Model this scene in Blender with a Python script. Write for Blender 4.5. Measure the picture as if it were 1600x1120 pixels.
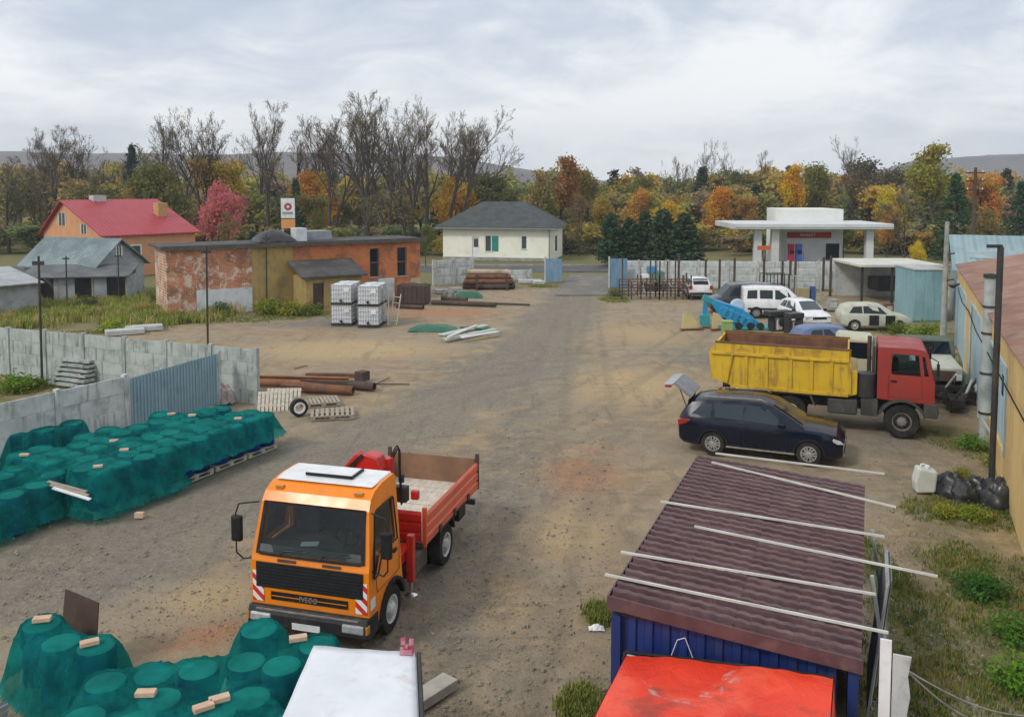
import bpy, bmesh, math, random
import numpy as np
from mathutils import Vector, Matrix, noise
for _o in list(bpy.data.objects): bpy.data.objects.remove(_o)
SC = bpy.context.scene
C = SC.collection
R = math.radians
# ---------------------------------------------------------------- camera
EYE, FOC, PITCH = 7.9, 1350.0, R(4)
cam_d = bpy.data.cameras.new('camera'); cam = bpy.data.objects.new('camera', cam_d); C.objects.link(cam)
cam.location = (0, 0, EYE); cam.rotation_euler = (math.pi/2 - PITCH, 0, 0)
cam_d.sensor_width = 36; cam_d.lens = 36*FOC/1600; cam_d.shift_y = -0.10975
cam_d.clip_start = .1; cam_d.clip_end = 9000
SC.camera = cam
# ---------------------------------------------------------------- sky, overcast with broken cloud
SUN_EL, SUN_AZ = R(40), R(228)        # azimuth from +Y clockwise
W = bpy.data.worlds.new('World'); SC.world = W; W.use_nodes = True
def sky_nodes():
    nt = W.node_tree; N = nt.nodes; L = nt.links; N.clear()
    out = N.new('ShaderNodeOutputWorld'); bg = N.new('ShaderNodeBackground'); bg.inputs['Strength'].default_value = .1
    sk = N.new('ShaderNodeTexSky'); sk.sky_type = 'NISHITA'; sk.sun_disc = False
    sk.sun_elevation = SUN_EL; sk.sun_rotation = SUN_AZ; sk.air_density = 1.2; sk.dust_density = 2
    tc = N.new('ShaderNodeTexCoord'); sp = N.new('ShaderNodeSeparateXYZ'); L.new(tc.outputs['Generated'], sp.inputs[0])
    def m(op, a, b=None, c=None):
        n = N.new('ShaderNodeMath'); n.operation = op
        for i, v in enumerate((a, b, c)):
            if v is None: continue
            if isinstance(v, (int, float)): n.inputs[i].default_value = v
            else: L.new(v, n.inputs[i])
        return n.outputs[0]
    z = m('MAXIMUM', sp.outputs[2], 0.0); den = m('ADD', z, .24)
    u = m('DIVIDE', sp.outputs[0], den); v = m('DIVIDE', sp.outputs[1], den)
    cb = N.new('ShaderNodeCombineXYZ'); L.new(u, cb.inputs[0]); L.new(v, cb.inputs[1])
    def nz(scale, detail, rough, off, dist=.4):
        mp = N.new('ShaderNodeMapping'); mp.inputs['Location'].default_value = off
        L.new(cb.outputs[0], mp.inputs['Vector'])
        n = N.new('ShaderNodeTexNoise'); n.inputs['Scale'].default_value = scale; n.inputs['Detail'].default_value = detail
        n.inputs['Roughness'].default_value = rough; n.inputs['Distortion'].default_value = dist
        L.new(mp.outputs[0], n.inputs['Vector']); return n.outputs['Fac']
    def ramp(src, stops):
        r = N.new('ShaderNodeValToRGB'); e = r.color_ramp.elements
        while len(e) < len(stops): e.new(.5)
        for k, (p, c) in enumerate(stops): e[k].position = p; e[k].color = (*c, 1)
        r.color_ramp.interpolation = 'B_SPLINE'
        L.new(src, r.inputs[0]); return r.outputs[0]
    big = nz(.95, 6, .52, (3.1, 1.7, 0), .6); fine = nz(2.6, 8, .6, (8.3, 2.2, 0), .8)
    mixv = m('ADD', m('MULTIPLY', big, .66), m('MULTIPLY', fine, .34))
    cl = ramp(mixv, [(.36, (.48, .55, .67)), (.44, (.62, .68, .77)), (.505, (.82, .85, .89)), (.57, (1., 1., 1.))])
    sc_ = N.new('ShaderNodeVectorMath'); sc_.operation = 'SCALE'
    hz = ramp(z, [(.0, (.75,)*3), (.08, (.3,)*3), (.18, (0,)*3)]); hm = N.new('ShaderNodeMix'); hm.data_type = 'RGBA'; L.new(hz, hm.inputs[0]); L.new(cl, hm.inputs[6]); hm.inputs[7].default_value = (.93, .945, .96, 1); cl = hm.outputs[2]; sc_.inputs['Scale'].default_value = 10.2; L.new(cl, sc_.inputs[0]); cl = sc_.outputs[0]
    cov = ramp(nz(.9, 5, .55, (1.3, 6.2, 0)), [(.2, (.8,)*3), (.45, (.97,)*3)])
    mx = N.new('ShaderNodeMix'); mx.data_type = 'RGBA'
    L.new(cov, mx.inputs[0]); L.new(sk.outputs[0], mx.inputs[6]); L.new(cl, mx.inputs[7])
    L.new(mx.outputs[2], bg.inputs['Color']); L.new(bg.outputs[0], out.inputs['Surface'])
sky_nodes()
# ---------------------------------------------------------------- sun (soft, through cloud)
sun_d = bpy.data.lights.new('sun', 'SUN'); sun_d.energy = 1.5; sun_d.angle = R(10); sun_d.color = (1, .95, .87)
sun = bpy.data.objects.new('sun', sun_d); C.objects.link(sun)
_sd = Vector((math.sin(SUN_AZ)*math.cos(SUN_EL), math.cos(SUN_AZ)*math.cos(SUN_EL), math.sin(SUN_EL)))
sun.rotation_euler = (-_sd).to_track_quat('-Z', 'Y').to_euler(); sun.location = _sd*60
# ---------------------------------------------------------------- exposure
VS = SC.view_settings; VS.view_transform = 'Standard'; VS.look = 'None'; VS.exposure = .16; VS.gamma = 1; VS.use_curve_mapping = False
SC.cycles.max_bounces = 6; SC.cycles.transparent_max_bounces = 12; SC.cycles.volume_bounces = 0
SC.cycles.use_denoising = True
# ================================================================ helpers
def gp(px, py, z=0.0):
    """ground (or height z) point seen at a pixel of the 1600x1120 picture, in metres"""
    u = (px-800)/FOC; v = (384.4-py)/FOC; c, s = math.cos(PITCH), math.sin(PITCH)
    t = (z-EYE)/(-s+c*v); return Vector((u*t, (c+s*v)*t, z))
def at(px, py, D):
    u = (px-800)/FOC; v = (384.4-py)/FOC; c, s = math.cos(PITCH), math.sin(PITCH)
    t = D/(c+s*v); return Vector((u*t, D, EYE+(-s+c*v)*t))
class MB:
    def __init__(s): s.v = []; s.f = []; s.mi = []; s.m = 0; s.M = None
    def add(s, vs, fs):
        o = len(s.v)
        s.v += [tuple(s.M @ Vector(p)) for p in vs] if s.M else [tuple(p) for p in vs]
        for f in fs: s.f.append([o+i for i in f]); s.mi.append(s.m)
        return s
    def box(s, c, d, rz=0, ry=0, rx=0):
        x, y, z = d[0]/2, d[1]/2, d[2]/2
        vs = [Vector((a*x, b*y, e*z)) for e in (-1, 1) for b in (-1, 1) for a in (-1, 1)]
        if rz or ry or rx:
            m = Matrix.Rotation(rz, 3, 'Z') @ Matrix.Rotation(ry, 3, 'Y') @ Matrix.Rotation(rx, 3, 'X'); vs = [m @ q for q in vs]
        return s.add([q+Vector(c) for q in vs], [(0,2,3,1),(4,5,7,6),(0,1,5,4),(2,6,7,3),(0,4,6,2),(1,3,7,5)])
    def span(s, a, b):
        return s.box([(a[i]+b[i])/2 for i in range(3)], [abs(b[i]-a[i]) for i in range(3)])
    def beam(s, p, q, w, h):
        p, q = Vector(p), Vector(q); d = (q-p).normalized(); up = Vector((0,0,1))
        if abs(d.z) > .98: up = Vector((0,1,0))
        x = d.cross(up).normalized()*w/2; y = x.cross(d).normalized()*h/2
        vs = [e+a*x+b*y for e in (p, q) for a, b in ((-1,-1),(1,-1),(1,1),(-1,1))]
        return s.add(vs, [(0,1,2,3),(7,6,5,4),(0,4,5,1),(1,5,6,2),(2,6,7,3),(3,7,4,0)])
    def tube(s, p, q, r0, r1=None, n=10, caps=True):
        r1 = r0 if r1 is None else r1
        p, q = Vector(p), Vector(q); d = (q-p).normalized(); up = Vector((0,0,1)) if abs(d.z) < .95 else Vector((1,0,0))
        x = d.cross(up).normalized(); y = d.cross(x)
        vs = []
        for e, r in ((p, r0), (q, r1)):
            for k in range(n):
                a = 2*math.pi*k/n; vs.append(e+(x*math.cos(a)+y*math.sin(a))*r)
        fs = [(k, (k+1) % n, n+(k+1) % n, n+k) for k in range(n)]
        if caps: fs += [tuple(range(n-1, -1, -1)), tuple(range(n, 2*n))]
        return s.add(vs, fs)
    def pipe(s, p, q, r, ri, n=14):           # hollow
        p, q = Vector(p), Vector(q); d = (q-p).normalized(); up = Vector((0,0,1)) if abs(d.z) < .95 else Vector((1,0,0))
        x = d.cross(up).normalized(); y = d.cross(x); vs = []
        for e, rr in ((p, r), (q, r), (q, ri), (p, ri)):
            for k in range(n):
                a = 2*math.pi*k/n; vs.append(e+(x*math.cos(a)+y*math.sin(a))*rr)
        fs = []
        for j in range(4):
            for k in range(n): fs.append((j*n+k, j*n+(k+1) % n, ((j+1) % 4)*n+(k+1) % n, ((j+1) % 4)*n+k))
        return s.add(vs, fs)
    def path(s, pts, r, n=6):
        for a, b in zip(pts[:-1], pts[1:]): s.tube(a, b, r, r, n)
        return s
    def lathe(s, prof, n=20, c=(0,0,0), axis='Z'):
        vs = []
        for r, h in prof:
            for k in range(n):
                a = 2*math.pi*k/n; x, y = r*math.cos(a), r*math.sin(a)
                vs.append((c[0]+x, c[1]+y, c[2]+h) if axis == 'Z' else (c[0]+x, c[1]+h, c[2]+y))
        fs = [(j*n+k, j*n+(k+1) % n, (j+1)*n+(k+1) % n, (j+1)*n+k) for j in range(len(prof)-1) for k in range(n)]
        if axis == 'Y': fs = [f[::-1] for f in fs]
        fs += [tuple(range(n-1, -1, -1)), tuple(range((len(prof)-1)*n, len(prof)*n))]
        return s.add(vs, fs)
    def prism(s, poly, a, b, axis='Y', wf=None):
        """polygon in (x,z) extruded along y from a to b (axis Y), or (x,y) along z, or (y,z) along x; wf(z) scales the half width"""
        n = len(poly); vs = []
        for e in (a, b):
            for p, q in poly:
                k = wf(q) if wf else 1
                vs.append({'Y': (p, e*k, q), 'Z': (p, q, e), 'X': (e, p, q)}[axis])
        return s.add(vs, [tuple(range(n)), tuple(range(2*n-1, n-1, -1))] + [(k, n+k, n+(k+1) % n, (k+1) % n) for k in range(n)])
    def grid(s, nx, ny, fn):
        vs = [fn(i/nx, j/ny) for j in range(ny+1) for i in range(nx+1)]
        return s.add(vs, [(j*(nx+1)+i, j*(nx+1)+i+1, (j+1)*(nx+1)+i+1, (j+1)*(nx+1)+i) for j in range(ny) for i in range(nx)])
    def quad(s, *p): return s.add(p, [tuple(range(len(p)))])
    def mesh(s, name, mats, smooth=None):
        me = bpy.data.meshes.new(name); me.from_pydata(s.v, [], s.f)
        for m_ in (mats if isinstance(mats, (list, tuple)) else [mats]): me.materials.append(m_)
        if any(s.mi): me.polygons.foreach_set('material_index', s.mi)
        bm = bmesh.new(); bm.from_mesh(me); bmesh.ops.recalc_face_normals(bm, faces=bm.faces); bm.to_mesh(me); bm.free()
        if smooth is not None:
            me.polygons.foreach_set('use_smooth', [True]*len(me.polygons)); me.set_sharp_from_angle(angle=R(smooth))
        me.update(); return me
    def build(s, name, mats, parent=None, smooth=None, bevel=0, loc=None, rz=0):
        o = bpy.data.objects.new(name, s.mesh(name, mats, smooth)); C.objects.link(o)
        if parent is not None: o.parent = parent
        if loc is not None: o.location = loc
        if rz: o.rotation_euler.z = rz
        if bevel:
            b = o.modifiers.new('bevel', 'BEVEL'); b.width = bevel; b.segments = 2; b.limit_method = 'ANGLE'; b.angle_limit = R(35)
        return o
def tag(o, label=None, cat=None, group=None, kind=None):
    for k, v in (('label', label), ('category', cat), ('group', group), ('kind', kind)):
        if v: o[k] = v
    return o
def thing(name, label, cat, loc=(0,0,0), rz=0, group=None):
    o = bpy.data.objects.new(name, None); C.objects.link(o); o.empty_display_size = .2
    o.location = loc; o.rotation_euler = (0, 0, rz); return tag(o, label, cat, group)
def dup(o, loc=None, rz=None, label=None, group=None, parent=None, scale=None):
    c = o.copy(); C.objects.link(c)
    if parent is not None: c.parent = parent
    if loc is not None: c.location = loc
    if rz is not None: c.rotation_euler.z = rz
    if scale is not None: c.scale = scale
    if label: c['label'] = label
    if group: c['group'] = group
    for ch in list(o.children): dup(ch, parent=c)
    return c
def inst(name, me, parent=None, loc=None, rz=0, rot=None, scale=None):
    o = bpy.data.objects.new(name, me); C.objects.link(o)
    if parent is not None: o.parent = parent
    if loc is not None: o.location = loc
    if rz: o.rotation_euler.z = rz
    if rot is not None: o.rotation_euler = rot
    if scale is not None: o.scale = scale
    return o
def boolcut(o, cutter_mb):
    """cuts the cutter out of the mesh of o and throws the cutter away"""
    c = bpy.data.objects.new('cutter', cutter_mb.mesh('cutter', o.data.materials[0])); C.objects.link(c)
    c.matrix_world = Matrix.Identity(4); p = o.parent; o.parent = None
    md = o.modifiers.new('b', 'BOOLEAN'); md.operation = 'DIFFERENCE'; md.object = c; md.solver = 'EXACT'
    dg = bpy.context.evaluated_depsgraph_get(); dg.update()
    me = bpy.data.meshes.new_from_object(o.evaluated_get(dg)); o.modifiers.remove(md)
    old = o.data; o.data = me; bpy.data.meshes.remove(old); bpy.data.objects.remove(c); o.parent = p
    return o
# ---------------------------------------------------------------- materials
class NT:
    def __init__(s, name):
        s.mat = bpy.data.materials.new(name); s.mat.use_nodes = True; s.t = s.mat.node_tree; s.t.nodes.clear()
        s.out = s.n('ShaderNodeOutputMaterial'); s.b = s.n('ShaderNodeBsdfPrincipled'); s.l(s.b.outputs[0], s.out.inputs[0])
    def n(s, k): return s.t.nodes.new(k)
    def l(s, a, b): s.t.links.new(a, b)
    def coord(s, out='Object', scale=(1,1,1), rnd=True):
        tc = s.n('ShaderNodeTexCoord'); mp = s.n('ShaderNodeMapping'); mp.inputs['Scale'].default_value = scale
        s.l(tc.outputs[out], mp.inputs['Vector'])
        if rnd:
            oi = s.n('ShaderNodeObjectInfo'); mm = s.n('ShaderNodeMath'); mm.operation = 'MULTIPLY'; mm.inputs[1].default_value = 37
            s.l(oi.outputs['Random'], mm.inputs[0]); s.l(mm.outputs[0], mp.inputs['Location'])
        return mp.outputs[0]
    def noise(s, vec, scale, detail=5, rough=.55, dist=0):
        n = s.n('ShaderNodeTexNoise'); n.inputs['Scale'].default_value = scale; n.inputs['Detail'].default_value = detail
        n.inputs['Roughness'].default_value = rough; n.inputs['Distortion'].default_value = dist
        s.l(vec, n.inputs['Vector']); return n.outputs['Fac']
    def ramp(s, src, lo, hi, a=0., b=1.):
        r = s.n('ShaderNodeMapRange'); r.inputs[1].default_value = lo; r.inputs[2].default_value = hi
        r.inputs[3].default_value = a; r.inputs[4].default_value = b; r.interpolation_type = 'SMOOTHSTEP'; s.l(src, r.inputs[0]); return r.outputs[0]
    def mix(s, f, a, b, mode='MIX'):
        m = s.n('ShaderNodeMix'); m.data_type = 'RGBA'; m.blend_type = mode
        for i, v in ((0, f), (6, a), (7, b)):
            if isinstance(v, (int, float)): m.inputs[i].default_value = v
            elif isinstance(v, tuple): m.inputs[i].default_value = (*v, 1) if len(v) == 3 else v
            else: s.l(v, m.inputs[i])
        return m.outputs[2]
    def math(s, op, a, b=None):
        m = s.n('ShaderNodeMath'); m.operation = op
        for i, v in enumerate((a, b)):
            if v is None: continue
            if isinstance(v, (int, float)): m.inputs[i].default_value = v
            else: s.l(v, m.inputs[i])
        return m.outputs[0]
    def bump(s, h, strength=.3, dist=.02):
        b = s.n('ShaderNodeBump'); b.inputs['Strength'].default_value = strength; b.inputs['Distance'].default_value = dist
        s.l(h, b.inputs['Height']); s.l(b.outputs[0], s.b.inputs['Normal'])
    def attr(s, name):
        a = s.n('ShaderNodeAttribute'); a.attribute_name = name; return a
def pm(name, c, c2=None, scale=3., rough=.7, metal=0., dirt=None, dscale=1.5, damt=.6, bump=0., bscale=30., coat=0., objcol=False, stretch=(1,1,1), drip=None, spec=.5):
    t = NT(name); v = t.coord(scale=stretch)
    col = c
    c2 = c2 or tuple(x*.82 for x in c)
    base = t.mix(t.ramp(t.noise(v, scale, 6, .6), .35, .68), c, c2)
    if objcol:
        oi = t.n('ShaderNodeObjectInfo'); base = t.mix(1., base, oi.outputs['Color'], 'MULTIPLY')
    if dirt:
        d = t.ramp(t.noise(v, dscale, 7, .68, .3), .5, .72, 0, damt); base = t.mix(d, base, dirt)
    if drip:
        v2 = t.coord(scale=(6, 6, .5)); d = t.ramp(t.noise(v2, 1.2, 5, .6), .5, .72, 0, .7); base = t.mix(d, base, drip)
    t.l(base, t.b.inputs['Base Color'])
    rr = t.ramp(t.noise(v, scale*2.3, 4), .3, .7, max(.02, rough-.1), min(1, rough+.1)); t.l(rr, t.b.inputs['Roughness'])
    t.b.inputs['Metallic'].default_value = metal; t.b.inputs['Coat Weight'].default_value = coat; t.b.inputs['Coat Roughness'].default_value = .08
    t.b.inputs['Specular IOR Level'].default_value = spec
    if bump: t.bump(t.noise(v, bscale, 5, .6), bump, .02)
    return t.mat
def glassm(name, c=(.02,.03,.035), rough=.04):
    t = NT(name); t.b.inputs['Base Color'].default_value = (*c, 1); t.b.inputs['Roughness'].default_value = rough
    t.b.inputs['Specular IOR Level'].default_value = .45; return t.mat
def clearglass(name, tint=(.55,.66,.66), keep=.75):
    t = NT(name); tr = t.n('ShaderNodeBsdfTransparent'); tr.inputs[0].default_value = (*tint, 1)
    gl = t.n('ShaderNodeBsdfGlossy'); gl.inputs['Roughness'].default_value = .03
    lw = t.n('ShaderNodeFresnel'); lw.inputs[0].default_value = 1.5
    mx = t.n('ShaderNodeMixShader'); t.l(lw.outputs[0], mx.inputs[0]); t.l(tr.outputs[0], mx.inputs[1]); t.l(gl.outputs[0], mx.inputs[2])
    t.l(mx.outputs[0], t.out.inputs[0]); return t.mat
M = {}
M['rubber'] = pm('tyre rubber', (.018,.018,.018), (.04,.036,.03), 4, .9, spec=.2, bump=.2, bscale=40)
M['black'] = pm('black plastic', (.012,.012,.013), (.022,.022,.022), 4, .5, spec=.25)
M['darksteel'] = pm('dark steel', (.05,.05,.05), (.03,.03,.03), 3, .55, .3, dirt=(.12,.1,.075), damt=.5)
M['chassis'] = pm('chassis grey', (.06,.06,.055), (.035,.035,.03), 2, .7, dirt=(.16,.13,.09), damt=.6)
M['alloy'] = pm('wheel alloy', (.55,.56,.57), (.4,.4,.41), 5, .35, .7)
M['whiterim'] = pm('white rim', (.62,.63,.62), (.45,.45,.43), 4, .5, dirt=(.2,.17,.13), damt=.5)
M['glass'] = glassm('dark glass', (.008,.014,.02)); M['glass_l'] = glassm('grey glass', (.06,.08,.085), .05)
M['clear'] = clearglass('windscreen glass')
M['chrome'] = pm('bright trim', (.7,.7,.7), (.55,.55,.55), 3, .2, .9)
M['lamp'] = pm('lamp lens', (.6,.62,.63), (.45,.47,.48), 6, .12, .3, coat=.6)
M['redlamp'] = pm('red lamp lens', (.35,.015,.015), (.25,.01,.01), 6, .15, coat=.6)
M['amber'] = pm('amber lens', (.6,.22,.02), None, 6, .2, coat=.5)
M['concrete'] = pm('concrete', (.36,.36,.33), (.24,.245,.225), 1.6, .92, dirt=(.1,.1,.085), dscale=2.2, damt=.65, bump=.35, bscale=14)
M['concrete_l'] = pm('pale concrete', (.5,.51,.5), (.38,.4,.39), 1.3, .92, dirt=(.17,.175,.16), dscale=1.8, damt=.6, bump=.35, bscale=14)
M['wood'] = pm('weathered wood', (.4,.35,.27), (.26,.22,.17), 2, .85, bump=.3, bscale=8, stretch=(1,8,8), dirt=(.13,.11,.09), damt=.5)
M['wood_l'] = pm('pale wood', (.62,.57,.48), (.45,.41,.34), 2, .85, bump=.25, bscale=8, stretch=(1,6,6))
M['rust'] = pm('rusty steel', (.2,.085,.04), (.1,.05,.035), 2.5, .85, dirt=(.05,.035,.03), damt=.7, bump=.3)
M['rust_d'] = pm('dark rust', (.085,.055,.045), (.05,.035,.03), 2.5, .85, dirt=(.15,.075,.04), damt=.5)
M['white'] = pm('white paint', (.78,.79,.8), (.68,.69,.69), 1.5, .45, dirt=(.35,.33,.29), dscale=2.5, damt=.35)
M['carwhite'] = pm('white car paint', (.75,.76,.77), (.66,.67,.67), 1.5, .3, dirt=(.4,.37,.31), damt=.3, coat=.5)
M['brick_red'] = pm('loose brick', (.5,.3,.2), (.4,.2,.12), 5, .9, dirt=(.6,.5,.4), damt=.6)
# ================================================================ ground
def seg_dist(P, pts):
    d = np.full(len(P), 1e9)
    for a, b in zip(pts[:-1], pts[1:]):
        a, b = np.array(a), np.array(b); ab = b-a; t = np.clip(((P-a) @ ab)/(ab @ ab), 0, 1)
        d = np.minimum(d, np.linalg.norm(P-(a+t[:, None]*ab), axis=1))
    return d
def gpl(*px): return [tuple(gp(x, y).xy) for x, y in px]
def blob(P, px, py, rx, ry, rot=0):
    c = gp(px, py); d = P-np.array([c.x, c.y]); ca, sa = math.cos(rot), math.sin(rot)
    x = d[:, 0]*ca+d[:, 1]*sa; y = -d[:, 0]*sa+d[:, 1]*ca
    return np.clip(1.25-np.sqrt((x/rx)**2+(y/ry)**2), 0, 1)
def lines(lo, hi, step, far):
    a = list(np.arange(lo, hi+1e-6, step)); g = step; x = a[-1]
    while x < far: g *= 1.22; x += g; a.append(min(x, far))
    g = step; x = a[0]
    while x > -far: g *= 1.22; x -= g; a.insert(0, max(x, -far))
    return np.array(a)
def make_ground():
    xs = lines(-22, 22, .2, 1480); ys = lines(8, 62, .2, 1480)
    X, Y = np.meshgrid(xs, ys); P = np.stack([X.ravel(), Y.ravel()], 1); n = len(P)
    nz = np.array([noise.noise((p[0]*.5, p[1]*.5, 0)) if abs(p[0]) < 60 and 0 < p[1] < 120 else 0 for p in P])
    nz2 = np.array([noise.noise((p[0]*1.7, p[1]*1.7, 4)) if abs(p[0]) < 60 and 0 < p[1] < 120 else 0 for p in P])
    trk = np.zeros(n)
    main = gpl((-260, 1010), (60, 905), (300, 815), (480, 730), (640, 662), (760, 600), (850, 520), (895, 470), (912, 432))
    d = seg_dist(P, main); trk = np.maximum(trk, .85*np.clip(1.5-d/(2.3+1.6*nz+.6*nz2), 0, 1)); trk = np.maximum(trk, .8*blob(P, 120, 890, 3.6, 2.2, .4)); trk = np.maximum(trk, .7*blob(P, 330, 760, 2.2, 2.5))
    d2 = seg_dist(P, gpl((560, 1180), (690, 960), (740, 850), (800, 700), (870, 560), (905, 450))); trk = np.maximum(trk, .55*np.clip(1.3-d2/(1.5+.5*nz), 0, 1))
    trk = np.maximum(trk, .8*blob(P, 520, 505, 6, 2.2)); trk = np.maximum(trk, .75*blob(P, 1130, 560, 3.5, 4))
    trk = np.maximum(trk, .8*blob(P, 900, 440, 5, 9)); trk = np.maximum(trk, .6*blob(P, 1340, 690, 5, 2)); trk = np.maximum(trk, .5*blob(P, 660, 780, 2, 3))
    # wheel ruts: pairs of narrow lines along the ways that lorries take
    rut = np.zeros(n); rr = random.Random(21)
    ways = [gpl((-260, 1010), (60, 905), (300, 815), (480, 730), (640, 662), (760, 600), (850, 520), (895, 470), (912, 432)), gpl((560, 1180), (690, 960), (740, 850), (800, 700), (870, 560), (905, 450)), gpl((690, 900), (780, 760), (950, 640), (1080, 560), (1150, 500)),
            gpl((620, 500), (760, 500), (880, 470), (912, 432)), gpl((420, 690), (600, 640), (800, 590), (1000, 560), (1250, 560)), gpl((-200, 880), (150, 850), (420, 740), (700, 700), (900, 690), (1040, 640)), gpl((760, 1180), (830, 950), (880, 800), (950, 660), (930, 500)), gpl((520, 560), (680, 570), (800, 540), (890, 470))]
    for w in ways:
        for rep in range(3):
            sh = rr.gauss(0, .9); amp = rr.uniform(.35, .9); ph = rr.uniform(0, 9)
            for o in (-.85, .85):
                pts = []
                for i, p in enumerate(w):
                    q = w[min(i+1, len(w)-1)]; p0 = w[max(i-1, 0)]; t = np.array(q)-np.array(p0); t = t/np.linalg.norm(t); nrm = np.array((-t[1], t[0])); pts.append(tuple(np.array(p)+nrm*(sh+o+.25*math.sin(i*1.3+ph))))
                fine = []
                for a, b in zip(pts[:-1], pts[1:]): fine += [tuple(np.array(a)+(np.array(b)-np.array(a))*k/4) for k in range(4)]
                d_ = seg_dist(P, fine+[pts[-1]]); rut = np.maximum(rut, amp*np.clip(1.4-d_/.24, 0, 1))
    g = np.zeros(n)
    for a in ((1560, 700, 1.6, 5, .4), (1500, 790, 1.8, 1.3), (1560, 900, 1.6, 2.4, .3), (1590, 1040, 1.5, 1.6), (1450, 1010, 1.0, 2.2), (1400, 1120, 1.2, 2), (1360, 880, .6, 2.5), (1530, 580, 1.5, 5, .3),
              (935, 960, .5, .7), (920, 1090, .55, .9), (150, 490, 9, 7), (60, 500, 8, 7), (450, 490, 4, 2.5), (30, 600, 2.6, 2.2), (-40, 640, 3, 3), (180, 512, 3, 1.2), (960, 465, 1.4, 3), (1440, 520, 3, 5),
              (1180, 452, 9, 3), (850, 446, 1.5, 1.5), (950, 448, 1.4, 2)):
        g = np.maximum(g, blob(P, *a))
    yard = (X.ravel() > -21) & (X.ravel() < 30) & (Y.ravel() < 69)
    far = np.clip((P[:, 1]-64-.04*np.abs(P[:, 0]))/6, 0, 1); far = np.maximum(far, np.clip((np.abs(P[:, 0]-4)-27)/5, 0, 1)); g = np.maximum(g, far)
    right = np.clip((P[:, 0]-(P[:, 1]*.31+1.6))/1.8, 0, 1)*np.clip((28-P[:, 1])/6, 0, 1); g = np.maximum(g, .52*right)
    red = np.zeros(n)
    for a, k in (((905, 740, 1.9, 2.6), .85), ((940, 700, 1.4, 1.6), .6), ((870, 790, 1.0, 1.6), .4), ((560, 478, 7, 4), .9), ((690, 488, 5, 3), 1), ((460, 520, 5, 2), .5), ((330, 990, 1.3, .8, .5), .8), ((560, 570, 5, 2.2), .45), ((800, 640, 3, 2), .3)):
        red = np.maximum(red, k*blob(P, *a))
    snd = np.zeros(n)
    for a, k in (((540, 545, 6, 3.5), 1), ((660, 640, 3, 2.2), .8), ((980, 600, 4, 5), .8), ((880, 830, 1.6, 2.5), .7), ((640, 690, 2.2, 2), .8), ((330, 840, 1.2, 1), .8), ((60, 870, 1.6, .8), .6), ((1600, 850, .9, 1.3), 1.2), ((780, 930, .8, 2), .9), ((330, 930, 1.6, 1.4), .7), ((820, 520, 6, 5), .5), ((1000, 520, 4, 5), .6)):
        snd = np.maximum(snd, k*blob(P, *a))
    Z = -.03+.018*nz+.012*nz2; Z = np.minimum(Z, 0)-.012*np.clip(trk, 0, 1)*np.abs(nz2)-.02*rut
    Z[np.abs(P[:, 0]) > 60] = -.04
    me = bpy.data.meshes.new('ground'); nx, ny = len(xs), len(ys)
    I = np.arange(nx*ny).reshape(ny, nx); q = np.stack([I[:-1, :-1], I[:-1, 1:], I[1:, 1:], I[1:, :-1]], -1).reshape(-1, 4)
    me.from_pydata(np.column_stack([P, Z]).tolist(), [], q.tolist())
    for nm, a in (('track', trk), ('grass', g), ('red', red), ('sand', snd), ('rut', rut)):
        at_ = me.attributes.new(nm, 'FLOAT', 'POINT'); at_.data.foreach_set('value', np.clip(a, 0, 1.2).astype(np.float32))
    me.polygons.foreach_set('use_smooth', [True]*len(me.polygons)); me.update()
    t = NT('yard ground'); v = t.coord(rnd=False)
    n1 = t.noise(v, .22, 7, .62, .4); n2 = t.noise(v, 1.3, 7, .65, .5); n3 = t.noise(v, 7, 6, .7); n4 = t.noise(v, 38, 4, .7)
    col = t.mix(t.ramp(n2, .3, .7), (.385,.29,.175), (.25,.19,.12))
    col = t.mix(t.ramp(n1, .42, .62, 0, .6), col, (.31,.265,.2))
    def layer(col, nm, c, c2, lo=.25, hi=.75, amt=1.):
        a = t.attr(nm).outputs['Fac']; k = t.math('ADD', a, t.math('MULTIPLY', t.math('SUBTRACT', n2, .5), .9)); k = t.math('ADD', k, t.math('MULTIPLY', t.math('SUBTRACT', n3, .5), .5))
        k = t.math('MULTIPLY', t.ramp(k, lo, hi, 0, amt), t.ramp(a, .02, .12))
        return t.mix(k, col, t.mix(t.ramp(n3, .3, .7), c, c2))
    col = layer(col, 'sand', (.52,.38,.2), (.4,.29,.155), .2, .85, .9)
    col = layer(col, 'red', (.44,.22,.105), (.31,.165,.09), .25, .9, .85)
    col = layer(col, 'track', (.235,.212,.175), (.16,.146,.121), .05, .85, .82)
    col = layer(col, 'grass', (.1,.11,.028), (.2,.175,.06), .25, .85, .92)
    col = layer(col, 'rut', (.18,.155,.12), (.125,.108,.085), .3, 1.1, .42)
    # tyre marks along the drive and small stones
    v3 = t.coord(scale=(1.9, .28, 1), rnd=False); mp = v3.node; mp.inputs['Rotation'].default_value = (0, 0, R(18))
    tm = t.ramp(t.noise(v3, 1.1, 5, .6, .6), .55, .68, 0, .38); col = t.mix(tm, col, (.13,.12,.1))
    v4 = t.coord(scale=(.3, 2.2, 1), rnd=False); v4.node.inputs['Rotation'].default_value = (0, 0, R(-38))
    tm = t.ramp(t.noise(v4, 1.2, 5, .6, .5), .56, .68, 0, .38); col = t.mix(tm, col, (.15,.13,.1))
    n5 = t.noise(v, 16, 5, .75); col = t.mix(t.ramp(n5, .54, .74, 0, .32), col, (.55,.46,.34)); col = t.mix(t.ramp(n5, .45, .28, 0, .5), col, (.1,.085,.06)); col = t.mix(t.ramp(n4, .55, .7, 0, .6), col, (.55,.5,.42)); col = t.mix(t.ramp(n4, .42, .28, 0, .65), col, (.07,.06,.045))
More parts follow.
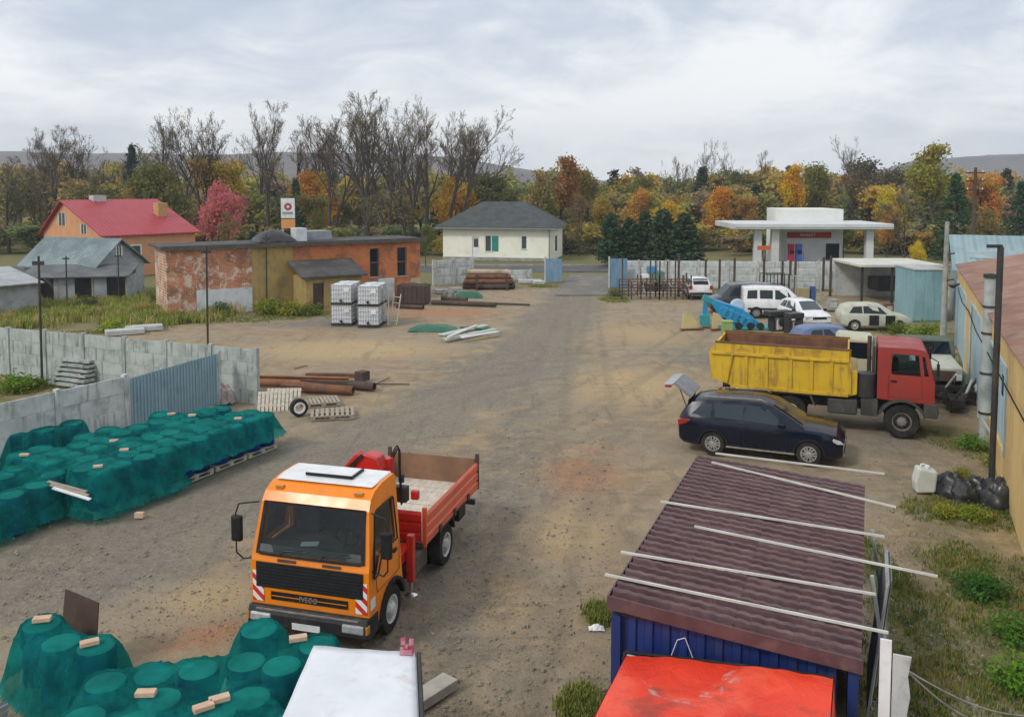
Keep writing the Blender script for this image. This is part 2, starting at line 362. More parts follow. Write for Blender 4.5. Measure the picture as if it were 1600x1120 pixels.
    vo = t.n('ShaderNodeTexVoronoi'); vo.inputs['Scale'].default_value = 9; t.l(v, vo.inputs['Vector'])
    col = t.mix(t.ramp(vo.outputs['Distance'], .16, .06, 0, .4), col, (.42,.4,.36))
    t.l(col, t.b.inputs['Base Color']); t.b.inputs['Roughness'].default_value = .95; t.b.inputs['Specular IOR Level'].default_value = .25
    t.bump(t.math('ADD', t.math('MULTIPLY', n3, .8), t.math('MULTIPLY', n5, .7)), .9, .06)
    me.materials.append(t.mat)
    o = bpy.data.objects.new('ground', me); C.objects.link(o); tag(o, kind='structure')
make_ground()
# ---------------------------------------------------------------- road past the gate
def make_road():
    m = pm('asphalt', (.1,.1,.1), (.07,.07,.072), .8, .9, dirt=(.2,.18,.14), dscale=.5, damt=.5, bump=.3)
    b = MB(); b.grid(60, 2, lambda u, v: (-90+180*u, 76+6.5*v+3*math.sin(u*2.4), .006)); o = b.build('road', m); tag(o, kind='structure')
    b = MB(); b.grid(16, 30, lambda u, v: (3.6+4.6*u+v*1.6+(1-v)*(-.5+1.2*u), 62+15*v, .003+.004*math.sin(u*3.14))); o2 = b.build('gate_approach', pm('gravel asphalt', (.17,.16,.14), (.125,.12,.11), .9, .95, dirt=(.3,.25,.17), dscale=.6, damt=.8, bump=.3)); tag(o2, kind='structure')
    k = MB(); k.span((-40, 84.9, -.05), (60, 85.1, .13)); o3 = k.build('kerb', M['concrete']); tag(o3, kind='structure')
make_road()
# ---------------------------------------------------------------- hills
def make_hill(name, prof, D, depth, seed, c1, c2):
    pts = [at(x, y, D) for x, y in prof]
    xs = [p.x for p in pts]; zs = [max(p.z, 0) for p in pts]
    def fn(u, v):
        x = xs[0]+(xs[-1]-xs[0])*u; z = np.interp(x, xs, zs)*.76
        a = math.sin(min(1, v*1.6)*math.pi/2); r = noise.fractal(Vector((x*.006, v*4, seed)), 1, 2, 6)*.07*z+noise.fractal(Vector((x*.05, v*30, seed)), 1, 2, 4)*1.6*v
        return (x, D-depth+depth*1.25*v, max(-1, z*a+r*math.sin(v*2.6)-.5))
    m = pm(name+' woods', c1, c2, .02, .95, dirt=(.06,.05,.035), dscale=.06, damt=.7, bump=1., bscale=.09)
    b = MB(); b.grid(220, 34, fn); o = b.build(name, m, smooth=60); tag(o, kind='structure')
make_hill('hills', [(-500, 232), (-200, 240), (0, 238), (120, 226), (260, 231), (430, 233), (520, 226), (640, 232), (720, 236), (790, 252), (860, 268), (940, 282), (1060, 289), (1250, 284), (1420, 262), (1500, 231), (1560, 224), (1640, 223), (1800, 218), (2100, 230)], 1250, 620, 3, (.13,.095,.085), (.075,.07,.06))
# ================================================================ trees
def leafmat(name, trans=.35):
    t = NT(name); v = t.coord(rnd=True); oi = t.n('ShaderNodeObjectInfo')
    n1 = t.noise(v, .55, 4, .6); n2 = t.noise(v, 3.5, 3, .6)
    hs = t.n('ShaderNodeHueSaturation'); t.l(oi.outputs['Color'], hs.inputs['Color'])
    t.l(t.ramp(n1, .3, .7, .475, .53), hs.inputs['Hue']); t.l(t.ramp(n2, .25, .75, .6, 1.4), hs.inputs['Value'])
    t.l(hs.outputs[0], t.b.inputs['Base Color']); t.b.inputs['Roughness'].default_value = .8; t.b.inputs['Specular IOR Level'].default_value = .2
    tl = t.n('ShaderNodeBsdfTranslucent'); t.l(hs.outputs[0], tl.inputs[0]); mx = t.n('ShaderNodeMixShader'); mx.inputs[0].default_value = trans
    t.l(t.b.outputs[0], mx.inputs[1]); t.l(tl.outputs[0], mx.inputs[2]); t.l(mx.outputs[0], t.out.inputs[0]); return t.mat
M['leaf'] = leafmat('autumn leaves'); M['needle'] = leafmat('needles', .15)
M['bark'] = pm('bark', (.075,.06,.048), (.045,.038,.032), 2, .95, bump=.4, bscale=12, dirt=(.1,.11,.06), damt=.4)
M['twig'] = pm('twigs', (.085,.066,.052), (.06,.045,.038), 2, .95)
def rot_about(v, ax, a): return Matrix.Rotation(a, 3, ax) @ v
def branch_tree(seed, h, r, stems=1, spread=.5, levels=4, bare=.35, up=.35, twig=.022, nch=(3, 5), dense=None):
    """returns (limbs, twigs, tips): h height, bare = clear stem share"""
    rnd = random.Random(seed); limbs, twigs, tips = MB(), MB(), []
    def grow(p, d, length, rad, lv):
        n = 4 if lv <= 1 else 3; pts = [p]; rr = [rad]; q = p; dd = d
        for k in range(n):
            dd = (dd+Vector((rnd.gauss(0, .13), rnd.gauss(0, .13), rnd.gauss(0, .06)+up*.12))).normalized()
            q = q+dd*length/n; pts.append(q); rr.append(max(twig*.6, rad*(1-.62*(k+1)/n)))
        mb = limbs if lv <= 1 else twigs; ns = 7 if lv == 0 else 5 if lv == 1 else 3
        for k in range(n): mb.tube(pts[k], pts[k+1], rr[k], rr[k+1], ns, False)
        if lv >= levels-1: tips.append(pts[-1]); tips.append(pts[-2])
        if lv < levels:
            m = rnd.randint(*nch)+(2 if lv == 0 else 0)
            for j in range(m):
                t = (bare if lv == 0 else .25)+(1-(bare if lv == 0 else .25))*(j+rnd.random())/m
                i = min(n-1, int(t*n)); f = t*n-i; b = pts[i].lerp(pts[i+1], f); ddir = (pts[i+1]-pts[i]).normalized()
                ax = ddir.orthogonal().normalized(); ax = rot_about(ax, ddir, rnd.uniform(0, 6.28))
                nd = rot_about(ddir, ax, spread*rnd.uniform(.6, 1.35)); nd.z += up*.5; nd.normalize()
                grow(b, nd, length*(1-t*(.45 if dense is None else .3))*rnd.uniform(*(dense or (.42, .66))), max(twig, (rr[i]*(1-f)+rr[i+1]*f)*.62), lv+1)
    for s in range(stems):
        a = rnd.uniform(0, 6.28); off = Vector((math.cos(a), math.sin(a), 0))*(.3 if stems > 1 else 0)
        d = Vector((math.cos(a)*.16*(stems > 1)+rnd.gauss(0, .03), math.sin(a)*.16*(stems > 1), 1)).normalized()
        grow(off, d, h*rnd.uniform(.7, .82), r*(1 if stems == 1 else .75), 0)
    return limbs, twigs, tips
def leaf_cloud(rnd, pts, n, size, sig):
    """n small leaf clumps scattered round the points; returns MB of quads"""
    b = MB()
    for _ in range(n):
        c = Vector(rnd.choice(pts))+Vector((rnd.gauss(0, sig), rnd.gauss(0, sig), rnd.gauss(0, sig*.8)))
        s = size*rnd.uniform(.5, 1.3); a = Vector((rnd.gauss(0, 1), rnd.gauss(0, 1), rnd.gauss(0, .7))).normalized(); x = a.orthogonal().normalized()*s; y = a.cross(x).normalized()*s*rnd.uniform(.5, 1)
        b.add([c-x, c-y*.8, c+x*rnd.uniform(.7, 1.2), c+y], [(0, 1, 2, 3)])
    return b
TREE = {}
def proto(key, limbs, twigs, leaves, leafm):
    crown = MB()
    if twigs: crown.add(twigs.v, twigs.f)
    k = len(crown.f); crown.m = 1
    if leaves: crown.add(leaves.v, leaves.f)
    tm = limbs.mesh(key+' trunk', M['bark'], 60); me = bpy.data.meshes.new(key+' crown'); me.from_pydata(crown.v, [], crown.f)
    me.materials.append(M['twig']); me.materials.append(leafm); me.polygons.foreach_set('material_index', crown.mi); me.update()
    TREE[key] = (tm, me)
def make_protos():
    for i, (st, sp, h) in enumerate(((1, .52, 15), (2, .48, 15), (1, .6, 14), (2, .45, 14), (1, .46, 15), (2, .52, 15))):
        rnd = random.Random(40+i); l, t, tips = branch_tree(10+i, h, .33, st, sp, 5, .42, .38, .016, (3, 5) if st == 1 else (3, 4), (.48, .7))
        proto('bare%d' % i, l, t, leaf_cloud(rnd, tips, 1500, .06, .25), M['leaf'])
    for i, (h, sp, n) in enumerate(((8, .75, 6200), (9, .6, 5600), (7, .85, 6000), (10, .5, 5200))):     # leafy autumn crowns
        rnd = random.Random(60+i); l, t, tips = branch_tree(70+i, h, .17, 1 if i != 2 else 2, sp, 3, .25, .3, .02, (4, 5))
        proto('leafy%d' % i, l, t, leaf_cloud(rnd, tips, n, .135, .42), M['leaf'])
    for i in range(2):                                                        # half bare, sparse leaves
        rnd = random.Random(90+i); l, t, tips = branch_tree(95+i, 9, .15, 1+i, .6, 4, .3, .35, .018, (3, 4))
        proto('sparse%d' % i, l, t, leaf_cloud(rnd, tips, 1300, .12, .3), M['leaf'])
    for i, (h, w) in enumerate(((6, 1.25), (9, 2.4), (5.5, 1.0))):                         # conifers: column, fir, column
        rnd = random.Random(120+i); l = MB(); l.tube((0, 0, 0), (0, 0, h*.96), .14, .02, 7); br = MB(); pts = []
        N_ = int(h*26)
        for k in range(N_):
            z = h*(.06+.94*(k/N_)); rr = w*((1-(k/N_))**(.6 if i != 1 else .95))*rnd.uniform(.75, 1.12); a = rnd.uniform(0, 6.28)
            e = Vector((math.cos(a)*rr, math.sin(a)*rr, z+(.35 if i != 1 else -.25)*rr)); s0 = Vector((0, 0, z-.1)); br.tube(s0, e, .025, .008, 3, False)
            for q in (.45, .65, .8, .92, 1.0): pts.append(s0.lerp(e, q))
        proto('conifer%d' % i, l, br, leaf_cloud(rnd, pts, 4200, .13, .13 if i != 1 else .16), M['needle'])
    rnd = random.Random(150); pts = []; l = MB()
    for k in range(26):
        a, e = rnd.uniform(0, 6.28), rnd.uniform(.15, 1.4); r = rnd.uniform(.5, 1.0); p = Vector((math.cos(a)*math.cos(e)*r, math.sin(a)*math.cos(e)*r, math.sin(e)*r*1.1))
        l.tube((rnd.gauss(0, .06), rnd.gauss(0, .06), 0), p, .02, .006, 4, False); pts += [p, p*.75, p*.5]
    proto('shrub0', l, None, leaf_cloud(rnd, pts, 1300, .06, .14), M['leaf'])
make_protos()
def tree(key, label, loc, sc, col, rz, name='autumn_tree', group=None, cat='tree', wide=1.):
    o = thing(name, label, cat, loc, rz, group); o.scale = (sc*wide, sc*wide, sc); tm, cm = TREE[key]
    a = inst('trunk', tm, o); b = inst('crown', cm, o); b.color = (*[min(.75, c_*1.4) for c_ in col], 1); a.color = (1, 1, 1, 1); return o
HT = {}
def proto_height(key):
    if key not in HT: HT[key] = max(v.co.z for v in TREE[key][1].vertices)
    return HT[key]
def tree_px(key, px, top, D, label, col, rz=0, wide=1., **kw):
    p = at(px, top, D); sc = max(p.z, 1)/proto_height(key)
    return tree(key, label, (p.x, D, -.05), sc, col, rz, wide=wide, **kw)
OLIVE, YEL, ORG, BRN, DKG, GRN, PNK, GLD = (.13,.125,.035), (.36,.25,.03), (.4,.2,.05), (.2,.115,.05), (.035,.065,.03), (.085,.12,.035), (.42,.12,.13), (.5,.38,.03)
TAN = (.2,.15,.08)
def plant_trees():
    bt = 'tall leafless tree '
    for k, (px, top, D, v, w, lab) in enumerate((
        (30, 236, 118, 2, .9, 'at the far left edge, shorter than its neighbours'), (82, 190, 112, 0, 1.0, 'with a spreading crown left above the red roofed house, at its gable'), (125, 205, 120, 3, .9, 'with thin stems just right of the red house gable'),
        (165, 218, 125, 2, .9, 'over the middle of the red roof'), (292, 160, 104, 1, 1.1, 'with a broad double crown behind the right end of the red roof'), (345, 180, 110, 3, .8, 'between the broad double crowned tree and the slender one'),
        (418, 150, 104, 0, .75, 'slender, standing alone left of the sign totem'), (455, 200, 116, 2, .7, 'low and thin just right of the slender lone tree'), (512, 152, 104, 1, .95, 'leftmost of the dense tall row between sign and pale house'),
        (566, 138, 100, 0, .95, 'second in the dense tall row, the highest of all'), (606, 146, 106, 3, .8, 'third in the dense tall row between sign and pale house'), (640, 148, 101, 1, .8, 'fourth in the dense tall row between sign and pale house'),
        (668, 160, 108, 0, .8, 'fifth in the dense tall row between sign and pale house'), (703, 162, 102, 3, .9, 'sixth in the dense tall row, its crown leaning right'), (738, 182, 110, 2, .9, 'rightmost of the dense tall row, above the pale house roof'),
        (585, 175, 114, 2, .8, 'half hidden at the back of the dense tall row'), (530, 180, 116, 3, .8, 'half hidden at the back left of the dense tall row'), (1088, 216, 135, 3, .6, 'with upright twigs, left one of the pair above the dark thujas'), (1140, 218, 135, 1, .6, 'with upright twigs, right one of the pair above the dark thujas'), (1190, 232, 140, 0, .6, 'rising over the left end of the fuel station canopy'),
        (1346, 208, 140, 3, .6, 'rising above the wood right of the fuel station roof'), (1058, 240, 140, 2, .5, 'thin, left of the upright pair above the thujas'),
        (555, 158, 112, 4, .8, 'in the second rank of the dense row, behind its highest tree'), (622, 152, 113, 5, .8, 'in the second rank of the dense row, at its middle'), (655, 166, 117, 1, .8, 'in the second rank of the dense row, right of its middle'), (690, 172, 116, 5, .8, 'in the second rank of the dense row, near its right end'), (720, 176, 118, 4, .8, 'in the second rank of the dense row, at its right end'), (490, 172, 113, 4, .8, 'in the second rank, just left of the dense row'), (315, 168, 113, 5, .9, 'behind the broad double crowned tree'), (270, 178, 112, 4, .8, 'left of the broad double crowned tree'), (395, 178, 114, 5, .7, 'left behind the slender lone tree'), (105, 196, 118, 5, .9, 'behind the spreading crown at the red house gable'), (60, 208, 116, 4, .8, 'left of the spreading crown at the red house gable'))):
        tree_px('bare%d' % v, px, top, D, bt+lab, (.2,.15,.06) if k % 3 else (.26,.2,.05), k*1.3, w*1.12, name='bare_tree', group='tall leafless trees beyond the yard')
    A = (('leafy0', 250, 243, 98, .95, OLIVE, 'yellow green tree beyond the right half of the red roof'), ('leafy1', 372, 240, 112, 1., YEL, 'golden orange tree behind the pink tree'), ('leafy2', 330, 276, 90, .75, PNK, 'pinkish red tree right of the red roofed house'),
         ('leafy0', 492, 258, 108, .9, (.4,.2,.03), 'orange tree right of the sign totem'), ('leafy1', 505, 296, 95, .8, (.15,.14,.04), 'olive tree below the orange one, right of the sign totem'), ('leafy2', 700, 270, 108, .8, (.4,.22,.03), 'orange tree left of the pale house roof'),
         ('leafy0', 772, 262, 112, 1.25, (.1,.11,.04), 'broad green tree above the pale house ridge'), ('leafy3', 868, 238, 108, 1.05, (.25,.12,.04), 'rust brown tree, tallest behind the pale house right end'), ('sparse0', 840, 262, 104, 1., (.22,.16,.05), 'thin brown tree between the green and the rust brown crowns'),
         ('leafy1', 922, 257, 112, 1., (.16,.13,.04), 'olive tree right of the rust brown crown'), ('leafy2', 985, 268, 128, 1., (.12,.12,.03), 'dark olive domed tree behind the orange one'), ('leafy0', 1000, 287, 112, .8, ORG, 'bright orange tree left above the thujas'),
         ('leafy2', 1062, 308, 104, 1.1, (.42,.28,.03), 'yellow orange tree just above the thujas'), ('conifer1', 1098, 258, 132, 1.2, (.03,.055,.035), 'dark conifer below the pair of leafless trees'), ('leafy0', 1125, 284, 110, .9, (.42,.2,.03), 'orange tree above the right end of the thujas'),
         ('leafy3', 1165, 262, 125, .9, (.1,.11,.04), 'green tree behind the left end of the canopy'), ('leafy1', 1175, 300, 104, .7, (.3,.16,.05), 'small russet tree over the left canopy end'), ('leafy3', 1245, 250, 108, .8, (.46,.27,.02), 'tall golden tree left behind the fuel station block'),
         ('leafy1', 1295, 248, 112, .9, (.14,.13,.04), 'olive tree right behind the fuel station block'), ('sparse1', 1330, 262, 112, 1., (.12,.09,.05), 'thin dark tree right of the fuel station block'), ('leafy2', 1362, 238, 130, 1.1, (.09,.075,.045), 'dark brown broad tree above the canopy right half'),
         ('leafy0', 1392, 288, 102, .75, (.4,.3,.03), 'yellow tree above the right canopy end'), ('leafy2', 1388, 318, 96, .6, ORG, 'low orange tree at the right canopy end'), ('leafy3', 1470, 216, 104, 1.15, (.22,.2,.035), 'tall yellow green tree, highest at the right'),
         ('conifer1', 1495, 268, 92, 1.35, (.03,.07,.025), 'dark green pine left of the utility pole'), ('leafy1', 1545, 262, 100, .95, ORG, 'orange tree behind the utility pole'), ('conifer1', 1598, 280, 86, 1.3, (.03,.06,.03), 'dark green conifer at the right edge of the picture'),
         ('leafy2', 1440, 372, 78, .62, GLD, 'bright yellow low tree beside the fuel station'), ('leafy0', 1320, 345, 92, .8, (.13,.14,.05), 'green low tree under the right half of the canopy'), ('conifer1', 205, 222, 118, .8, (.03,.05,.035), 'dark conifer above the red roof'),
         ('conifer1', 462, 276, 96, .85, (.02,.05,.035), 'dark conifer directly behind the sign totem'), ('sparse0', 190, 290, 92, 1., (.22,.14,.05), 'brown thin tree behind the red roof ridge'), ('leafy1', 430, 300, 100, .9, (.08,.1,.04), 'dark green tree left of the sign totem'),
         ('sparse1', 60, 262, 102, 1.2, (.11,.09,.045), 'dark brushy tree at the gable of the red house'), ('sparse0', 10, 270, 100, 1.3, (.09,.09,.045), 'dark brushy tree at the left picture edge'), ('sparse1', 130, 270, 104, 1.2, (.1,.09,.04), 'dark brushy tree behind the red house chimney'),
         ('sparse0', 640, 290, 96, 1.2, (.12,.1,.06), 'grey brown thin tree behind the brick building right end'), ('sparse1', 580, 300, 94, 1.1, (.11,.1,.06), 'grey brown thin tree behind the middle of the brick building'), ('sparse0', 905, 300, 98, 1., (.17,.12,.06), 'brown thin tree right of the pale house'),
         ('sparse1', 1420, 300, 92, 1., (.13,.13,.06), 'grey green thin tree between the yellow tree and the pine'), ('leafy2', 1530, 320, 84, .7, (.16,.12,.04), 'brown bushy tree below the orange one by the utility pole'), ('leafy1', 1210, 290, 118, .8, (.12,.08,.06), 'dark purple brown tree left of the golden one'),
         ('leafy0', 945, 300, 104, .7, (.28,.2,.04), 'ochre tree left of the thujas'), ('leafy0', 665, 345, 84, .6, (.12,.14,.04), 'small green tree at the right end of the brick building'), ('sparse0', 350, 330, 86, 1., (.18,.15,.05), 'pale twiggy tree under the pink one'),
         ('conifer0', 955, 330, 84, 1.5, DKG, 'leftmost dark thuja of the row at the gate'), ('conifer2', 984, 338, 85, 1.6, DKG, 'second dark thuja of the row at the gate'), ('conifer0', 1008, 326, 86, 1.3, DKG, 'third dark thuja of the row, slimmest'),
         ('conifer2', 1036, 324, 84, 1.7, DKG, 'fourth dark thuja of the row, tallest'), ('conifer0', 1070, 330, 83, 1.9, DKG, 'rightmost dark thuja of the row, widest'))
    for k, (key, px, top, D, w, col, lab) in enumerate(A):
        nm = 'thuja' if 'thuja' in lab and key in ('conifer0', 'conifer2') else 'conifer' if 'conifer' in key else 'autumn_tree'
        tree_px(key, px, top, D, lab, col, k*2.1, w, name=nm, group={'thuja': 'thujas at the gate', 'conifer': 'conifers in the wood'}.get(nm, 'autumn trees beyond the yard'))
plant_trees()
def make_wood():
    """the far wood that reads as one mass"""
    rnd = random.Random(5); src = []
    for key in ('leafy0', 'leafy1', 'sparse0', 'leafy3', 'conifer1'):
        me = TREE[key][1]; n = len(me.vertices); v = np.empty(n*3); me.vertices.foreach_get('co', v); v = v.reshape(-1, 3)
        q = np.array([p.vertices[:] for p in me.polygons if len(p.vertices) == 4 and p.material_index == 1]); q = q[::5]; vq = v[q]; cq = vq.mean(1, keepdims=True); vq = cq+(vq-cq)*1.9; src.append((vq.reshape(-1, 3), np.arange(len(q)*4).reshape(-1, 4)))
    V, F, K, off = [], [], [], 0
    cols = ((.26,.2,.12), (.32,.25,.09), (.22,.23,.09), (.42,.32,.07), (.5,.33,.06), (.19,.22,.09), (.36,.34,.08), (.24,.18,.12), (.28,.28,.08), (.46,.37,.07), (.2,.25,.09))
    for k in range(690):
        row = k % 3 if k < 420 else 3; D = (118, 145, 185, 103)[row]+rnd.uniform(-8, 8)*(1 if row < 3 else .6); X = rnd.uniform(-.66, .66)*D*1.05
        px = 800+1350*X/D; i = rnd.choice((0, 1, 1, 2, 3, 3, 4) if rnd.random() < .6 else (0, 1, 2, 3)); v, q = src[i]
        hmax = {0: 8.5, 1: 10.5, 2: 12., 3: 3.9}[row]*rnd.uniform(.75, 1.1)*(1. if px > 250 else 1.12)
        if px < 800: hmax *= .95
        s = hmax/v[:, 2].max(); a = rnd.uniform(0, 6.28); ca, sa = math.cos(a), math.sin(a); wv = (1.25 if row < 3 else 2.)*s
        used = np.unique(q); mp = np.full(len(v), -1); mp[used] = np.arange(len(used)); vv = v[used]
        V.append(np.column_stack([(vv[:, 0]*ca-vv[:, 1]*sa)*wv+X, (vv[:, 0]*sa+vv[:, 1]*ca)*wv+D, vv[:, 2]*s-.6])); F.append(mp[q]+off); off += len(used)
        c = (.035,.055,.035) if i == 4 else rnd.choice(cols); K.append(np.tile((*c, 1), (len(used), 1)))
    V = np.concatenate(V); F = np.concatenate(F); K = np.concatenate(K)
    me = bpy.data.meshes.new('far_wood'); me.from_pydata(V.tolist(), [], F.tolist())
    a = me.attributes.new('tint', 'FLOAT_COLOR', 'POINT'); a.data.foreach_set('color', K.astype(np.float32).ravel())
    t = NT('far wood leaves'); v = t.coord(rnd=False); n2 = t.noise(v, 1.2, 3, .6); hs = t.n('ShaderNodeHueSaturation'); t.l(t.attr('tint').outputs['Color'], hs.inputs['Color'])
    t.l(t.ramp(n2, .25, .75, .65, 1.35), hs.inputs['Value']); t.l(hs.outputs[0], t.b.inputs['Base Color']); t.b.inputs['Roughness'].default_value = .9; tl = t.n('ShaderNodeBsdfTranslucent'); t.l(hs.outputs[0], tl.inputs[0]); mx = t.n('ShaderNodeMixShader'); mx.inputs[0].default_value = .3; t.l(t.b.outputs[0], mx.inputs[1]); t.l(tl.outputs[0], mx.inputs[2]); t.l(mx.outputs[0], t.out.inputs[0])
    me.materials.append(t.mat); o = bpy.data.objects.new('far_wood', me); C.objects.link(o); tag(o, 'mixed brown and ochre woodland behind the buildings', 'woodland', kind='stuff')
make_wood()
# ================================================================ walls, fences, buildings
def text_part(s, size, m, parent, loc, rot, ex=.01):
    cu = bpy.data.curves.new('t', 'FONT'); cu.body = s; cu.size = size; cu.align_x = 'CENTER'; cu.align_y = 'CENTER'; cu.extrude = ex
    o = bpy.data.objects.new('lettering', cu); C.objects.link(o); dg = bpy.context.evaluated_depsgraph_get()
    me = bpy.data.meshes.new_from_object(o.evaluated_get(dg)); bpy.data.objects.remove(o); me.materials.append(m)
    return inst('lettering', me, parent, loc, rot=rot)
def brickmat(name, c1, c2, mortar, over=None, oamt=.6):
    t = NT(name); v = t.coord(); mp = t.coord(scale=(1, 1, 1)); cx = t.n('ShaderNodeSeparateXYZ'); t.l(t.n('ShaderNodeTexCoord').outputs['Object'], cx.inputs[0])
    cb = t.n('ShaderNodeCombineXYZ'); t.l(cx.outputs[0], cb.inputs[0]); t.l(cx.outputs[2], cb.inputs[1])
    b = t.n('ShaderNodeTexBrick'); b.inputs['Scale'].default_value = 1; b.inputs['Brick Width'].default_value = .26; b.inputs['Row Height'].default_value = .085; b.inputs['Mortar Size'].default_value = .008
    b.inputs['Color1'].default_value = (*c1, 1); b.inputs['Color2'].default_value = (*c2, 1); b.inputs['Mortar'].default_value = (*mortar, 1); t.l(cb.outputs[0], b.inputs['Vector'])
    col = t.mix(t.ramp(t.noise(v, 1.1, 7, .72, .5), .44, .66, 0, .75), b.outputs['Color'], (.15,.09,.06))
    if over: col = t.mix(t.ramp(t.noise(v, 1.5, 8, .75, .8), .5, .6, 0, oamt), col, over)
    t.l(col, t.b.inputs['Base Color']); t.b.inputs['Roughness'].default_value = .92; t.bump(b.outputs['Fac'], .4, -.01); return t.mat
def ribmat(name, c, c2, pitch, axis=0, metal=.2, rough=.5, dirt=(.2,.15,.1), strength=.6, damt=.5):
    t = NT(name); v = t.coord(rnd=False); sp = t.n('ShaderNodeSeparateXYZ'); t.l(v, sp.inputs[0])
    w = t.math('SINE', t.math('MULTIPLY', sp.outputs[axis], 6.2832/pitch)); col = t.mix(t.ramp(t.noise(v, .7, 6, .6), .3, .7), c, c2)
    col = t.mix(t.ramp(t.noise(v, 1.6, 7, .7, .4), .52, .72, 0, damt), col, dirt); t.l(col, t.b.inputs['Base Color'])
    t.b.inputs['Roughness'].default_value = rough; t.b.inputs['Metallic'].default_value = metal; t.bump(w, strength, pitch*.2); return t.mat
def wall_open(L, H, th, ops, x0=0., z0=0.):
    """wall along x (front at y=0, back at +th) cut by rectangular openings (xa, xb, za, zb)"""
    b = MB(); xs = sorted({x0, x0+L} | {x for o in ops for x in o[:2]})
    for a, e in zip(xs[:-1], xs[1:]):
        if e-a < 1e-4: continue
        cut = sorted((o[2], o[3]) for o in ops if o[0] <= a+1e-5 and o[1] >= e-1e-5); z = z0
        for za, zb in cut:
            if za-z > .001: b.span((a, 0, z), (e, th, za))
            z = zb
        if H-z > .001: b.span((a, 0, z), (e, th, H))
    return b
def stone_slab(L, h, th, seed):
    b = MB(); f = lambda u, v: (L*u, -th/2-.007*(abs(noise.noise((u*L*5, v*h*7, seed))) if .02 < u < .98 and .05 < v < .95 else 0)-(0 if .001 < u < .999 and .001 < v < .999 else -.015), h*v)
    b.grid(22, 7, f); b.quad((0, -th/2+.015, 0), (0, th/2, 0), (0, th/2, h), (0, -th/2+.015, h)); b.quad((L, -th/2+.015, 0), (L, th/2, 0), (L, th/2, h), (L, -th/2+.015, h))
    b.quad((0, -th/2+.015, h), (L, -th/2+.015, h), (L, th/2, h), (0, th/2, h)); b.quad((0, th/2, 0), (L, th/2, 0), (L, th/2, h), (0, th/2, h)); return b
def concrete_fence(name, label, p0, p1, n, h, rows, ms, mp, drop=()):
    p0, p1 = Vector((*p0, 0)), Vector((*p1, 0)); d = p1-p0; L = d.length/n; root = thing(name, label, 'fence', p0, math.atan2(d.y, d.x))
    sm = [stone_slab(L-.14, h/rows-.006, .07, 3.3*i).mesh('slab', ms, 40) for i in range(3)]
    pm_ = MB().span((-.075, -.085, -.05), (.075, .085, h+.06)).mesh('post', mp)
    rnd = random.Random(int(p0.x*10))
    for i in range(n+1):
        if i not in drop: inst('post', pm_, root, (i*L, 0, rnd.uniform(-.02, .02)), rot=(rnd.gauss(0, .008), rnd.gauss(0, .008), 0))
    for i in range(n):
        for r in range(rows): inst('slab', rnd.choice(sm), root, (i*L+.07, rnd.uniform(-.008, .008), r*h/rows))
    return root
M['slab_g'] = pm('mossy concrete', (.42,.46,.44), (.3,.34,.32), 1.5, .95, dirt=(.09,.11,.085), dscale=1.1, damt=.7, bump=.5, bscale=10, drip=(.06,.065,.05))
M['slab_l'] = pm('pale fence concrete', (.56,.59,.58), (.43,.46,.45), 1.5, .95, dirt=(.13,.145,.125), dscale=1.7, damt=.65, bump=.5, bscale=10, drip=(.12,.13,.115))
fa, fb = Vector((-9.25, 30.9)), Vector((-21.2, 35.7)); fd = (fb-fa).normalized()
concrete_fence('concrete_fence', 'grey green panel fence behind the blue sheet gate, in front of tall grass', fa, fa+fd*21, 10, 2.0, 4, M['slab_g'], M['slab_g'])
na, nb = Vector((-12.0, 26.5)), Vector((-13.8, 23.3)); nd = (nb-na).normalized()
concrete_fence('concrete_fence', 'pale stained panel fence rising behind the green tarps at the left edge', na, na+nd*13.8, 6, 2.0, 4, M['slab_l'], M['slab_l'])
concrete_fence('concrete_fence', 'short whitish panel fence between brick building and pipe stack', (-6.2, 68), (-3.2, 70), 2, 2.0, 3, M['slab_l'], M['concrete_l'])
concrete_fence('concrete_fence', 'long pale roadside panel fence right of the entrance gate', (7.6, 67), (28, 65.5), 9, 2.1, 4, M['slab_l'], M['concrete_l'])
concrete_fence('concrete_fence', 'low roadside panel fence left of the gate behind the pipe stack', (-3.0, 71.0), (1.6, 71.8), 2, .9, 2, M['slab_l'], M['concrete_l'])
# blue ribbed sheet gate
def corrugated(L, H, pitch, depth, seg=6, z0=0.):
    b = MB(); n = int(L/pitch); P = []
    for i in range(n): P += [(i*pitch, 0), (i*pitch+pitch*.42, 0), (i*pitch+pitch*.5, -depth), (i*pitch+pitch*.92, -depth)]
    P.append((n*pitch, 0))
    for th in (0, .012): b.add([(x, y+th, z) for x, y in P for z in (z0, H)], [(2*k, 2*k+2, 2*k+3, 2*k+1) for k in range(len(P)-1)])
    return b
def blue_gate():
    p0, p1 = Vector((-12.0, 26.62, 0)), Vector((-10.62, 30.75, 0)); d = p1-p0; L = d.length; r = thing('sheet_gate', 'blue ribbed metal gate between the two concrete fences', 'gate', p0, math.atan2(d.y, d.x))
    m = pm('blue gate paint', (.23,.36,.43), (.28,.42,.48), 1.2, .5, .2, dirt=(.14,.24,.29), dscale=1.5, damt=.5, drip=(.2,.3,.35))
    n = 4
    for i in range(n):
        b = corrugated(L/n-.01, 1.88, .15, .035, z0=.06); b.build('sheet', m, r, loc=(i*L/n, 0, 0))
    b = MB(); b.span((0, .02, .3), (L, .07, .38)); b.span((0, .02, 1.5), (L, .07, 1.58)); b.build('rail', M['darksteel'], r)
    for x in (-.05, L): MB().span((x, -.05, 0), (x+.09, .06, 1.95)).build('gate_post', M['concrete_l'], r)
blue_gate()
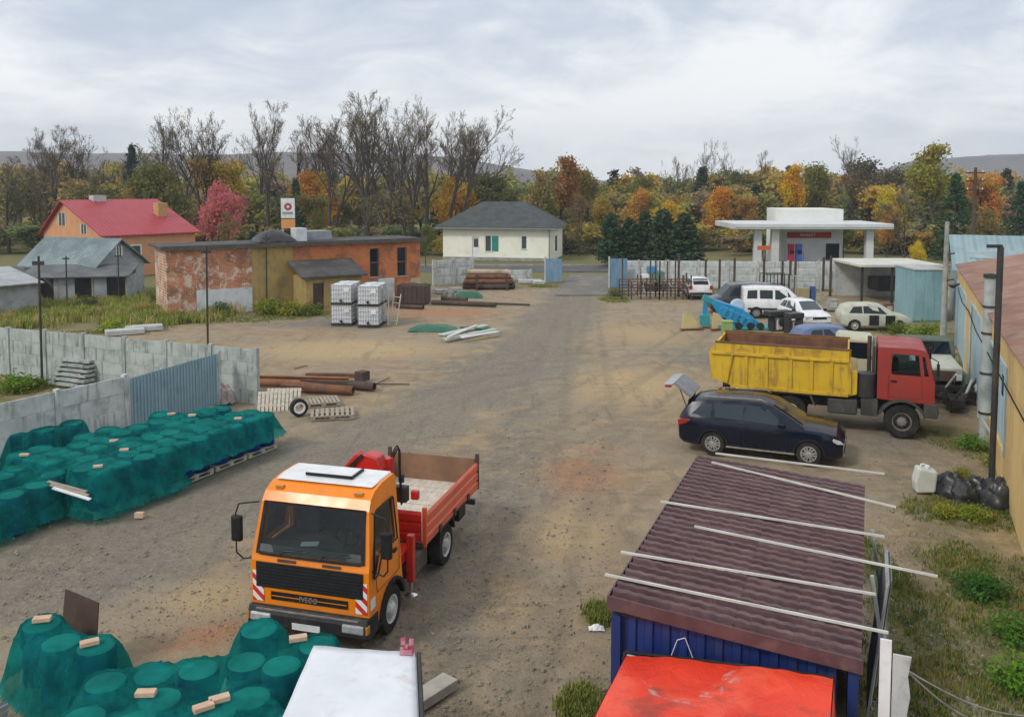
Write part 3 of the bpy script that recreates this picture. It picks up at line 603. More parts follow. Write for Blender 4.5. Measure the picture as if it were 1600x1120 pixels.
# ---------------------------------------------------------------- brick building
def brick_building():
    A, B = Vector((-20.6, 51.3)), Vector((-6.4, 60.0)); d = B-A; L = d.length
    r = thing('brick_building', 'long flat roofed brick building with patches of yellow plaster and a dark roof edge', 'building', (*A, 0), math.atan2(d.y, d.x))
    def lx(px):
        k = (px-800)/FOC; return (A.y*k-A.x)/(d.x-d.y*k)*L
    H = 4.1; red = brickmat('red brick', (.55,.15,.045), (.62,.2,.06), (.45,.24,.13), (.5,.25,.08), .3); old = brickmat('old brick', (.44,.12,.045), (.5,.18,.075), (.58,.44,.32), (.66,.6,.52), .75)
    yel = pm('yellow plaster', (.42,.3,.1), (.33,.24,.1), 1.2, .95, dirt=(.17,.13,.07), dscale=.9, damt=.75, bump=.4, drip=(.2,.15,.07)); wht = pm('white lime wash', (.62,.65,.67), (.5,.53,.55), 1.5, .95, dirt=(.3,.3,.28), damt=.6, bump=.3)
    x1, x2 = lx(392), lx(456)
    wall_open(x1, H, .3, []).build('wall', old, r)['label'] = 'worn brick wall section with pale mortar patches'
    wall_open(x2-x1, H, .3, [], x1).build('wall', yel, r)['label'] = 'stained yellow plaster wall section'
    ops = [(lx(523), lx(537), 2.0, 3.05), (lx(577), lx(592), 1.75, 3.65), (lx(620), lx(635), 1.7, 3.65)]
    wall_open(L-x2, H, .3, ops, x2).build('wall', red, r)['label'] = 'orange red brick wall section with dark windows'
    MB().span((lx(304), -.04, 0), (x1-.02, 0, 1.55)).build('wall_base', wht, r)
    MB().span((lx(590), -.03, 0), (lx(615), 0, 1.6)).build('plaster_patch', wht, r); MB().span((lx(640), -.03, 0), (L, 0, 1.5)).build('plaster_patch', pm('cream plaster', (.5,.43,.27), (.4,.34,.22), 1.5, .95, dirt=(.2,.17,.1)), r)
    MB().span((x2+.02, -.025, .0), (lx(588), 0, 1.5)).build('plaster_patch', yel, r)
    for a, b_, z0, z1 in ops:
        w = MB().span((a+.003, .2, z0+.003), (b_-.003, .24, z1-.003)).build('window', M['glass'], r)
        f = MB(); f.span((a+.004, .12, z0+.004), (a+.07, .19, z1-.004)); f.span((b_-.07, .12, z0+.004), (b_-.004, .19, z1-.004)); f.span((a+.07, .13, (z0+z1)/2-.03), (b_-.07, .18, (z0+z1)/2+.03)); f.build('window_frame', pm('old frame', (.2,.15,.12)), w)
        MB().span((a-.1, -.04, z0-.09), (b_+.1, .1, z0-.004)).build('sill', M['concrete'], w)
    [MB().span(p_, q_).build('rear_wall', old, r) for p_, q_ in (((.003, .3, 0), (.3, 4, H)), ((L-.3, .3, 0), (L-.003, 4, H)), ((.3, 3.7, 0), (L-.3, 3.997, H)))]
    tar = pm('roof felt', (.05,.05,.052), (.085,.08,.078), 1., .95, dirt=(.16,.15,.13), dscale=.6, damt=.6)
    o = MB().span((-.35, -.35, H+.003), (L+.3, 4.2, H+.14)).build('roof', tar, r); MB().span((-.37, -.37, H-.06), (L+.32, -.35, H+.2)).build('fascia', pm('fascia', (.06,.055,.05), (.1,.09,.08), 2, .8), o)
    c = MB(); c.span((lx(470), 1.0, H+.16), (lx(487), 2.2, H+1.0)); c.build('roof_hatch', wht, r); c = MB(); c.span((lx(490), 1.6, H+.16), (lx(531), 3.2, H+.75)); c.build('roof_duct', pm('grey sheet', (.3,.33,.34), (.22,.24,.25)), r)
    c = MB(); c.grid(16, 10, lambda u, v: (lx(408)+(lx(470)-lx(408))*u, .7+2.4*v, H+.155+.75*max(0, math.sin(math.pi*u))**.6*max(0, math.sin(math.pi*v))**.6+.08*noise.noise((u*7, v*7, 0))))
    tag(c.build('tarp_heap', pm('black tarp', (.015,.016,.018), (.03,.03,.033), 3, .45), smooth=60), 'black tarp heap on the flat roof below the sign totem', 'tarp').matrix_world = Matrix.Translation((*A, .02)) @ Matrix.Rotation(math.atan2(d.y, d.x), 4, 'Z')
    # small annex in front
    ax, bx = lx(456), lx(548)-.3; n = thing('annex_shed', 'small yellow lean-to with dark door and sagging black roof', 'shed', (*(A+d*(ax/L)), 0), math.atan2(d.y, d.x)); wd = bx-ax
    MB().span((0, -2.6, 0), (.25, -.06, 2.2)).build('wall', yel, n); MB().span((wd-.25, -2.6, 0), (wd, -.06, 2.1)).build('wall', yel, n)
    ow = wall_open(wd-.5, 2.1, .25, [(.45, 1.15, 0, 1.85)], .25); ow.v = [(x, y-2.6, z) for x, y, z in ow.v]; ow.build('wall', yel, n)
    MB().span((.453, -2.5, 0), (1.147, -2.44, 1.84)).build('door', pm('dark door', (.05,.035,.03), (.08,.05,.04)), n)
    rf = MB(); rf.prism([(-2.95, 2.17), (-.07, 2.95), (-.07, 3.1), (-2.95, 2.3)], -.35, wd+.25, 'X'); rf.build('roof', tar, n)
brick_building()
# ---------------------------------------------------------------- houses on the left
def gable_house(name, label, loc, rz, Ln, wl, wr, zp, zl, zr, wallm, roofm, ov=.35, win=(), doors=(), cat='house'):
    r = thing(name, label, cat, loc, rz)
    for k, x in enumerate((0, Ln-.2)):
        MB().prism([(wl, 0), (wl, zl-.02), (0, zp-.08), (-wr, zr-.02), (-wr, 0)], x, x+.2, 'X').build('gable_wall', wallm, r)
    MB().span((.2, wl-.2, 0), (Ln-.2, wl, zl-.03)).build('side_wall', wallm, r); MB().span((.2, -wr, 0), (Ln-.2, -wr+.2, zr-.03)).build('side_wall', wallm, r)
    for s, w, ze in ((1, wl, zl), (-1, wr, zr)):
        k = (zp-ze)/w; e = w+ov; ze2 = zp-k*e
        b = MB(); n = 14
        P = [(0, zp), (s*e, ze2), (s*e, ze2+.1), (0, zp+.1)]; b.prism(P, -ov, Ln+ov, 'X'); b.build('roof', roofm, r)
    for (x0, x1, z0, z1, side) in win:         # windows on gable 0 (side 'g', y range) or right wall ('r', x range)
        wn = MB(); fr = MB()
        if side == 'g': wn.span((-.02, x0, z0), (-.004, x1, z1)); fr.span((-.045, x0-.06, z0-.06), (-.021, x0+.05, z1+.06)); fr.span((-.045, x1-.05, z0-.06), (-.021, x1+.06, z1+.06)); fr.span((-.045, (x0+x1)/2-.04, z0), (-.021, (x0+x1)/2+.04, z1))
        else: wn.span((x0, -wr-.02, z0), (x1, -wr-.004, z1)); fr.span((x0-.06, -wr-.045, z0-.06), (x0+.05, -wr-.021, z1+.06)); fr.span((x1-.05, -wr-.045, z0-.06), (x1+.06, -wr-.021, z1+.06)); fr.span((x0, -wr-.045, z1-.04), (x1, -wr-.021, z1+.06))
        o = wn.build('window', M['glass_l'], r); fr.build('window_frame', M['white'], o)
    return r
redroof = ribmat('red metal roof', (.42,.035,.055), (.36,.03,.045), .38, 0, .1, .45, (.2,.05,.05), .5, .3)
orange_wall = pm('orange render', (.6,.3,.15), (.52,.27,.14), .8, .9, dirt=(.35,.2,.12), damt=.4)
h = gable_house('house', 'orange rendered house with a large red metal roof', (-40.4, 78, 0), R(50.2), 8.4, 4.6, 7.5, 6.5, 3.5, 3.7, orange_wall, redroof, .4, [(-.2, 1.2, 4.3, 5.4, 'g'), (-4.4, -3.3, 3.7, 4.5, 'g'), (2, 3.2, 1.4, 2.7, 'r'), (5.2, 6.4, 1.4, 2.7, 'r')])
MB().span((2.4, -.5, 5.9), (3.6, .4, 7.0)).build('chimney', M['concrete_l'], h); MB().span((6.6, -4.3, 4.6), (7.5, -3.4, 6.3)).build('chimney', pm('ochre chimney', (.5,.3,.12)), h)
slate = ribmat('grey asbestos roof', (.22,.28,.29), (.13,.17,.18), .3, 0, 0, .9, (.33,.36,.35), .5, .8)
greywall = pm('grey boards', (.36,.38,.4), (.25,.27,.28), 1, .9, dirt=(.12,.12,.12), damt=.6)
h = gable_house('old_shed', 'old grey shed with patched asbestos roof and whitish gable', (-28.4, 62.2, 0), math.atan2(.335, -.94), 6.6, 2.2, 2.4, 4.0, 2.3, 2.3, greywall, slate, .35, [(-.25, .25, 2.9, 3.5, 'g')], cat='shed')
def lean_to(name, label, loc, rz, L, w, z0, z1, m, rm, op):
    r = thing(name, label, 'shed', loc, rz)
    for x in np.linspace(.06, L-.06, 4): MB().span((x-.06, .02, 0), (x+.06, .14, z0)).build('post', M['wood'], r)
    MB().span((0, w-.1, 0), (L, w, z1-.05)).build('rear_wall', m, r); MB().span((0, .15, 0), (.08, w-.1, z0-.02)).build('side_wall', m, r); MB().span((L-.08, .15, 0), (L, w-.1, z0-.02)).build('side_wall', m, r)
    for a, b in op: MB().span((a, .03, 0), (b, .1, z0-.03)).build('wall', m, r)
    MB().prism([(-.3, z0), (w+.2, z1), (w+.2, z1+.07), (-.3, z0+.07)], -.2, L+.2, 'X').build('roof', rm, r); return r
lean_to('lean_to', 'dark open lean-to at the foot of the old grey shed', (-32.5, 57.0, 0), R(12), 6.5, 3, 1.75, 2.3, greywall, pm('dark felt', (.07,.075,.08), (.13,.14,.14), 1), [(1.9, 3.2), (4.4, 5.2)])
lean_to('lean_to', 'low shed with pale grey sloping roof at the left edge', (-33.5, 47.5, 0), R(52), 7, 4.5, 1.9, 2.6, greywall, pm('pale roof felt', (.4,.42,.42), (.28,.3,.3), .8, dirt=(.15,.16,.15)), [(0, 2.2), (3.6, 6.9)])
# ---------------------------------------------------------------- pale house by the road
def pale_house():
    c = gp(860, 409); a = R(12); r = thing('house', 'cream house with dark hipped roof beyond the yard gate', 'house', c, math.pi-a)      # local x runs to the left along the front, local y away from the yard is -y
    L, Dp, H = 11.6, 8.2, 3.5; m = pm('cream render', (.86,.86,.75), (.79,.79,.69), .7, .9, dirt=(.5,.5,.4), damt=.35); rm = pm('dark shingle', (.065,.075,.075), (.045,.052,.055), 1.2, .85, dirt=(.11,.12,.1), damt=.4)
    f = wall_open(L, H, .3, [(2.5, 3.1, 1.3, 2.6), (6.3, 7.0, 1.0, 2.6), (7.6, 8.4, .25, 2.5)]); f.v = [(x, -y, z) for x, y, z in f.v]; f.build('front_wall', m, r)
    s = MB(); s.span((0, -Dp, 0), (.3, -.3, H)); s.build('side_wall', m, r); s = MB(); s.span((L-.3, -Dp, 0), (L, -.3, H)); s.build('side_wall', m, r); s = MB(); s.span((.3, -Dp, 0), (L-.3, -Dp+.3, H)); s.build('rear_wall', m, r)
    MB().span((-.05, .004, 0), (L+.05, .06, .35)).build('plinth', M['concrete'], r)
    for x0, x1, z0, z1, mm in ((2.5, 3.1, 1.3, 2.6, 'g'), (6.3, 7.0, 1.0, 2.6, 't')):
        w = MB().span((x0+.003, -.15, z0+.003), (x1-.003, -.1, z1-.003)).build('window', M['glass_l'], r)
        q = MB(); q.span((x0-.06, .004, z0-.08), (x1+.06, .08, z0-.004)); q.span((x0+.004, -.09, z0+.004), (x0+.06, -.03, z1-.004)); q.span((x1-.06, -.09, z0+.004), (x1-.004, -.03, z1-.004)); q.build('window_frame', M['white'], w)
        if mm == 't': MB().span((x0-.75, .004, z0), (x0-.05, .05, z1)).build('shutter', pm('teal shutter', (.02,.25,.2)), r)
    d = MB().span((7.603, -.15, .25), (8.397, -.1, 2.497)).build('door', M['white'], r); MB().span((7.75, -.1, 1.4), (8.25, -.09, 2.3)).build('door_pane', M['glass_l'], d)
    w = MB().span((-.03, -4.2, .9), (-.004, -3.0, 2.5)).build('window', M['glass_l'], r); MB().span((-.05, -4.3, 2.5), (-.004, -2.9, 2.6)).build('window_frame', M['white'], w)
    e = .7; z = H+.003; zr = 6.1; P = [(-e, e, z), (L+e, e, z), (L+e, -Dp-e, z), (-e, -Dp-e, z), (3.4, -Dp/2, zr), (L-3.4, -Dp/2, zr)]
    for k, f in enumerate(((0, 1, 5, 4), (1, 2, 5), (2, 3, 4, 5), (3, 0, 4))):
        MB().quad(*[P[i] for i in f]).add([], []).build('roof', rm, r).modifiers.new('t', 'SOLIDIFY').thickness = .06
    g = MB(); g.span((-e, e+.005, z-.13), (L+e, e+.12, z-.01)); g.tube((.12, .1, .1), (.12, .1, z-.1), .05); g.build('gutter', pm('grey gutter', (.25,.27,.27)), r)
pale_house()
# ---------------------------------------------------------------- fuel station and totem sign
def fuel_station():
    r = thing('fuel_station', 'fuel station with wide white canopy and red band', 'building', (0, 0, 0)); D = 80
    z1 = at(1270, 350, D).z; x0, x1 = at(1149, 350, D).x, at(1397, 350, D).x; pale = pm('grey white panel', (.62,.64,.64), (.54,.56,.56), .6, .5)
    MB().span((x0, D, z1-.5), (x1, D+8, z1)).build('canopy', pale, r, bevel=.03); MB().span((x0-.02, D-.03, z1-.4), (x1+.02, D-.004, z1-.28)).build('canopy_stripe', pm('grey stripe', (.35,.4,.42)), r)
    for px in (1185, 1212, 1360): x = at(px, 360, D+1).x; MB().span((x-.35, D+1, 0), (x+.35, D+1.5, z1-.5)).build('column', pale, r)
    a, b = at(1226, 340, 85).x, at(1318, 340, 85).x; zt = at(1270, 327, 85).z
    MB().span((a, 85, 0), (b, 91, zt)).build('shop_block', pm('shop panel', (.72,.73,.69), (.66,.67,.64), .6, .7), r, bevel=.04)
    q = MB().span((a+.3, 84.9, 2.75), (b-1.2, 84.99, 3.3)).build('sign_band', pm('red band', (.5,.03,.02), (.42,.03,.03)), r); text_part('MARKET', .42, M['white'], q, ((a+b)/2-.6, 84.88, 3.02), (math.pi/2, 0, 0))
    sh = MB(); sh.span((a+.2, 84.93, .3), (b-.2, 84.99, 2.6)); sh.build('shop_front', pm('shop front', (.75,.78,.8), (.66,.69,.71), .9, .4), r)
    MB().span((a+4.1, 84.86, .6), (a+5.4, 84.92, 2.2)).build('shop_window', M['glass'], r)
    for px, c, w in ((1236, (.45,.02,.05), 9), (1248, (.05,.12,.5), 10)):
        p = at(px, 392, 82); k = thing('fuel_pump', '%s fuel pump in front of the station shop' % ('red' if c[0] > .2 else 'blue'), 'fuel pump', (p.x, 82, 0)); m = pm('pump paint', c)
        MB().span((-.3, -.25, 0), (.3, .25, .2)).build('plinth', M['concrete'], k); MB().span((-.27, -.2, .2), (.27, .2, 2.35)).build('cabinet', m, k, bevel=.03); MB().span((-.2, -.22, 1.4), (.2, -.203, 1.8)).build('display', M['glass'], k); MB().path([(.3, 0, .7), (.42, -.1, .5), (.4, -.1, 1.5), (.29, 0, 1.7)], .025).build('hose', M['rubber'], k)
    p = at(1194, 383, 79); k = thing('price_board', 'small orange red board under the left end of the canopy', 'sign', (p.x, 79, 0)); MB().span((-.05, -.05, 0), (.05, .05, 2)).build('post', M['chrome'], k); MB().span((-.6, -.06, 2), (.6, .06, 2.4)).build('board', pm('orange board', (.55,.12,.04)), k)
fuel_station()
def totem():
    p = at(450, 330, 80); r = thing('totem_sign', 'tall white price totem with red ring emblem above an orange panel', 'sign', (p.x, 80, 0), R(8)); z = lambda y: at(450, y, 80).z
    MB().span((-.62, -.15, z(341)), (.62, .15, z(310))).build('upper_panel', pm('totem white', (.68,.74,.7)), r, bevel=.02); MB().span((-.62, -.14, z(357)), (.62, .14, z(342.5))).build('lower_panel', pm('totem orange', (.62,.27,.09), (.6,.35,.2), .7), r, bevel=.02)
    MB().pipe((.02, -.17, z(323)), (.02, -.151, z(323)), .34, .14, 24).build('emblem', pm('emblem red', (.45,.03,.07)), r); MB().span((-.5, -.165, z(335)), (.45, -.151, z(331))).build('name_strip', pm('grey strip', (.25,.33,.35)), r)
    for x in (-.5, .5): MB().span((x-.09, -.1, 0), (x+.09, .1, z(357.2))).build('leg', M['concrete_l'], r)
totem()
# ---------------------------------------------------------------- workshop along the right edge
def workshop():
    A, B = Vector((21.7, 41.8)), Vector((12.0, 20.3)); d = (B-A).normalized(); B = B+d*6; L = (B-A).length        # local x towards the camera, local y to the right is +
    r = thing('workshop', 'long yellow workshop with rusty brown ribbed roof and pale blue doors', 'building', (*A, 0), math.atan2(d.y, d.x))
    yel = pm('ochre render', (.72,.5,.19), (.62,.43,.18), .7, .93, dirt=(.42,.31,.15), dscale=.8, damt=.6, bump=.3, drip=(.33,.25,.14)); blu = pm('pale blue paint', (.45,.6,.66), (.36,.51,.57), .9, .6, dirt=(.24,.3,.3), damt=.5, drip=(.2,.27,.28))
    H = 4.05
    def lx(px):
        k = (px-800)/FOC; t = (k*A.y-A.x)/(d.x-k*d.y); return t
    ops = [(lx(1500), lx(1515), 0, 3.2), (lx(1523), lx(1541), 0, 3.3), (lx(1554), lx(1584), .9, 3.15)]
    w = wall_open(L, H, .35, ops); w.build('wall', yel, r)
    for k, (a, b, z0, z1) in enumerate(ops):
        n = 2 if k < 2 else 3
        dr = MB()
        for i in range(n): MB().span((a+(b-a)*i/n+.012, .06, z0+.02), (a+(b-a)*(i+1)/n-.012, .12, z1-.01)).build('door_leaf', blu, r, bevel=.01)
        f = MB(); f.span((a-.09, -.04, z0), (a, .05, z1+.09)); f.span((b, -.04, z0), (b+.09, .05, z1+.09)); f.span((a, -.04, z1), (b, .05, z1+.09)); f.build('door_frame', blu, r)
        if k == 2:
            for q in (.28, .7): MB().span((a+(b-a)*q-.2, .045, 2.2), (a+(b-a)*q+.2, .059, 2.75)).build('door_pane', M['glass'], r)
    g = MB(); g.prism([(.35, 0), (.35, H), (5, 5.05), (9.6, H), (9.6, 0)], .003, .33, 'X'); g.build('gable_wall', yel, r); MB().prism([(.37, H+.003), (5, 5.05), (9.58, H+.003)], L-.3, L-.003, 'X').build('gable_wall', yel, r)
    MB().span((.34, 9.3, 0), (L, 9.6, H)).build('rear_wall', yel, r); MB().span((L-.3, .36, 0), (L, 9.29, H)).build('rear_wall', yel, r)
    rm = pm('rusty ribbed sheet', (.3,.16,.11), (.37,.23,.17), .9, .7, .1, dirt=(.17,.1,.075), dscale=1.1, damt=.65, drip=None)
    n = 6
    for s, y0 in ((1, -.14), (-1, 9.8)):
        for i in range(n):
            a, b = L*i/n-.3*(i == 0), L*(i+1)/n+.3*(i == n-1); mb = MB(); st = int((b-a)/.13)
            sheet = lambda u, v, a=a, b=b: (a+(b-a)*u-.004*(1 if u == 1 else 0), y0+(5.0-y0)*v, H+.0+.2*(0)+(5.12-H+.02)*v-.02*(1-v)+.026*math.cos(u*st*math.pi)+.005*(i % 2))
            mb.grid(st, 1, sheet); mb.build('roof_sheet', rm, r, smooth=50).modifiers.new('t', 'SOLIDIFY').thickness = .012
        c = MB(); c.path([(1.5, -.08, 3.1), (5, -.1, 2.85), (9, -.1, 3.0), (13, -.1, 2.8), (L, -.1, 2.95)], .02); c.build('wall_cable', M['black'], r)
    MB().tube((3.2, -.1, 3.45), (3.2, -.35, 3.4), .05).lathe([(.06, 0), (.18, .1), (.2, .16)], 12, (3.2, -.38, 3.25)).build('wall_lamp', M['darksteel'], r)
    MB().span((0, -.06, 0), (L, -.004, .45)).build('plinth', pm('grey plinth', (.33,.36,.34), (.25,.27,.26), 1, .95, dirt=(.14,.15,.1), damt=.6), r) if False else None
workshop()
def teal_hall():
    r = thing('metal_hall', 'hall with pale teal ribbed roof behind the brown roof', 'building', (24.5, 47, 0), R(-24)); m = ribmat('teal sheet', (.28,.4,.42), (.22,.33,.36), .6, 0, .2, .5, (.2,.25,.26), .6)
    MB().span((0, 0, 0), (26, 9, 3.2)).build('wall', pm('hall wall', (.34,.42,.44), (.28,.35,.37), .8), r)
    MB().prism([(-.4, 3.2), (4.5, 4.9), (9.4, 3.2), (9.4, 3.3), (4.5, 5.0), (-.4, 3.3)], -.4, 26.4, 'X').build('roof', m, r)
    b = MB(); b.prism([(1.2, 3.86), (2.2, 4.2), (2.2, 4.24), (1.2, 3.9)], .5, 25.5, 'X'); b.build('roof_light', pm('roof light', (.18,.25,.27), (.3,.38,.4), 1.5, .3), r)
teal_hall()
def shelter():
    p0, p1 = gp(1326, 470), gp(1450, 470); r = thing('open_shelter', 'open shelter with flat pale roof edge beside the teal container', 'shelter', (p0.x, 57, 0)); L = (1450-1326)*57/1350
    z = at(1390, 414, 57).z; MB().span((-.2, -.3, z-.12), (L+.1, 5, z+.03)).build('roof', pm('pale roof sheet', (.6,.6,.52), (.5,.5,.44), .8), r)
    for x in (.1, L*.4, L*.72): MB().span((x-.07, 0, 0), (x+.07, .14, z-.12)).build('post', M['darksteel'], r)
    MB().span((0, 4.6, 0), (L, 4.8, z-.12)).build('rear_wall', M['concrete_l'], r)
    MB().span((L*.42, 2.5, .6), (L*.8, 4.2, 1.5)).build('workbench', M['darksteel'], r)
    a = gp(1427, 503); w = 1.75; k = thing('teal_container', 'pale teal sheet metal cabin right of the open shelter', 'container', (a.x, a.y, 0), R(-4)); m = pm('teal paint', (.2,.36,.4), (.25,.42,.45), .8, .55, dirt=(.2,.26,.26), damt=.4, drip=(.14,.24,.26)); hz = at(1427, 421, a.y).z
    for i in range(3): MB().span((i*w/3+.005, 0, .1), ((i+1)*w/3-.005, .05, hz-.06)).build('panel', m, k, bevel=.01)
    MB().span((0, .055, 0), (w, 3, hz-.05)).build('shell', m, k); MB().span((-.06, -.06, hz-.05), (w+.06, 3.1, hz+.03)).build('roof', M['concrete_l'], k)
shelter()
# ---------------------------------------------------------------- yard gate leaves of blue sheet
for (px, py, rz, lab) in ((853, 441, R(75), 'open blue gate leaf at the left side of the entrance'), (953, 451, R(98), 'open blue gate leaf at the right side of the entrance')):
    a = gp(px, py); g = thing('gate_leaf', lab, 'gate', a, rz-math.pi/2+R(0)); m = pm('weathered blue', (.13,.26,.38), (.18,.3,.42), 1.2, .6, dirt=(.25,.3,.33), damt=.5, drip=(.1,.17,.22)); hz = at(px, 404, a.y).z
    for i in range(3): corrugated(.45, hz, .15, .025, z0=.1).build('sheet', m, g, loc=(i*.46*math.cos(.2), -.02*i, 0))
    f = MB(); f.span((0, .02, .15), (1.35, .06, .23)); f.span((0, .02, hz-.2), (1.35, .06, hz-.12)); f.build('rail', M['darksteel'], g); MB().span((-.12, -.05, 0), (-.01, .08, hz+.15)).build('gate_post', M['concrete_l'], g)
# ---------------------------------------------------------------- poles
def pole(name, label, px, py, top, r0, r1, m, lean=0, extra=None, n=12):
    a = gp(px, py); z = at(px, top, a.y).z; k = thing(name, label, 'pole', a)
    MB().tube((0, 0, -.1), (lean*z, 0, z), r0, r1, n).build('shaft', m, k, smooth=50)
    if extra: extra(k, z)
    return k
def bands(k, z):
    for q in (.18, .42, .66, .82): MB().pipe((0, 0, z*q), (0, 0, z*q+.06), .205, .16, 16).build('band', M['darksteel'], k)
    MB().pipe((0, 0, z-.02), (0, 0, z+.1), .2, .1, 16).build('cap', M['darksteel'], k)
pole('concrete_pole', 'thick grey banded pole in front of the pale blue workshop doors', 1538, 692, 433, .18, .165, pm('pole grey', (.42,.46,.44), (.3,.34,.33), 1.5, .9, dirt=(.13,.15,.14), damt=.5), 0, bands)
pole('steel_pole', 'slim black steel pole with short top arm before the workshop', 1548, 782, 386, .075, .075, M['darksteel'], 0, lambda k, z: MB().span((-.32, -.06, z-.02), (.02, .06, z+.06)).build('top_arm', M['darksteel'], k))
pole('lattice_pole', 'tall grey concrete pole beside the far corner of the workshop', 1473, 548, 346, .16, .1, M['concrete'], 0, lambda k, z: [MB().tube((0, -.18, q), (.32, -.18, q+.05), .035).build('bracket', M['darksteel'], k) for q in (z*.55, z*.75)], 8)
def arms(k, z):
    for q in (.80, .88, .95): MB().span((-.75, -.06, z*q), (.75, .06, z*q+.1)).build('cross_arm', M['darksteel'], k); [MB().tube((e, 0, z*q+.1), (e, 0, z*q+.26), .04).build('insulator', M['white'], k) for e in (-.6, .6)]
k = thing('utility_pole', 'dark utility pole with cross arms in front of the orange tree', 'pole', (at(1520, 385, 70).x, 70, 0)); z = at(1520, 262, 70).z; MB().tube((0, 0, 0), (0, 0, z), .19, .12, 10).build('shaft', M['rust_d'], k); arms(k, z)
for px, py, top, lab in ((66, 602, 400, 'thin dark pole standing in the walled corner before the far fence'), (105, 478, 400, 'thin dark pole in front of the pale sloping shed roof'), (186, 474, 396, 'thin dark pole before the whitish shed gable'), (325, 556, 384, 'thin dark pole before the white base of the brick building'), (417, 486, 366, 'thin dark pole at the yellow plastered wall')):
    pole('steel_pole', lab, px, py, top, .05, .045, M['darksteel'], .01, (lambda k, z: MB().span((-.2, -.03, z*.93), (.25, .03, z*.96)).build('bracket', M['darksteel'], k)), 8)
# ================================================================ vehicles (local x forward, y left)
_wc = {}
def wheel(parent, loc, r, w, rimm, style='steel', side=1, hub=.6, dual=False):
    key = (r, w, rimm.name, style, hub)
    if key not in _wc:
        ri = r*hub; b = MB(); b.lathe([(ri*.85, -w/2+.03), (ri, -w/2), (r*.93, -w/2), (r*.985, -w*.36), (r, -w*.2), (r, w*.2), (r*.985, w*.36), (r*.93, w/2), (ri, w/2), (ri*.85, w/2-.03)], 32, axis='Y')
        tm = b.mesh('tyre', M['rubber'], 40); q = MB()
        if style == 'alloy':
            q.pipe((0, w/2-.05, 0), (0, w/2+.004, 0), ri*.99, ri*.86, 32); q.lathe([(ri*.24, w/2-.05), (ri*.24, w/2), (ri*.1, w/2+.01)], 16, axis='Y')
            for k in range(6):
                a = k*math.pi/3; ca, sa = math.cos(a), math.sin(a); px, pz = -sa, ca
                for s in (-1, 1): q.beam((ca*ri*.15+px*s*.012, w/2-.02, sa*ri*.15+pz*s*.012), (ca*ri*.9+px*s*.045, w/2-.012, sa*ri*.9+pz*s*.045), .034, .04)
        else:
            q.lathe([(ri*.99, w/2-.03), (ri*.99, w/2+.008), (ri*.88, w/2-.0), (ri*.8, w/2-.07), (ri*.5, w/2-.03), (ri*.42, w/2+.03), (ri*.2, w/2+.05), (ri*.03, w/2+.05)], 28, axis='Y')
            for k in range(8):
                a = k*math.pi/4; q.tube((math.cos(a)*ri*.5, w/2-.03, math.sin(a)*ri*.5), (math.cos(a)*ri*.5, w/2+.015, math.sin(a)*ri*.5), .018, .014, 6)
        dk = MB()
        if style != 'alloy':
            for k in range(8):
                a = (k+.5)*math.pi/4; dk.tube((math.cos(a)*ri*.67, w/2-.06, math.sin(a)*ri*.67), (math.cos(a)*ri*.67, w/2-.042, math.sin(a)*ri*.67), ri*.075, ri*.075, 8)
        _wc[key] = (tm, q.mesh('rim', rimm, 35), dk.mesh('rim_hole', M['black']) if dk.v else None)
    tm, qm, dm = _wc[key]; o = inst('wheel', tm, parent, loc, rz=0 if side > 0 else math.pi); rim = inst('rim', qm, o)
    if dm: inst('rim_hole', dm, o)
    return o
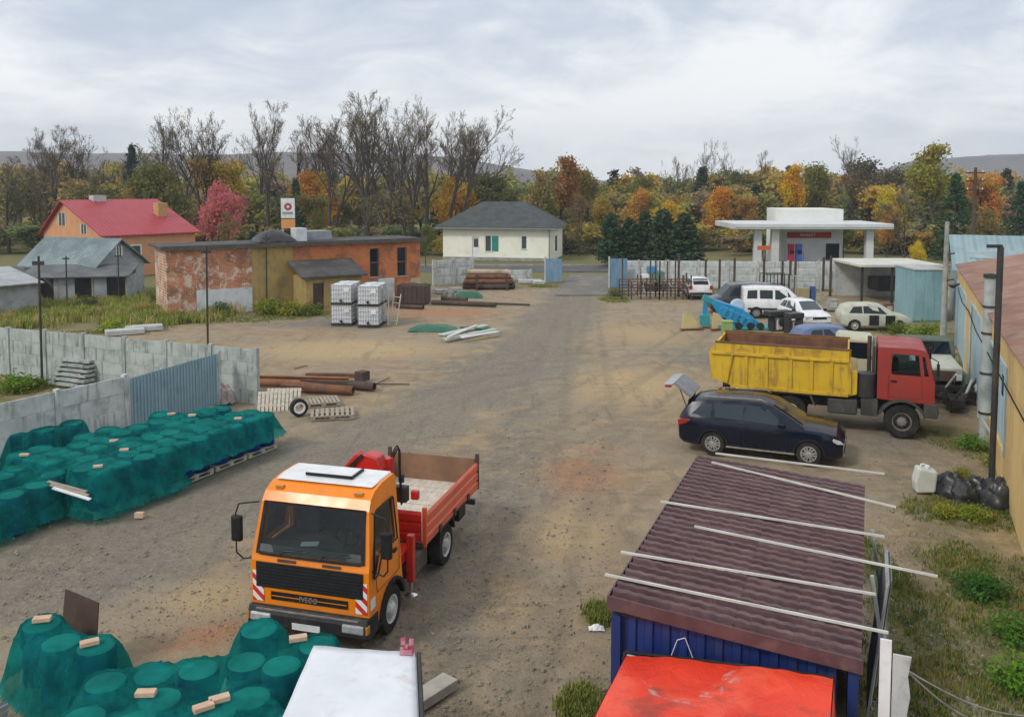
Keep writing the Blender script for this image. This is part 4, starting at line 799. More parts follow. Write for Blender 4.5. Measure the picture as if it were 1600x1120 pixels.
def car(name, label, loc, rz, st, paint, wb, wr, glass, side_w, cowl, group=None, rear=None, rimm='alloy', style='alloy', cut=True, cat='car', lights=True, ww=.2):
    """lofted car body; st stations (x, z bottom, z belt, z top, half width belt, half width top); windows (x,t) polygons on the cabin side"""
    root = thing(name, label, cat, loc, rz, group); b = MB(); ring = []
    def half(s):
        x, zb, zt, zz, w, wt = s
        return [(x, .0, zb), (x, w*.86, zb), (x, w*.97, zb+.09), (x, w, zb+(zt-zb)*.5), (x, w*.985, zt-.06), (x, w*.955, zt), (x, wt, zz-.045), (x, wt*.84, zz), (x, 0, zz+.018)]
    vs = []; n = 16
    for s in st:
        h = half(s); vs += h+[(x, -y, z) for x, y, z in h[-2:0:-1]]
    fs = [(i*n+k, i*n+(k+1) % n, (i+1)*n+(k+1) % n, (i+1)*n+k) for i in range(len(st)-1) for k in range(n)]
    fs += [tuple(range(n)), tuple(range((len(st)-1)*n, len(st)*n))]; b.add(vs, fs)
    body = b.build('body', paint, root, smooth=32)
    wmax = max(s[4] for s in st)
    if cut:
        c = MB()
        for x in wb:
            for s in (-1, 1): c.tube((x, s*(wmax-.3), wr), (x, s*(wmax+.3), wr), wr*1.17, None, 26)
        boolcut(body, c)
        for p in body.data.polygons: p.use_smooth = True
        body.data.set_sharp_from_angle(angle=R(30))
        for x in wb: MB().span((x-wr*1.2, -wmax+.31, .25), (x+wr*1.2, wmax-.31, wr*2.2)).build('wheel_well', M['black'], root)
    for x in wb:
        for s in (-1, 1): wheel(root, (x, s*(wmax-ww/2-.015), wr), wr, ww, M[rimm], style, s, .64)
    X = [s[0] for s in st]
    def S(x, t, s):
        q = [float(np.interp(x, X, [k[i] for k in st])) for i in range(6)]
        return Vector((x, s*((q[4]*.955)*(1-t)+q[5]*t+.007), q[2]*(1-t)+(q[3]-.045)*t))
    for s in (-1, 1):
        for poly in side_w: MB().quad(*[S(x, t, s) for x, t in poly]).build('side_window', glass, root)
    def top(xa, xb, k=.8, off=.012):
        def fn(u, v):
            x = xa+(xb-xa)*v; q = [float(np.interp(x, X, [k_[i] for k_ in st])) for i in range(6)]; y = q[5]*k*(2*u-1); z0 = q[3]+.018*(1-abs(2*u-1)/.84) if abs(2*u-1)*k < .84 else q[3]
            return (x+off*(1 if xb < xa else -1)*.5, y, z0+off)
        return fn
    MB().grid(8, 5, top(cowl[0], cowl[1], .86)).build('windscreen', glass, root, smooth=60)
    if rear: MB().grid(8, 4, lambda u, v: (lambda p: (p[0]-.012, p[1], p[2]))(top(rear[0], rear[1], .84)(u, v))).build('rear_window', glass, root, smooth=60)
    return root, S
SUVST = [(-2.40, .55, .92, .96, .66, .56), (-2.34, .36, .99, 1.08, .82, .66), (-2.22, .28, 1.06, 1.28, .885, .70), (-1.98, .25, 1.09, 1.53, .90, .68), (-1.5, .24, 1.09, 1.635, .905, .66), (-.6, .24, 1.07, 1.685, .905, .66), (.0, .24, 1.05, 1.67, .905, .655), (.34, .24, 1.04, 1.60, .905, .65), (.74, .24, 1.03, 1.37, .905, .69), (1.2, .24, 1.03, 1.1, .905, .77), (1.65, .24, 1.01, 1.07, .90, .77), (2.05, .25, .93, 1.0, .86, .73), (2.22, .30, .78, .83, .76, .66), (2.29, .42, .62, .66, .62, .52)]
navy = pm('dark navy metallic paint', (.003,.006,.02), (.002,.004,.014), 1, .2, 0, dirt=(.02,.02,.02), dscale=1.2, damt=.05, coat=.12, spec=.35)
def suv():
    h = Vector((.923, -.385)); w0, w1 = gp(1112, 710).xy, gp(1265, 728).xy; h = (w1-w0).normalized(); c = w0.lerp(w1, .5)+Vector((-h.y, h.x))*.82
    r, S = car('parked_suv', 'dark navy SUV with open tailgate between the brown container roof and the dump truck', (c.x, c.y, 0), math.atan2(h.y, h.x), SUVST, navy, (-1.335, 1.335), .355, glassm('suv glass', (.025,.038,.05), .05),
        [[(-1.98, .2), (-1.42, .1), (-1.38, .8), (-1.7, .78)], [(-1.3, .1), (-.5, .1), (-.5, .84), (-1.27, .81)], [(-.4, .1), (.6, .1), (.5, .42), (.22, .8), (-.05, .84), (-.4, .84)]], (1.15, .35), ww=.23)
    for s in (-1, 1):
        MB().prism([(-1.75, 1.62), (-1.65, 1.7), (.0, 1.735), (.15, 1.66), (.0, 1.712), (-1.65, 1.675)], s*.62, s*.655).build('roof_rail', M['chrome'], r)
        b = MB(); b.prism([(1.98, .86), (2.16, .8), (2.24, .72), (2.1, .7), (1.9, .78)], s*.58, s*.86); b.build('headlight', M['lamp'], r, bevel=.015)
        b = MB(); b.prism([(-2.35, .8), (-2.1, .9), (-2.0, 1.0), (-2.2, 1.02), (-2.37, .98)], s*.62, s*.915); b.build('tail_lamp', M['redlamp'], r, bevel=.015)
        b = MB(); b.span((-.95, s*.895, .3), (.95, s*.925, .345)); b.build('sill_trim', M['chrome'], r)
        m = MB(); m.box((.6, s*1.0, 1.13), (.2, .2, .14)); o = m.build('mirror', navy, r, bevel=.04); MB().span((.54, s*.87, 1.06), (.64, s*.93, 1.1)).build('mirror_arm', M['black'], o)
        for xg in (-1.34, -.45, .72): MB().path([S(xg, .0, s)+Vector((0, s*.002, 0)), Vector((xg, s*.908, .7)), Vector((xg+.02, s*.9, .4))], .007, 4).build('door_gap', M['black'], r)
        for xa in (-1.335, 1.335):
            A2 = [(xa+.43*math.cos(R(a)), .355+.43*math.sin(R(a))) for a in range(180, -1, -15)]; B2 = [(xa+.385*math.cos(R(a)), .355+.385*math.sin(R(a))) for a in range(0, 181, 15)]; MB().prism(A2+B2, s*.86, s*.918).build('arch_trim', M['black'], r)
        for x in (-.55, .35): MB().span((x, s*.905, .84), (x+.18, s*.93, .87)).build('door_handle', M['black'], r)
    MB().box((2.27, 0, .58), (.05, 1.15, .1)).build('grille', M['black'], r, bevel=.02); MB().box((2.265, 0, .69), (.04, .95, .035)).build('grille_trim', M['chrome'], r); MB().box((2.2, 0, .36), (.14, 1.3, .12)).build('lower_trim', M['alloy'], r, bevel=.03)
    for s in (-1, 1): MB().prism([(2.14, .44), (2.24, .46), (2.27, .72), (2.2, .74)], s*.62, s*.72).build('front_trim', M['chrome'], r)
    # raised tailgate: glass half and lamp half
    g = MB(); g.prism([(-1.97, 1.66), (-2.5, 2.02), (-2.55, 1.96), (-2.05, 1.57)], -.66, .66); t = g.build('tailgate', pm('tailgate lining', (.2,.21,.24), (.15,.16,.18), 2, .5), r, bevel=.02)
    g = MB(); g.prism([(-2.5, 2.03), (-2.84, 1.97), (-2.86, 1.85), (-2.56, 1.93)], -.68, .68); g.build('tailgate_panel', pm('tailgate outer', (.36,.37,.41), (.28,.29,.32), 2, .4), t, bevel=.03)
    [MB().span((-2.78, e-.14, 1.88), (-2.62, e+.06, 1.94)).build('tailgate_lamp', M['redlamp'], t) for e in (-.64, .64)]
    for s in (-1, 1): MB().tube((-2.1, s*.62, 1.15), (-2.4, s*.62, 1.9), .016).build('gas_strut', M['darksteel'], t)
    MB().prism([(-2.24, .8), (-2.1, 1.5), (-2.12, 1.52), (-2.27, .82)], -.56, .56).build('boot_shade', M['black'], r)  # black panel on the closed rear paints the shade inside the boot
suv()
HATCH = [(-1.85, .5, .85, .9, .62, .52), (-1.8, .3, .9, 1.0, .76, .62), (-1.6, .24, .93, 1.32, .81, .6), (-1.2, .22, .93, 1.44, .825, .58), (-.2, .22, .92, 1.47, .825, .58), (.3, .22, .91, 1.42, .825, .57), (1.05, .22, .9, .97, .82, .68), (1.6, .24, .8, .85, .78, .66), (1.85, .34, .62, .66, .66, .55)]
HW = [[(-1.45, .12), (-.75, .1), (-.75, .85), (-1.2, .82)], [(-.68, .1), (.55, .1), (.2, .8), (-.1, .86), (-.68, .86)]]
VAN = [(-2.05, .4, 1.0, 1.75, .74, .6), (-2.0, .28, 1.05, 1.8, .83, .68), (-1.2, .24, 1.06, 1.86, .85, .68), (.3, .24, 1.05, 1.84, .85, .67), (.62, .24, 1.04, 1.74, .85, .65), (1.3, .24, 1.0, 1.1, .84, .7), (1.8, .26, .86, .95, .8, .66), (1.98, .36, .62, .7, .7, .58)]
VW = [[(-1.85, .15), (-1.25, .15), (-1.25, .82), (-1.8, .82)], [(-1.1, .15), (-.35, .15), (-.35, .82), (-1.1, .82)], [(-.22, .12), (.85, .12), (.55, .75), (.4, .84), (-.22, .84)]]
def small_cars():
    a = gp(1096, 468); r, S = car('parked_car', 'small white hatchback seen from behind near the rusty racks', (a.x, a.y+1.7, 0), R(88), HATCH, M['carwhite'], (-1.15, 1.15), .3, M['glass'], HW, (.98, .32), rear=(-1.78, -1.3))
    for s in (-1, 1): MB().span((-1.86, s*.6, .72), (-1.7, s*.8, .98)).build('tail_lamp', M['redlamp'], r)
    MB().span((-1.88, -.75, .34), (-1.7, .75, .5)).build('bumper', M['black'], r, bevel=.03); MB().span((-1.895, -.26, .56), (-1.84, .26, .68)).build('number_plate', M['white'], r)
    a = gp(1170, 496); car('parked_minivan', 'dark minivan left of the white van', (a.x-.1, a.y+2.2, 0), R(186), VAN, pm('dark green grey paint', (.02,.03,.035), None, 1, .25, .3, coat=.7), (-1.3, 1.25), .32, M['glass'], VW, (1.25, .62), rear=(-2.0, -1.8), cat='minivan')
    a = gp(1222, 499); r, S = car('parked_van', 'white small passenger van with dark side windows', (a.x, a.y+1.1, 0), R(-8), VAN, M['carwhite'], (-1.3, 1.25), .32, M['glass'], VW, (1.25, .62), cat='van')
    for s in (-1, 1): MB().box((.82, s*.93, 1.16), (.16, .14, .2)).build('mirror', M['black'], r, bevel=.03); MB().span((-1.8, s*.85, .52), (1.6, s*.875, .62)).build('side_strip', M['black'], r)
    a = gp(1272, 516); r, S = car('parked_car', 'white car facing the yard in front of the white van', (a.x, a.y+1.7, 0), R(-82), HATCH, M['carwhite'], (-1.15, 1.15), .3, M['glass_l'], HW, (.98, .32))
    for s in (-1, 1): MB().span((1.6, s*.45, .62), (1.82, s*.74, .78)).build('headlight', M['lamp'], r, bevel=.02); MB().box((.62, s*.92, .96), (.12, .18, .13)).build('mirror', M['black'], r)
    MB().span((1.74, -.4, .62), (1.87, .4, .74)).build('grille', M['black'], r); MB().span((1.72, -.66, .3), (1.88, .66, .44)).build('bumper', M['black'], r, bevel=.03)
    old = pm('faded cream paint', (.5,.52,.42), (.42,.44,.36), 1, .6, dirt=(.26,.17,.09), dscale=1.8, damt=.6)
    a = gp(1372, 518); r, S = car('scrapped_car', 'faded cream scrapped car with dark open sides beyond the dump truck', (a.x, a.y+.8, 0), R(-6), HATCH, old, (-1.15, 1.15), .3, M['glass'], HW, (.98, .32), rimm='whiterim', style='steel')
    for x in (-.4, .45): MB().span((x, -.85, .35), (x+.5, -.81, .88)).build('doorway_shade', M['black'], r)  # black plates on the closed body paint the shade of the doorless openings
    MB().span((.95, -.845, .4), (1.02, -.815, .9)).build('door_pillar', old, r)
    a = gp(1318, 566); car('parked_car', 'dull blue car mostly hidden behind the yellow tipper body', (a.x, a.y+1.5, 0), R(5), HATCH, pm('dull blue paint', (.07,.12,.25), (.1,.15,.28), 1, .4, coat=.3), (-1.15, 1.15), .3, M['glass'], HW, (.98, .32))
small_cars()
# ---------------------------------------------------------------- orange tipper truck with folded crane
orange = pm('orange truck paint', (.84,.235,.003), (.78,.21,.004), .8, .35, 0, dirt=(.42,.17,.06), dscale=1.8, damt=.4, coat=.12)
redor = pm('orange red bed paint', (.68,.1,.025), (.58,.085,.03), 1, .45, 0, dirt=(.4,.14,.08), dscale=1.8, damt=.5, coat=.2)
crred = pm('crane red paint', (.55,.02,.015), (.45,.02,.015), 1.2, .35, 0, dirt=(.2,.03,.02), damt=.4, coat=.3)
def stripes_mat():
    t = NT('red white warning stripes'); v = t.coord(rnd=False); sp = t.n('ShaderNodeSeparateXYZ'); t.l(v, sp.inputs[0])
    w = t.math('SINE', t.math('MULTIPLY', t.math('ADD', sp.outputs[2], t.math('MULTIPLY', sp.outputs[1], .9)), 30)); t.l(t.mix(t.ramp(w, -.05, .05), (.75,.75,.73), (.6,.03,.02)), t.b.inputs['Base Color']); t.b.inputs['Roughness'].default_value = .4; return t.mat
def orange_truck():
    h = Vector((-.265, -.964)); lf = Vector((.964, -.265)); c = gp(605, 986).xy-lf*1.0
    r = thing('tipper_truck', 'orange tipper truck with white cab roof, red folded crane and open bed', 'truck', (c.x, c.y, 0), math.atan2(h.y, h.x))
    wf = lambda z: 1.1 if z < 1.6 else 1.1-.115*(z-1.6)/1.15
    arch = [(.53*math.cos(R(a)), .43+.53*math.sin(R(a))) for a in range(165, 10, -15)]
    prof = [(.93, .5), (.95, .74), (.955, 1.0), (.95, 1.48), (.92, 1.58), (.72, 2.44), (.62, 2.6), (.42, 2.7), (.1, 2.745), (-.38, 2.745), (-.45, 2.68), (-.46, .95), (-.5, .62)]+arch+[(.55, .5)]
    b = MB(); b.prism(prof, -1, 1, 'Y', wf); cab = b.build('cab', orange, r)
    cut = MB(); cut.prism([(.99, 1.62), (.78, 2.45), (-.38, 2.45), (-.38, 1.62)], -.965, .965)
    boolcut(cab, cut); cut = MB()
    win = [(.74, 1.3), (.72, 1.62), (.56, 2.33), (.46, 2.38), (-.22, 2.38), (-.26, 2.34), (-.26, 1.62), (.4, 1.62), (.58, 1.3)]
    for s in (-1, 1): cut.prism(win, s*.93, s*1.4)
    boolcut(cab, cut); bv = cab.modifiers.new('bevel', 'BEVEL'); bv.width = .03; bv.segments = 3; bv.limit_method = 'ANGLE'; bv.angle_limit = R(32)
    inn = MB(); dk = pm('cab lining', (.055,.055,.055), (.08,.08,.078), 3, .8)
    inn.span((-.375, -.96, 1.625), (-.36, .96, 2.44)); inn.span((-.355, -.96, 1.625), (.9, .96, 1.64)); inn.span((-.355, -.96, 2.42), (.6, .96, 2.44)); inn.build('cab_lining', dk, r)
    MB().prism([(.93, 1.64), (.9, 1.76), (.6, 1.74), (.5, 1.64)], -.95, .95).build('dashboard', pm('dashboard', (.09,.1,.1), (.06,.065,.065), 3, .6), r)
    for y in (-.55, .5): s_ = MB().box((-.12, y, 1.95), (.16, .48, .6), ry=R(-8)).build('seat', pm('seat cloth', (.07,.075,.085), (.05,.05,.06), 8, .9), r, bevel=.05); MB().box((-.15, y, 2.32), (.1, .26, .18)).build('headrest', M['black'], s_, bevel=.04)
    sw = MB(); P = [Vector((.52, .5, 1.88))+Vector((math.cos(a)*.09, 0, math.cos(a)*.19))+Vector((0, math.sin(a)*.21, 0)) for a in np.linspace(0, 6.2832, 17)]; sw.path(P, .016); sw.tube((.52, .5, 1.88), (.68, .5, 1.72), .03); sw.build('steering_wheel', M['black'], r)
    MB().box((.72, -.1, 1.77), (.14, .3, .02), rz=.3).build('papers', M['white'], r)
    def ws(off): return lambda u, v: ((.925+(.725-.925)*v)+off+.02*(1-(2*u-1)**2), (2*u-1)*(1.0-.06*v), 1.6+(2.445-1.6)*v)
    MB().grid(8, 4, ws(.004)).build('windscreen', M['clear'], r, smooth=60)
    f = MB()
    for u0, u1, v0, v1 in ((-.01, .025, 0, 1), (.975, 1.01, 0, 1), (.025, .975, -.02, .03), (.025, .975, .965, 1.0)): f.grid(6, 2, lambda u, v: ws(.012)(u0+(u1-u0)*u, v0+(v1-v0)*v))
    f.build('windscreen_seal', M['black'], r)
    for s in (-1, 1):
        MB().quad(*[(x, s*(wf(z)-.03), z) for x, z in win]).build('door_window', M['clear'], r)
        fr = MB(); W2 = [Vector((x, s*(wf(z)+.002), z)) for x, z in win]; fr.path(W2+W2[:1], .016, 5); fr.build('window_seal', M['black'], r)
        MB().span((-.2, s*1.085, 1.42), (-.06, s*1.125, 1.47)).build('door_handle', M['black'], r)
        d = MB(); d.path([(x, s*1.101, z) for x, z in ((.66, 1.28), (.62, 1.02), (-.33, 1.02), (-.33, 1.6))], .006, 4); d.build('door_gap', M['black'], r)
        a = MB(); a.path([(.72, s*1.06, 2.42), (.86, s*1.38, 2.4), (.9, s*1.42, 2.25), (.9, s*1.42, 1.55), (.84, s*1.32, 1.42), (.78, s*1.09, 1.45)], .014, 6); a.build('mirror_arm', M['black'], r)
        m = MB(); m.box((.9, s*1.40, 1.98), (.1, .2, .46)); o = m.build('mirror', M['black'], r, bevel=.035); MB().box((.847, s*1.40, 1.98), (.006, .16, .4)).build('mirror_glass', M['glass_l'], o)
        MB().span((.952, s*.86, .78), (.966, s*1.07, 1.3)).build('warning_plate', stripes, r); MB().span((.72, s*1.101, .82), (.9, s*1.108, 1.0)).build('warning_sticker', M['white'], r)
        lb = MB().box((1.055, s*.86, .56), (.09, .4, .15)).build('headlight', M['lamp'], r, bevel=.03); MB().box((1.03, s*1.1, .56), (.1, .06, .14)).build('indicator', M['amber'], r, bevel=.01)
        st = MB(); st.span((.25, s*1.0, .35), (.55, s*1.1, .42)); st.span((.5, s*1.02, .42), (.56, s*1.09, .5)); st.build('step', M['black'], r)
        fl = MB(); n = 12; A2 = [(.56*math.cos(R(a)), .43+.56*math.sin(R(a))) for a in np.linspace(170, 8, n)]; B2 = [(.5*math.cos(R(a)), .43+.5*math.sin(R(a))) for a in np.linspace(8, 170, n)]; fl.prism(A2+B2, s*1.0, s*1.13); fl.build('mudguard', M['black'], r)
    # front: grille, slots, lettering, bumper
    g = MB().span((.952, -1.0, 1.03), (.975, 1.0, 1.47)).build('grille', M['black'], r, bevel=.008)
    gr = MB()
    for k in range(7): gr.span((.976, -.97, 1.06+k*.056), (.988, .97, 1.085+k*.056))
    gr.build('grille_bar', pm('grille bar', (.02,.02,.022), None, 4, .4), g)
    for y in (-.42, .42): MB().span((.95, y-.17, 1.5), (.962, y+.17, 1.545)).build('vent_slot', M['rust_d'], r)
    lw = MB().span((.958, -.72, .83), (.968, .72, .97)).build('lower_grille', M['black'], r); MB().span((.968, -.7, .895), (.978, .7, .905)).build('grille_bar', orange, lw)
    text_part('IVECO', .12, M['alloy'], r, (.985, -.0, .9), (math.pi/2, 0, math.pi/2), .008)
    bp = MB(); bp.prism([(.6, .36), (1.0, .34), (1.08, .42), (1.08, .62), (1.02, .73), (.6, .7)], -1.12, 1.12); bp.build('bumper', pm('dark bumper', (.016,.017,.02), (.032,.032,.032), 2, .6, spec=.3, dirt=(.1,.085,.065), dscale=3, damt=.35), r, bevel=.03)
    MB().span((1.05, -.95, .68), (1.075, .95, .705)).build('bumper_trim', M['alloy'], r); MB().span((1.082, -.26, .42), (1.092, .26, .53)).build('number_plate', M['white'], r)
    wp = MB()
    for y in (-.55, .2): wp.path([(.985, y, 1.62), (.965, y+.1, 1.7), (.94, y+.55, 1.72)], .01, 5)
    wp.build('wiper', M['black'], r)
    rf = MB(); rf.prism([(.4, 2.735), (.1, 2.772), (-.4, 2.772), (-.44, 2.72)], -.93, .93); rf.build('roof_panel', M['white'], r, bevel=.02)
    MB().span((-.28, -.42, 2.775), (.16, .42, 2.81)).build('roof_hatch', M['white'], r, bevel=.015); hb = MB(); hb.span((.17, -.45, 2.775), (.2, .45, 2.82)); hb.span((-.28, .43, 2.775), (.2, .46, 2.82)); hb.build('hatch_seal', M['black'], r)
    for y in (-.75, .75): MB().box((.55, y, 2.66), (.08, .14, .05)).build('marker_lamp', M['amber'], r)
    # chassis
    ch = MB()
    for y in (-.4, .4): ch.span((-4.75, y-.05, .62), (.5, y+.05, .84))
    for x in (-.8, -1.7, -2.4, -3.4, -4.5): ch.span((x-.05, -.35, .66), (x+.05, .35, .8))
    ch.build('frame', M['chassis'], r); ax = MB(); ax.tube((-2.85, -.8, .43), (-2.85, .8, .43), .09).lathe([(.05, -.2), (.22, -.1), (.22, .1), (.05, .2)], 14, (-2.85, 0, .43), 'Y').tube((0, -.8, .43), (0, .8, .43), .07); ax.build('axle', M['chassis'], r)
    for s in (-1, 1):
        wheel(r, (0, s*.965, .43), .43, .26, M['whiterim'], 'steel', s, .58); wheel(r, (-2.85, s*.965, .43), .43, .26, M['whiterim'], 'steel', s, .58); wheel(r, (-2.85, s*.67, .43), .43, .26, M['whiterim'], 'steel', s, .58)
        mg = MB(); mg.prism([(-3.35, .62), (-3.25, .92), (-2.45, .92), (-2.36, .62), (-2.42, .62), (-2.5, .87), (-3.2, .87), (-3.3, .62)], s*.62, s*1.12); mg.build('mudguard', M['black'], r)
    MB().box((-1.55, .82, .62), (.8, .42, .42)).build('fuel_tank', M['chassis'], r, bevel=.05); MB().box((-1.5, -.82, .6), (.7, .42, .4)).build('battery_box', M['black'], r, bevel=.04)
    tl = MB(); tl.span((-4.98, -1.05, .52), (-4.9, 1.05, .64)); tl.build('rear_guard', M['chassis'], r); MB().box((-3.75, 1.0, .8), (.45, .3, .3)).build('tool_box', M['black'], r, bevel=.03)
    # bed
    x0, x1, zf, zt = -1.6, -5.02, .98, 1.6
    fl = MB(); fl.span((x1, -1.08, .86), (x0, 1.08, zf-.03)); fl.build('bed_frame', M['chassis'], r)
    pl = MB().box((0, 0, 0), (.245, 2.06, .03)).mesh('board', M['wood_l']); n = 13; rnd = random.Random(4)
    for k in range(n): inst('floor_board', pl, r, (x0-.15-k*(x0-x1-.25)/(n-.9), rnd.uniform(-.01, .01), zf-.012+rnd.uniform(-.006, .006)))
    for s in (-1, 1):
        L = x0-x1
        for k, (za, zb) in enumerate(((zf-.08, zf+.12), (zf+.125, zf+.33), (zf+.335, zf+.54))):
            MB().prism([(s*1.07, za), (s*1.12, za+.02), (s*1.12, zb-.05), (s*1.095, zb-.02), (s*1.07, zb)], x1+.06, x0-.06, 'X').build('side_board', redor, r)
        MB().span((x0-.06, s*1.05, zf-.1), (x0, s*1.13, zt+.06)).build('corner_post', redor, r); MB().span((x1, s*1.05, zf-.1), (x1+.06, s*1.13, zt+.1)).build('corner_post', M['rust_d'], r)
        for x in (-2.4, -3.3, -4.2): MB().box((x, s*1.13, zf-.02), (.12, .04, .14)).build('hinge', M['chassis'], r)
    for k in range(3): MB().prism([(x0+.0, zf+.2*k), (x0+.05, zf+.2*k+.03), (x0+.05, zf+.2*k+.15), (x0, zf+.2*k+.195)], -1.04, 1.04).build('headboard', crred, r)
    for k in range(3): MB().prism([(x1, zf+.2*k), (x1-.04, zf+.2*k+.03), (x1-.04, zf+.2*k+.16), (x1, zf+.2*k+.195)], -1.04, 1.04).build('tailboard', redor, r)
    MB().span((x1+.003, -1.03, zf), (x1+.03, 1.03, zf+.6)).build('tailboard_lining', pm('brown board', (.24,.14,.08), (.17,.1,.06), 2, .8), r)
    MB().span((x0-.02, -1.03, zf), (x0-.003, 1.03, zf+.6)).build('headboard_lining', redor, r)
    # folded loader crane behind the cab
    k = MB(); k.span((-1.35, -.95, .85), (-.75, .95, 1.05)); k.build('crane_base', crred, r, bevel=.02)
    MB().tube((-1.05, -.05, 1.05), (-1.05, -.05, 2.2), .2, .16, 14).build('crane_column', crred, r, smooth=40)
    MB().beam((-1.02, -.42, 2.22), (-1.02, .1, 2.8), .26, .26).build('crane_boom', crred, r, bevel=.03)
    b2 = MB(); b2.prism([(-.05, 2.1), (.02, 2.74), (.2, 2.88), (.44, 2.82), (.52, 2.6), (.46, 2.1)], -1.2, -.86, 'X'); b2.build('crane_jib', crred, r, bevel=.03)
    MB().beam((-1.3, -.3, 1.7), (-1.3, .15, 2.72), .16, .2).build('crane_extension', crred, r, bevel=.02); MB().beam((-.84, -.3, 2.42), (-.84, .16, 2.86), .04, .07).build('crane_gap_shade', M['black'], r)  # black bar paints the shade in the gap between the crane arms
    MB().tube((-1.25, .5, 1.9), (-1.25, .5, 2.72), .12, .1, 12).build('crane_swivel', crred, r, smooth=40)
    MB().tube((-1.13, -.5, 1.5), (-1.13, .25, 2.35), .07).build('crane_cylinder', M['chrome'], r)
    hs = MB()
    for q in range(3): hs.path([Vector((-1.28-.04*q, .36+.34*t+.12*math.sin(t*3.1), 2.1+.86*math.sin(t*2.6)**.8-.04*q)) for t in np.linspace(0, 1, 12)]+[Vector((-1.3-.03*q, .74, 1.8))], .012, 6)
    hs.build('hydraulic_hose', M['rubber'], r); MB().box((-1.42, .7, 1.98), (.18, .26, .3)).tube((-1.42, .7, 2.2), (-1.42, .7, 2.36), .06).build('control_valve', M['darksteel'], r, bevel=.02); MB().box((-1.5, .95, 1.95), (.12, .16, .18)).build('valve_cap', crred, r, bevel=.03)
    for s in (-1, 1): lg = MB().span((-1.12, s*.97, .45), (-.98, s*1.1, 1.35)).build('outrigger', crred, r, bevel=.01); MB().tube((-1.05, s*1.035, .22), (-1.05, s*1.035, .45), .04).lathe([(.13, .17), (.13, .2), (.05, .23)], 14, (-1.05, s*1.035, 0)).build('outrigger_foot', M['chrome'], lg)
stripes = stripes_mat(); orange_truck()
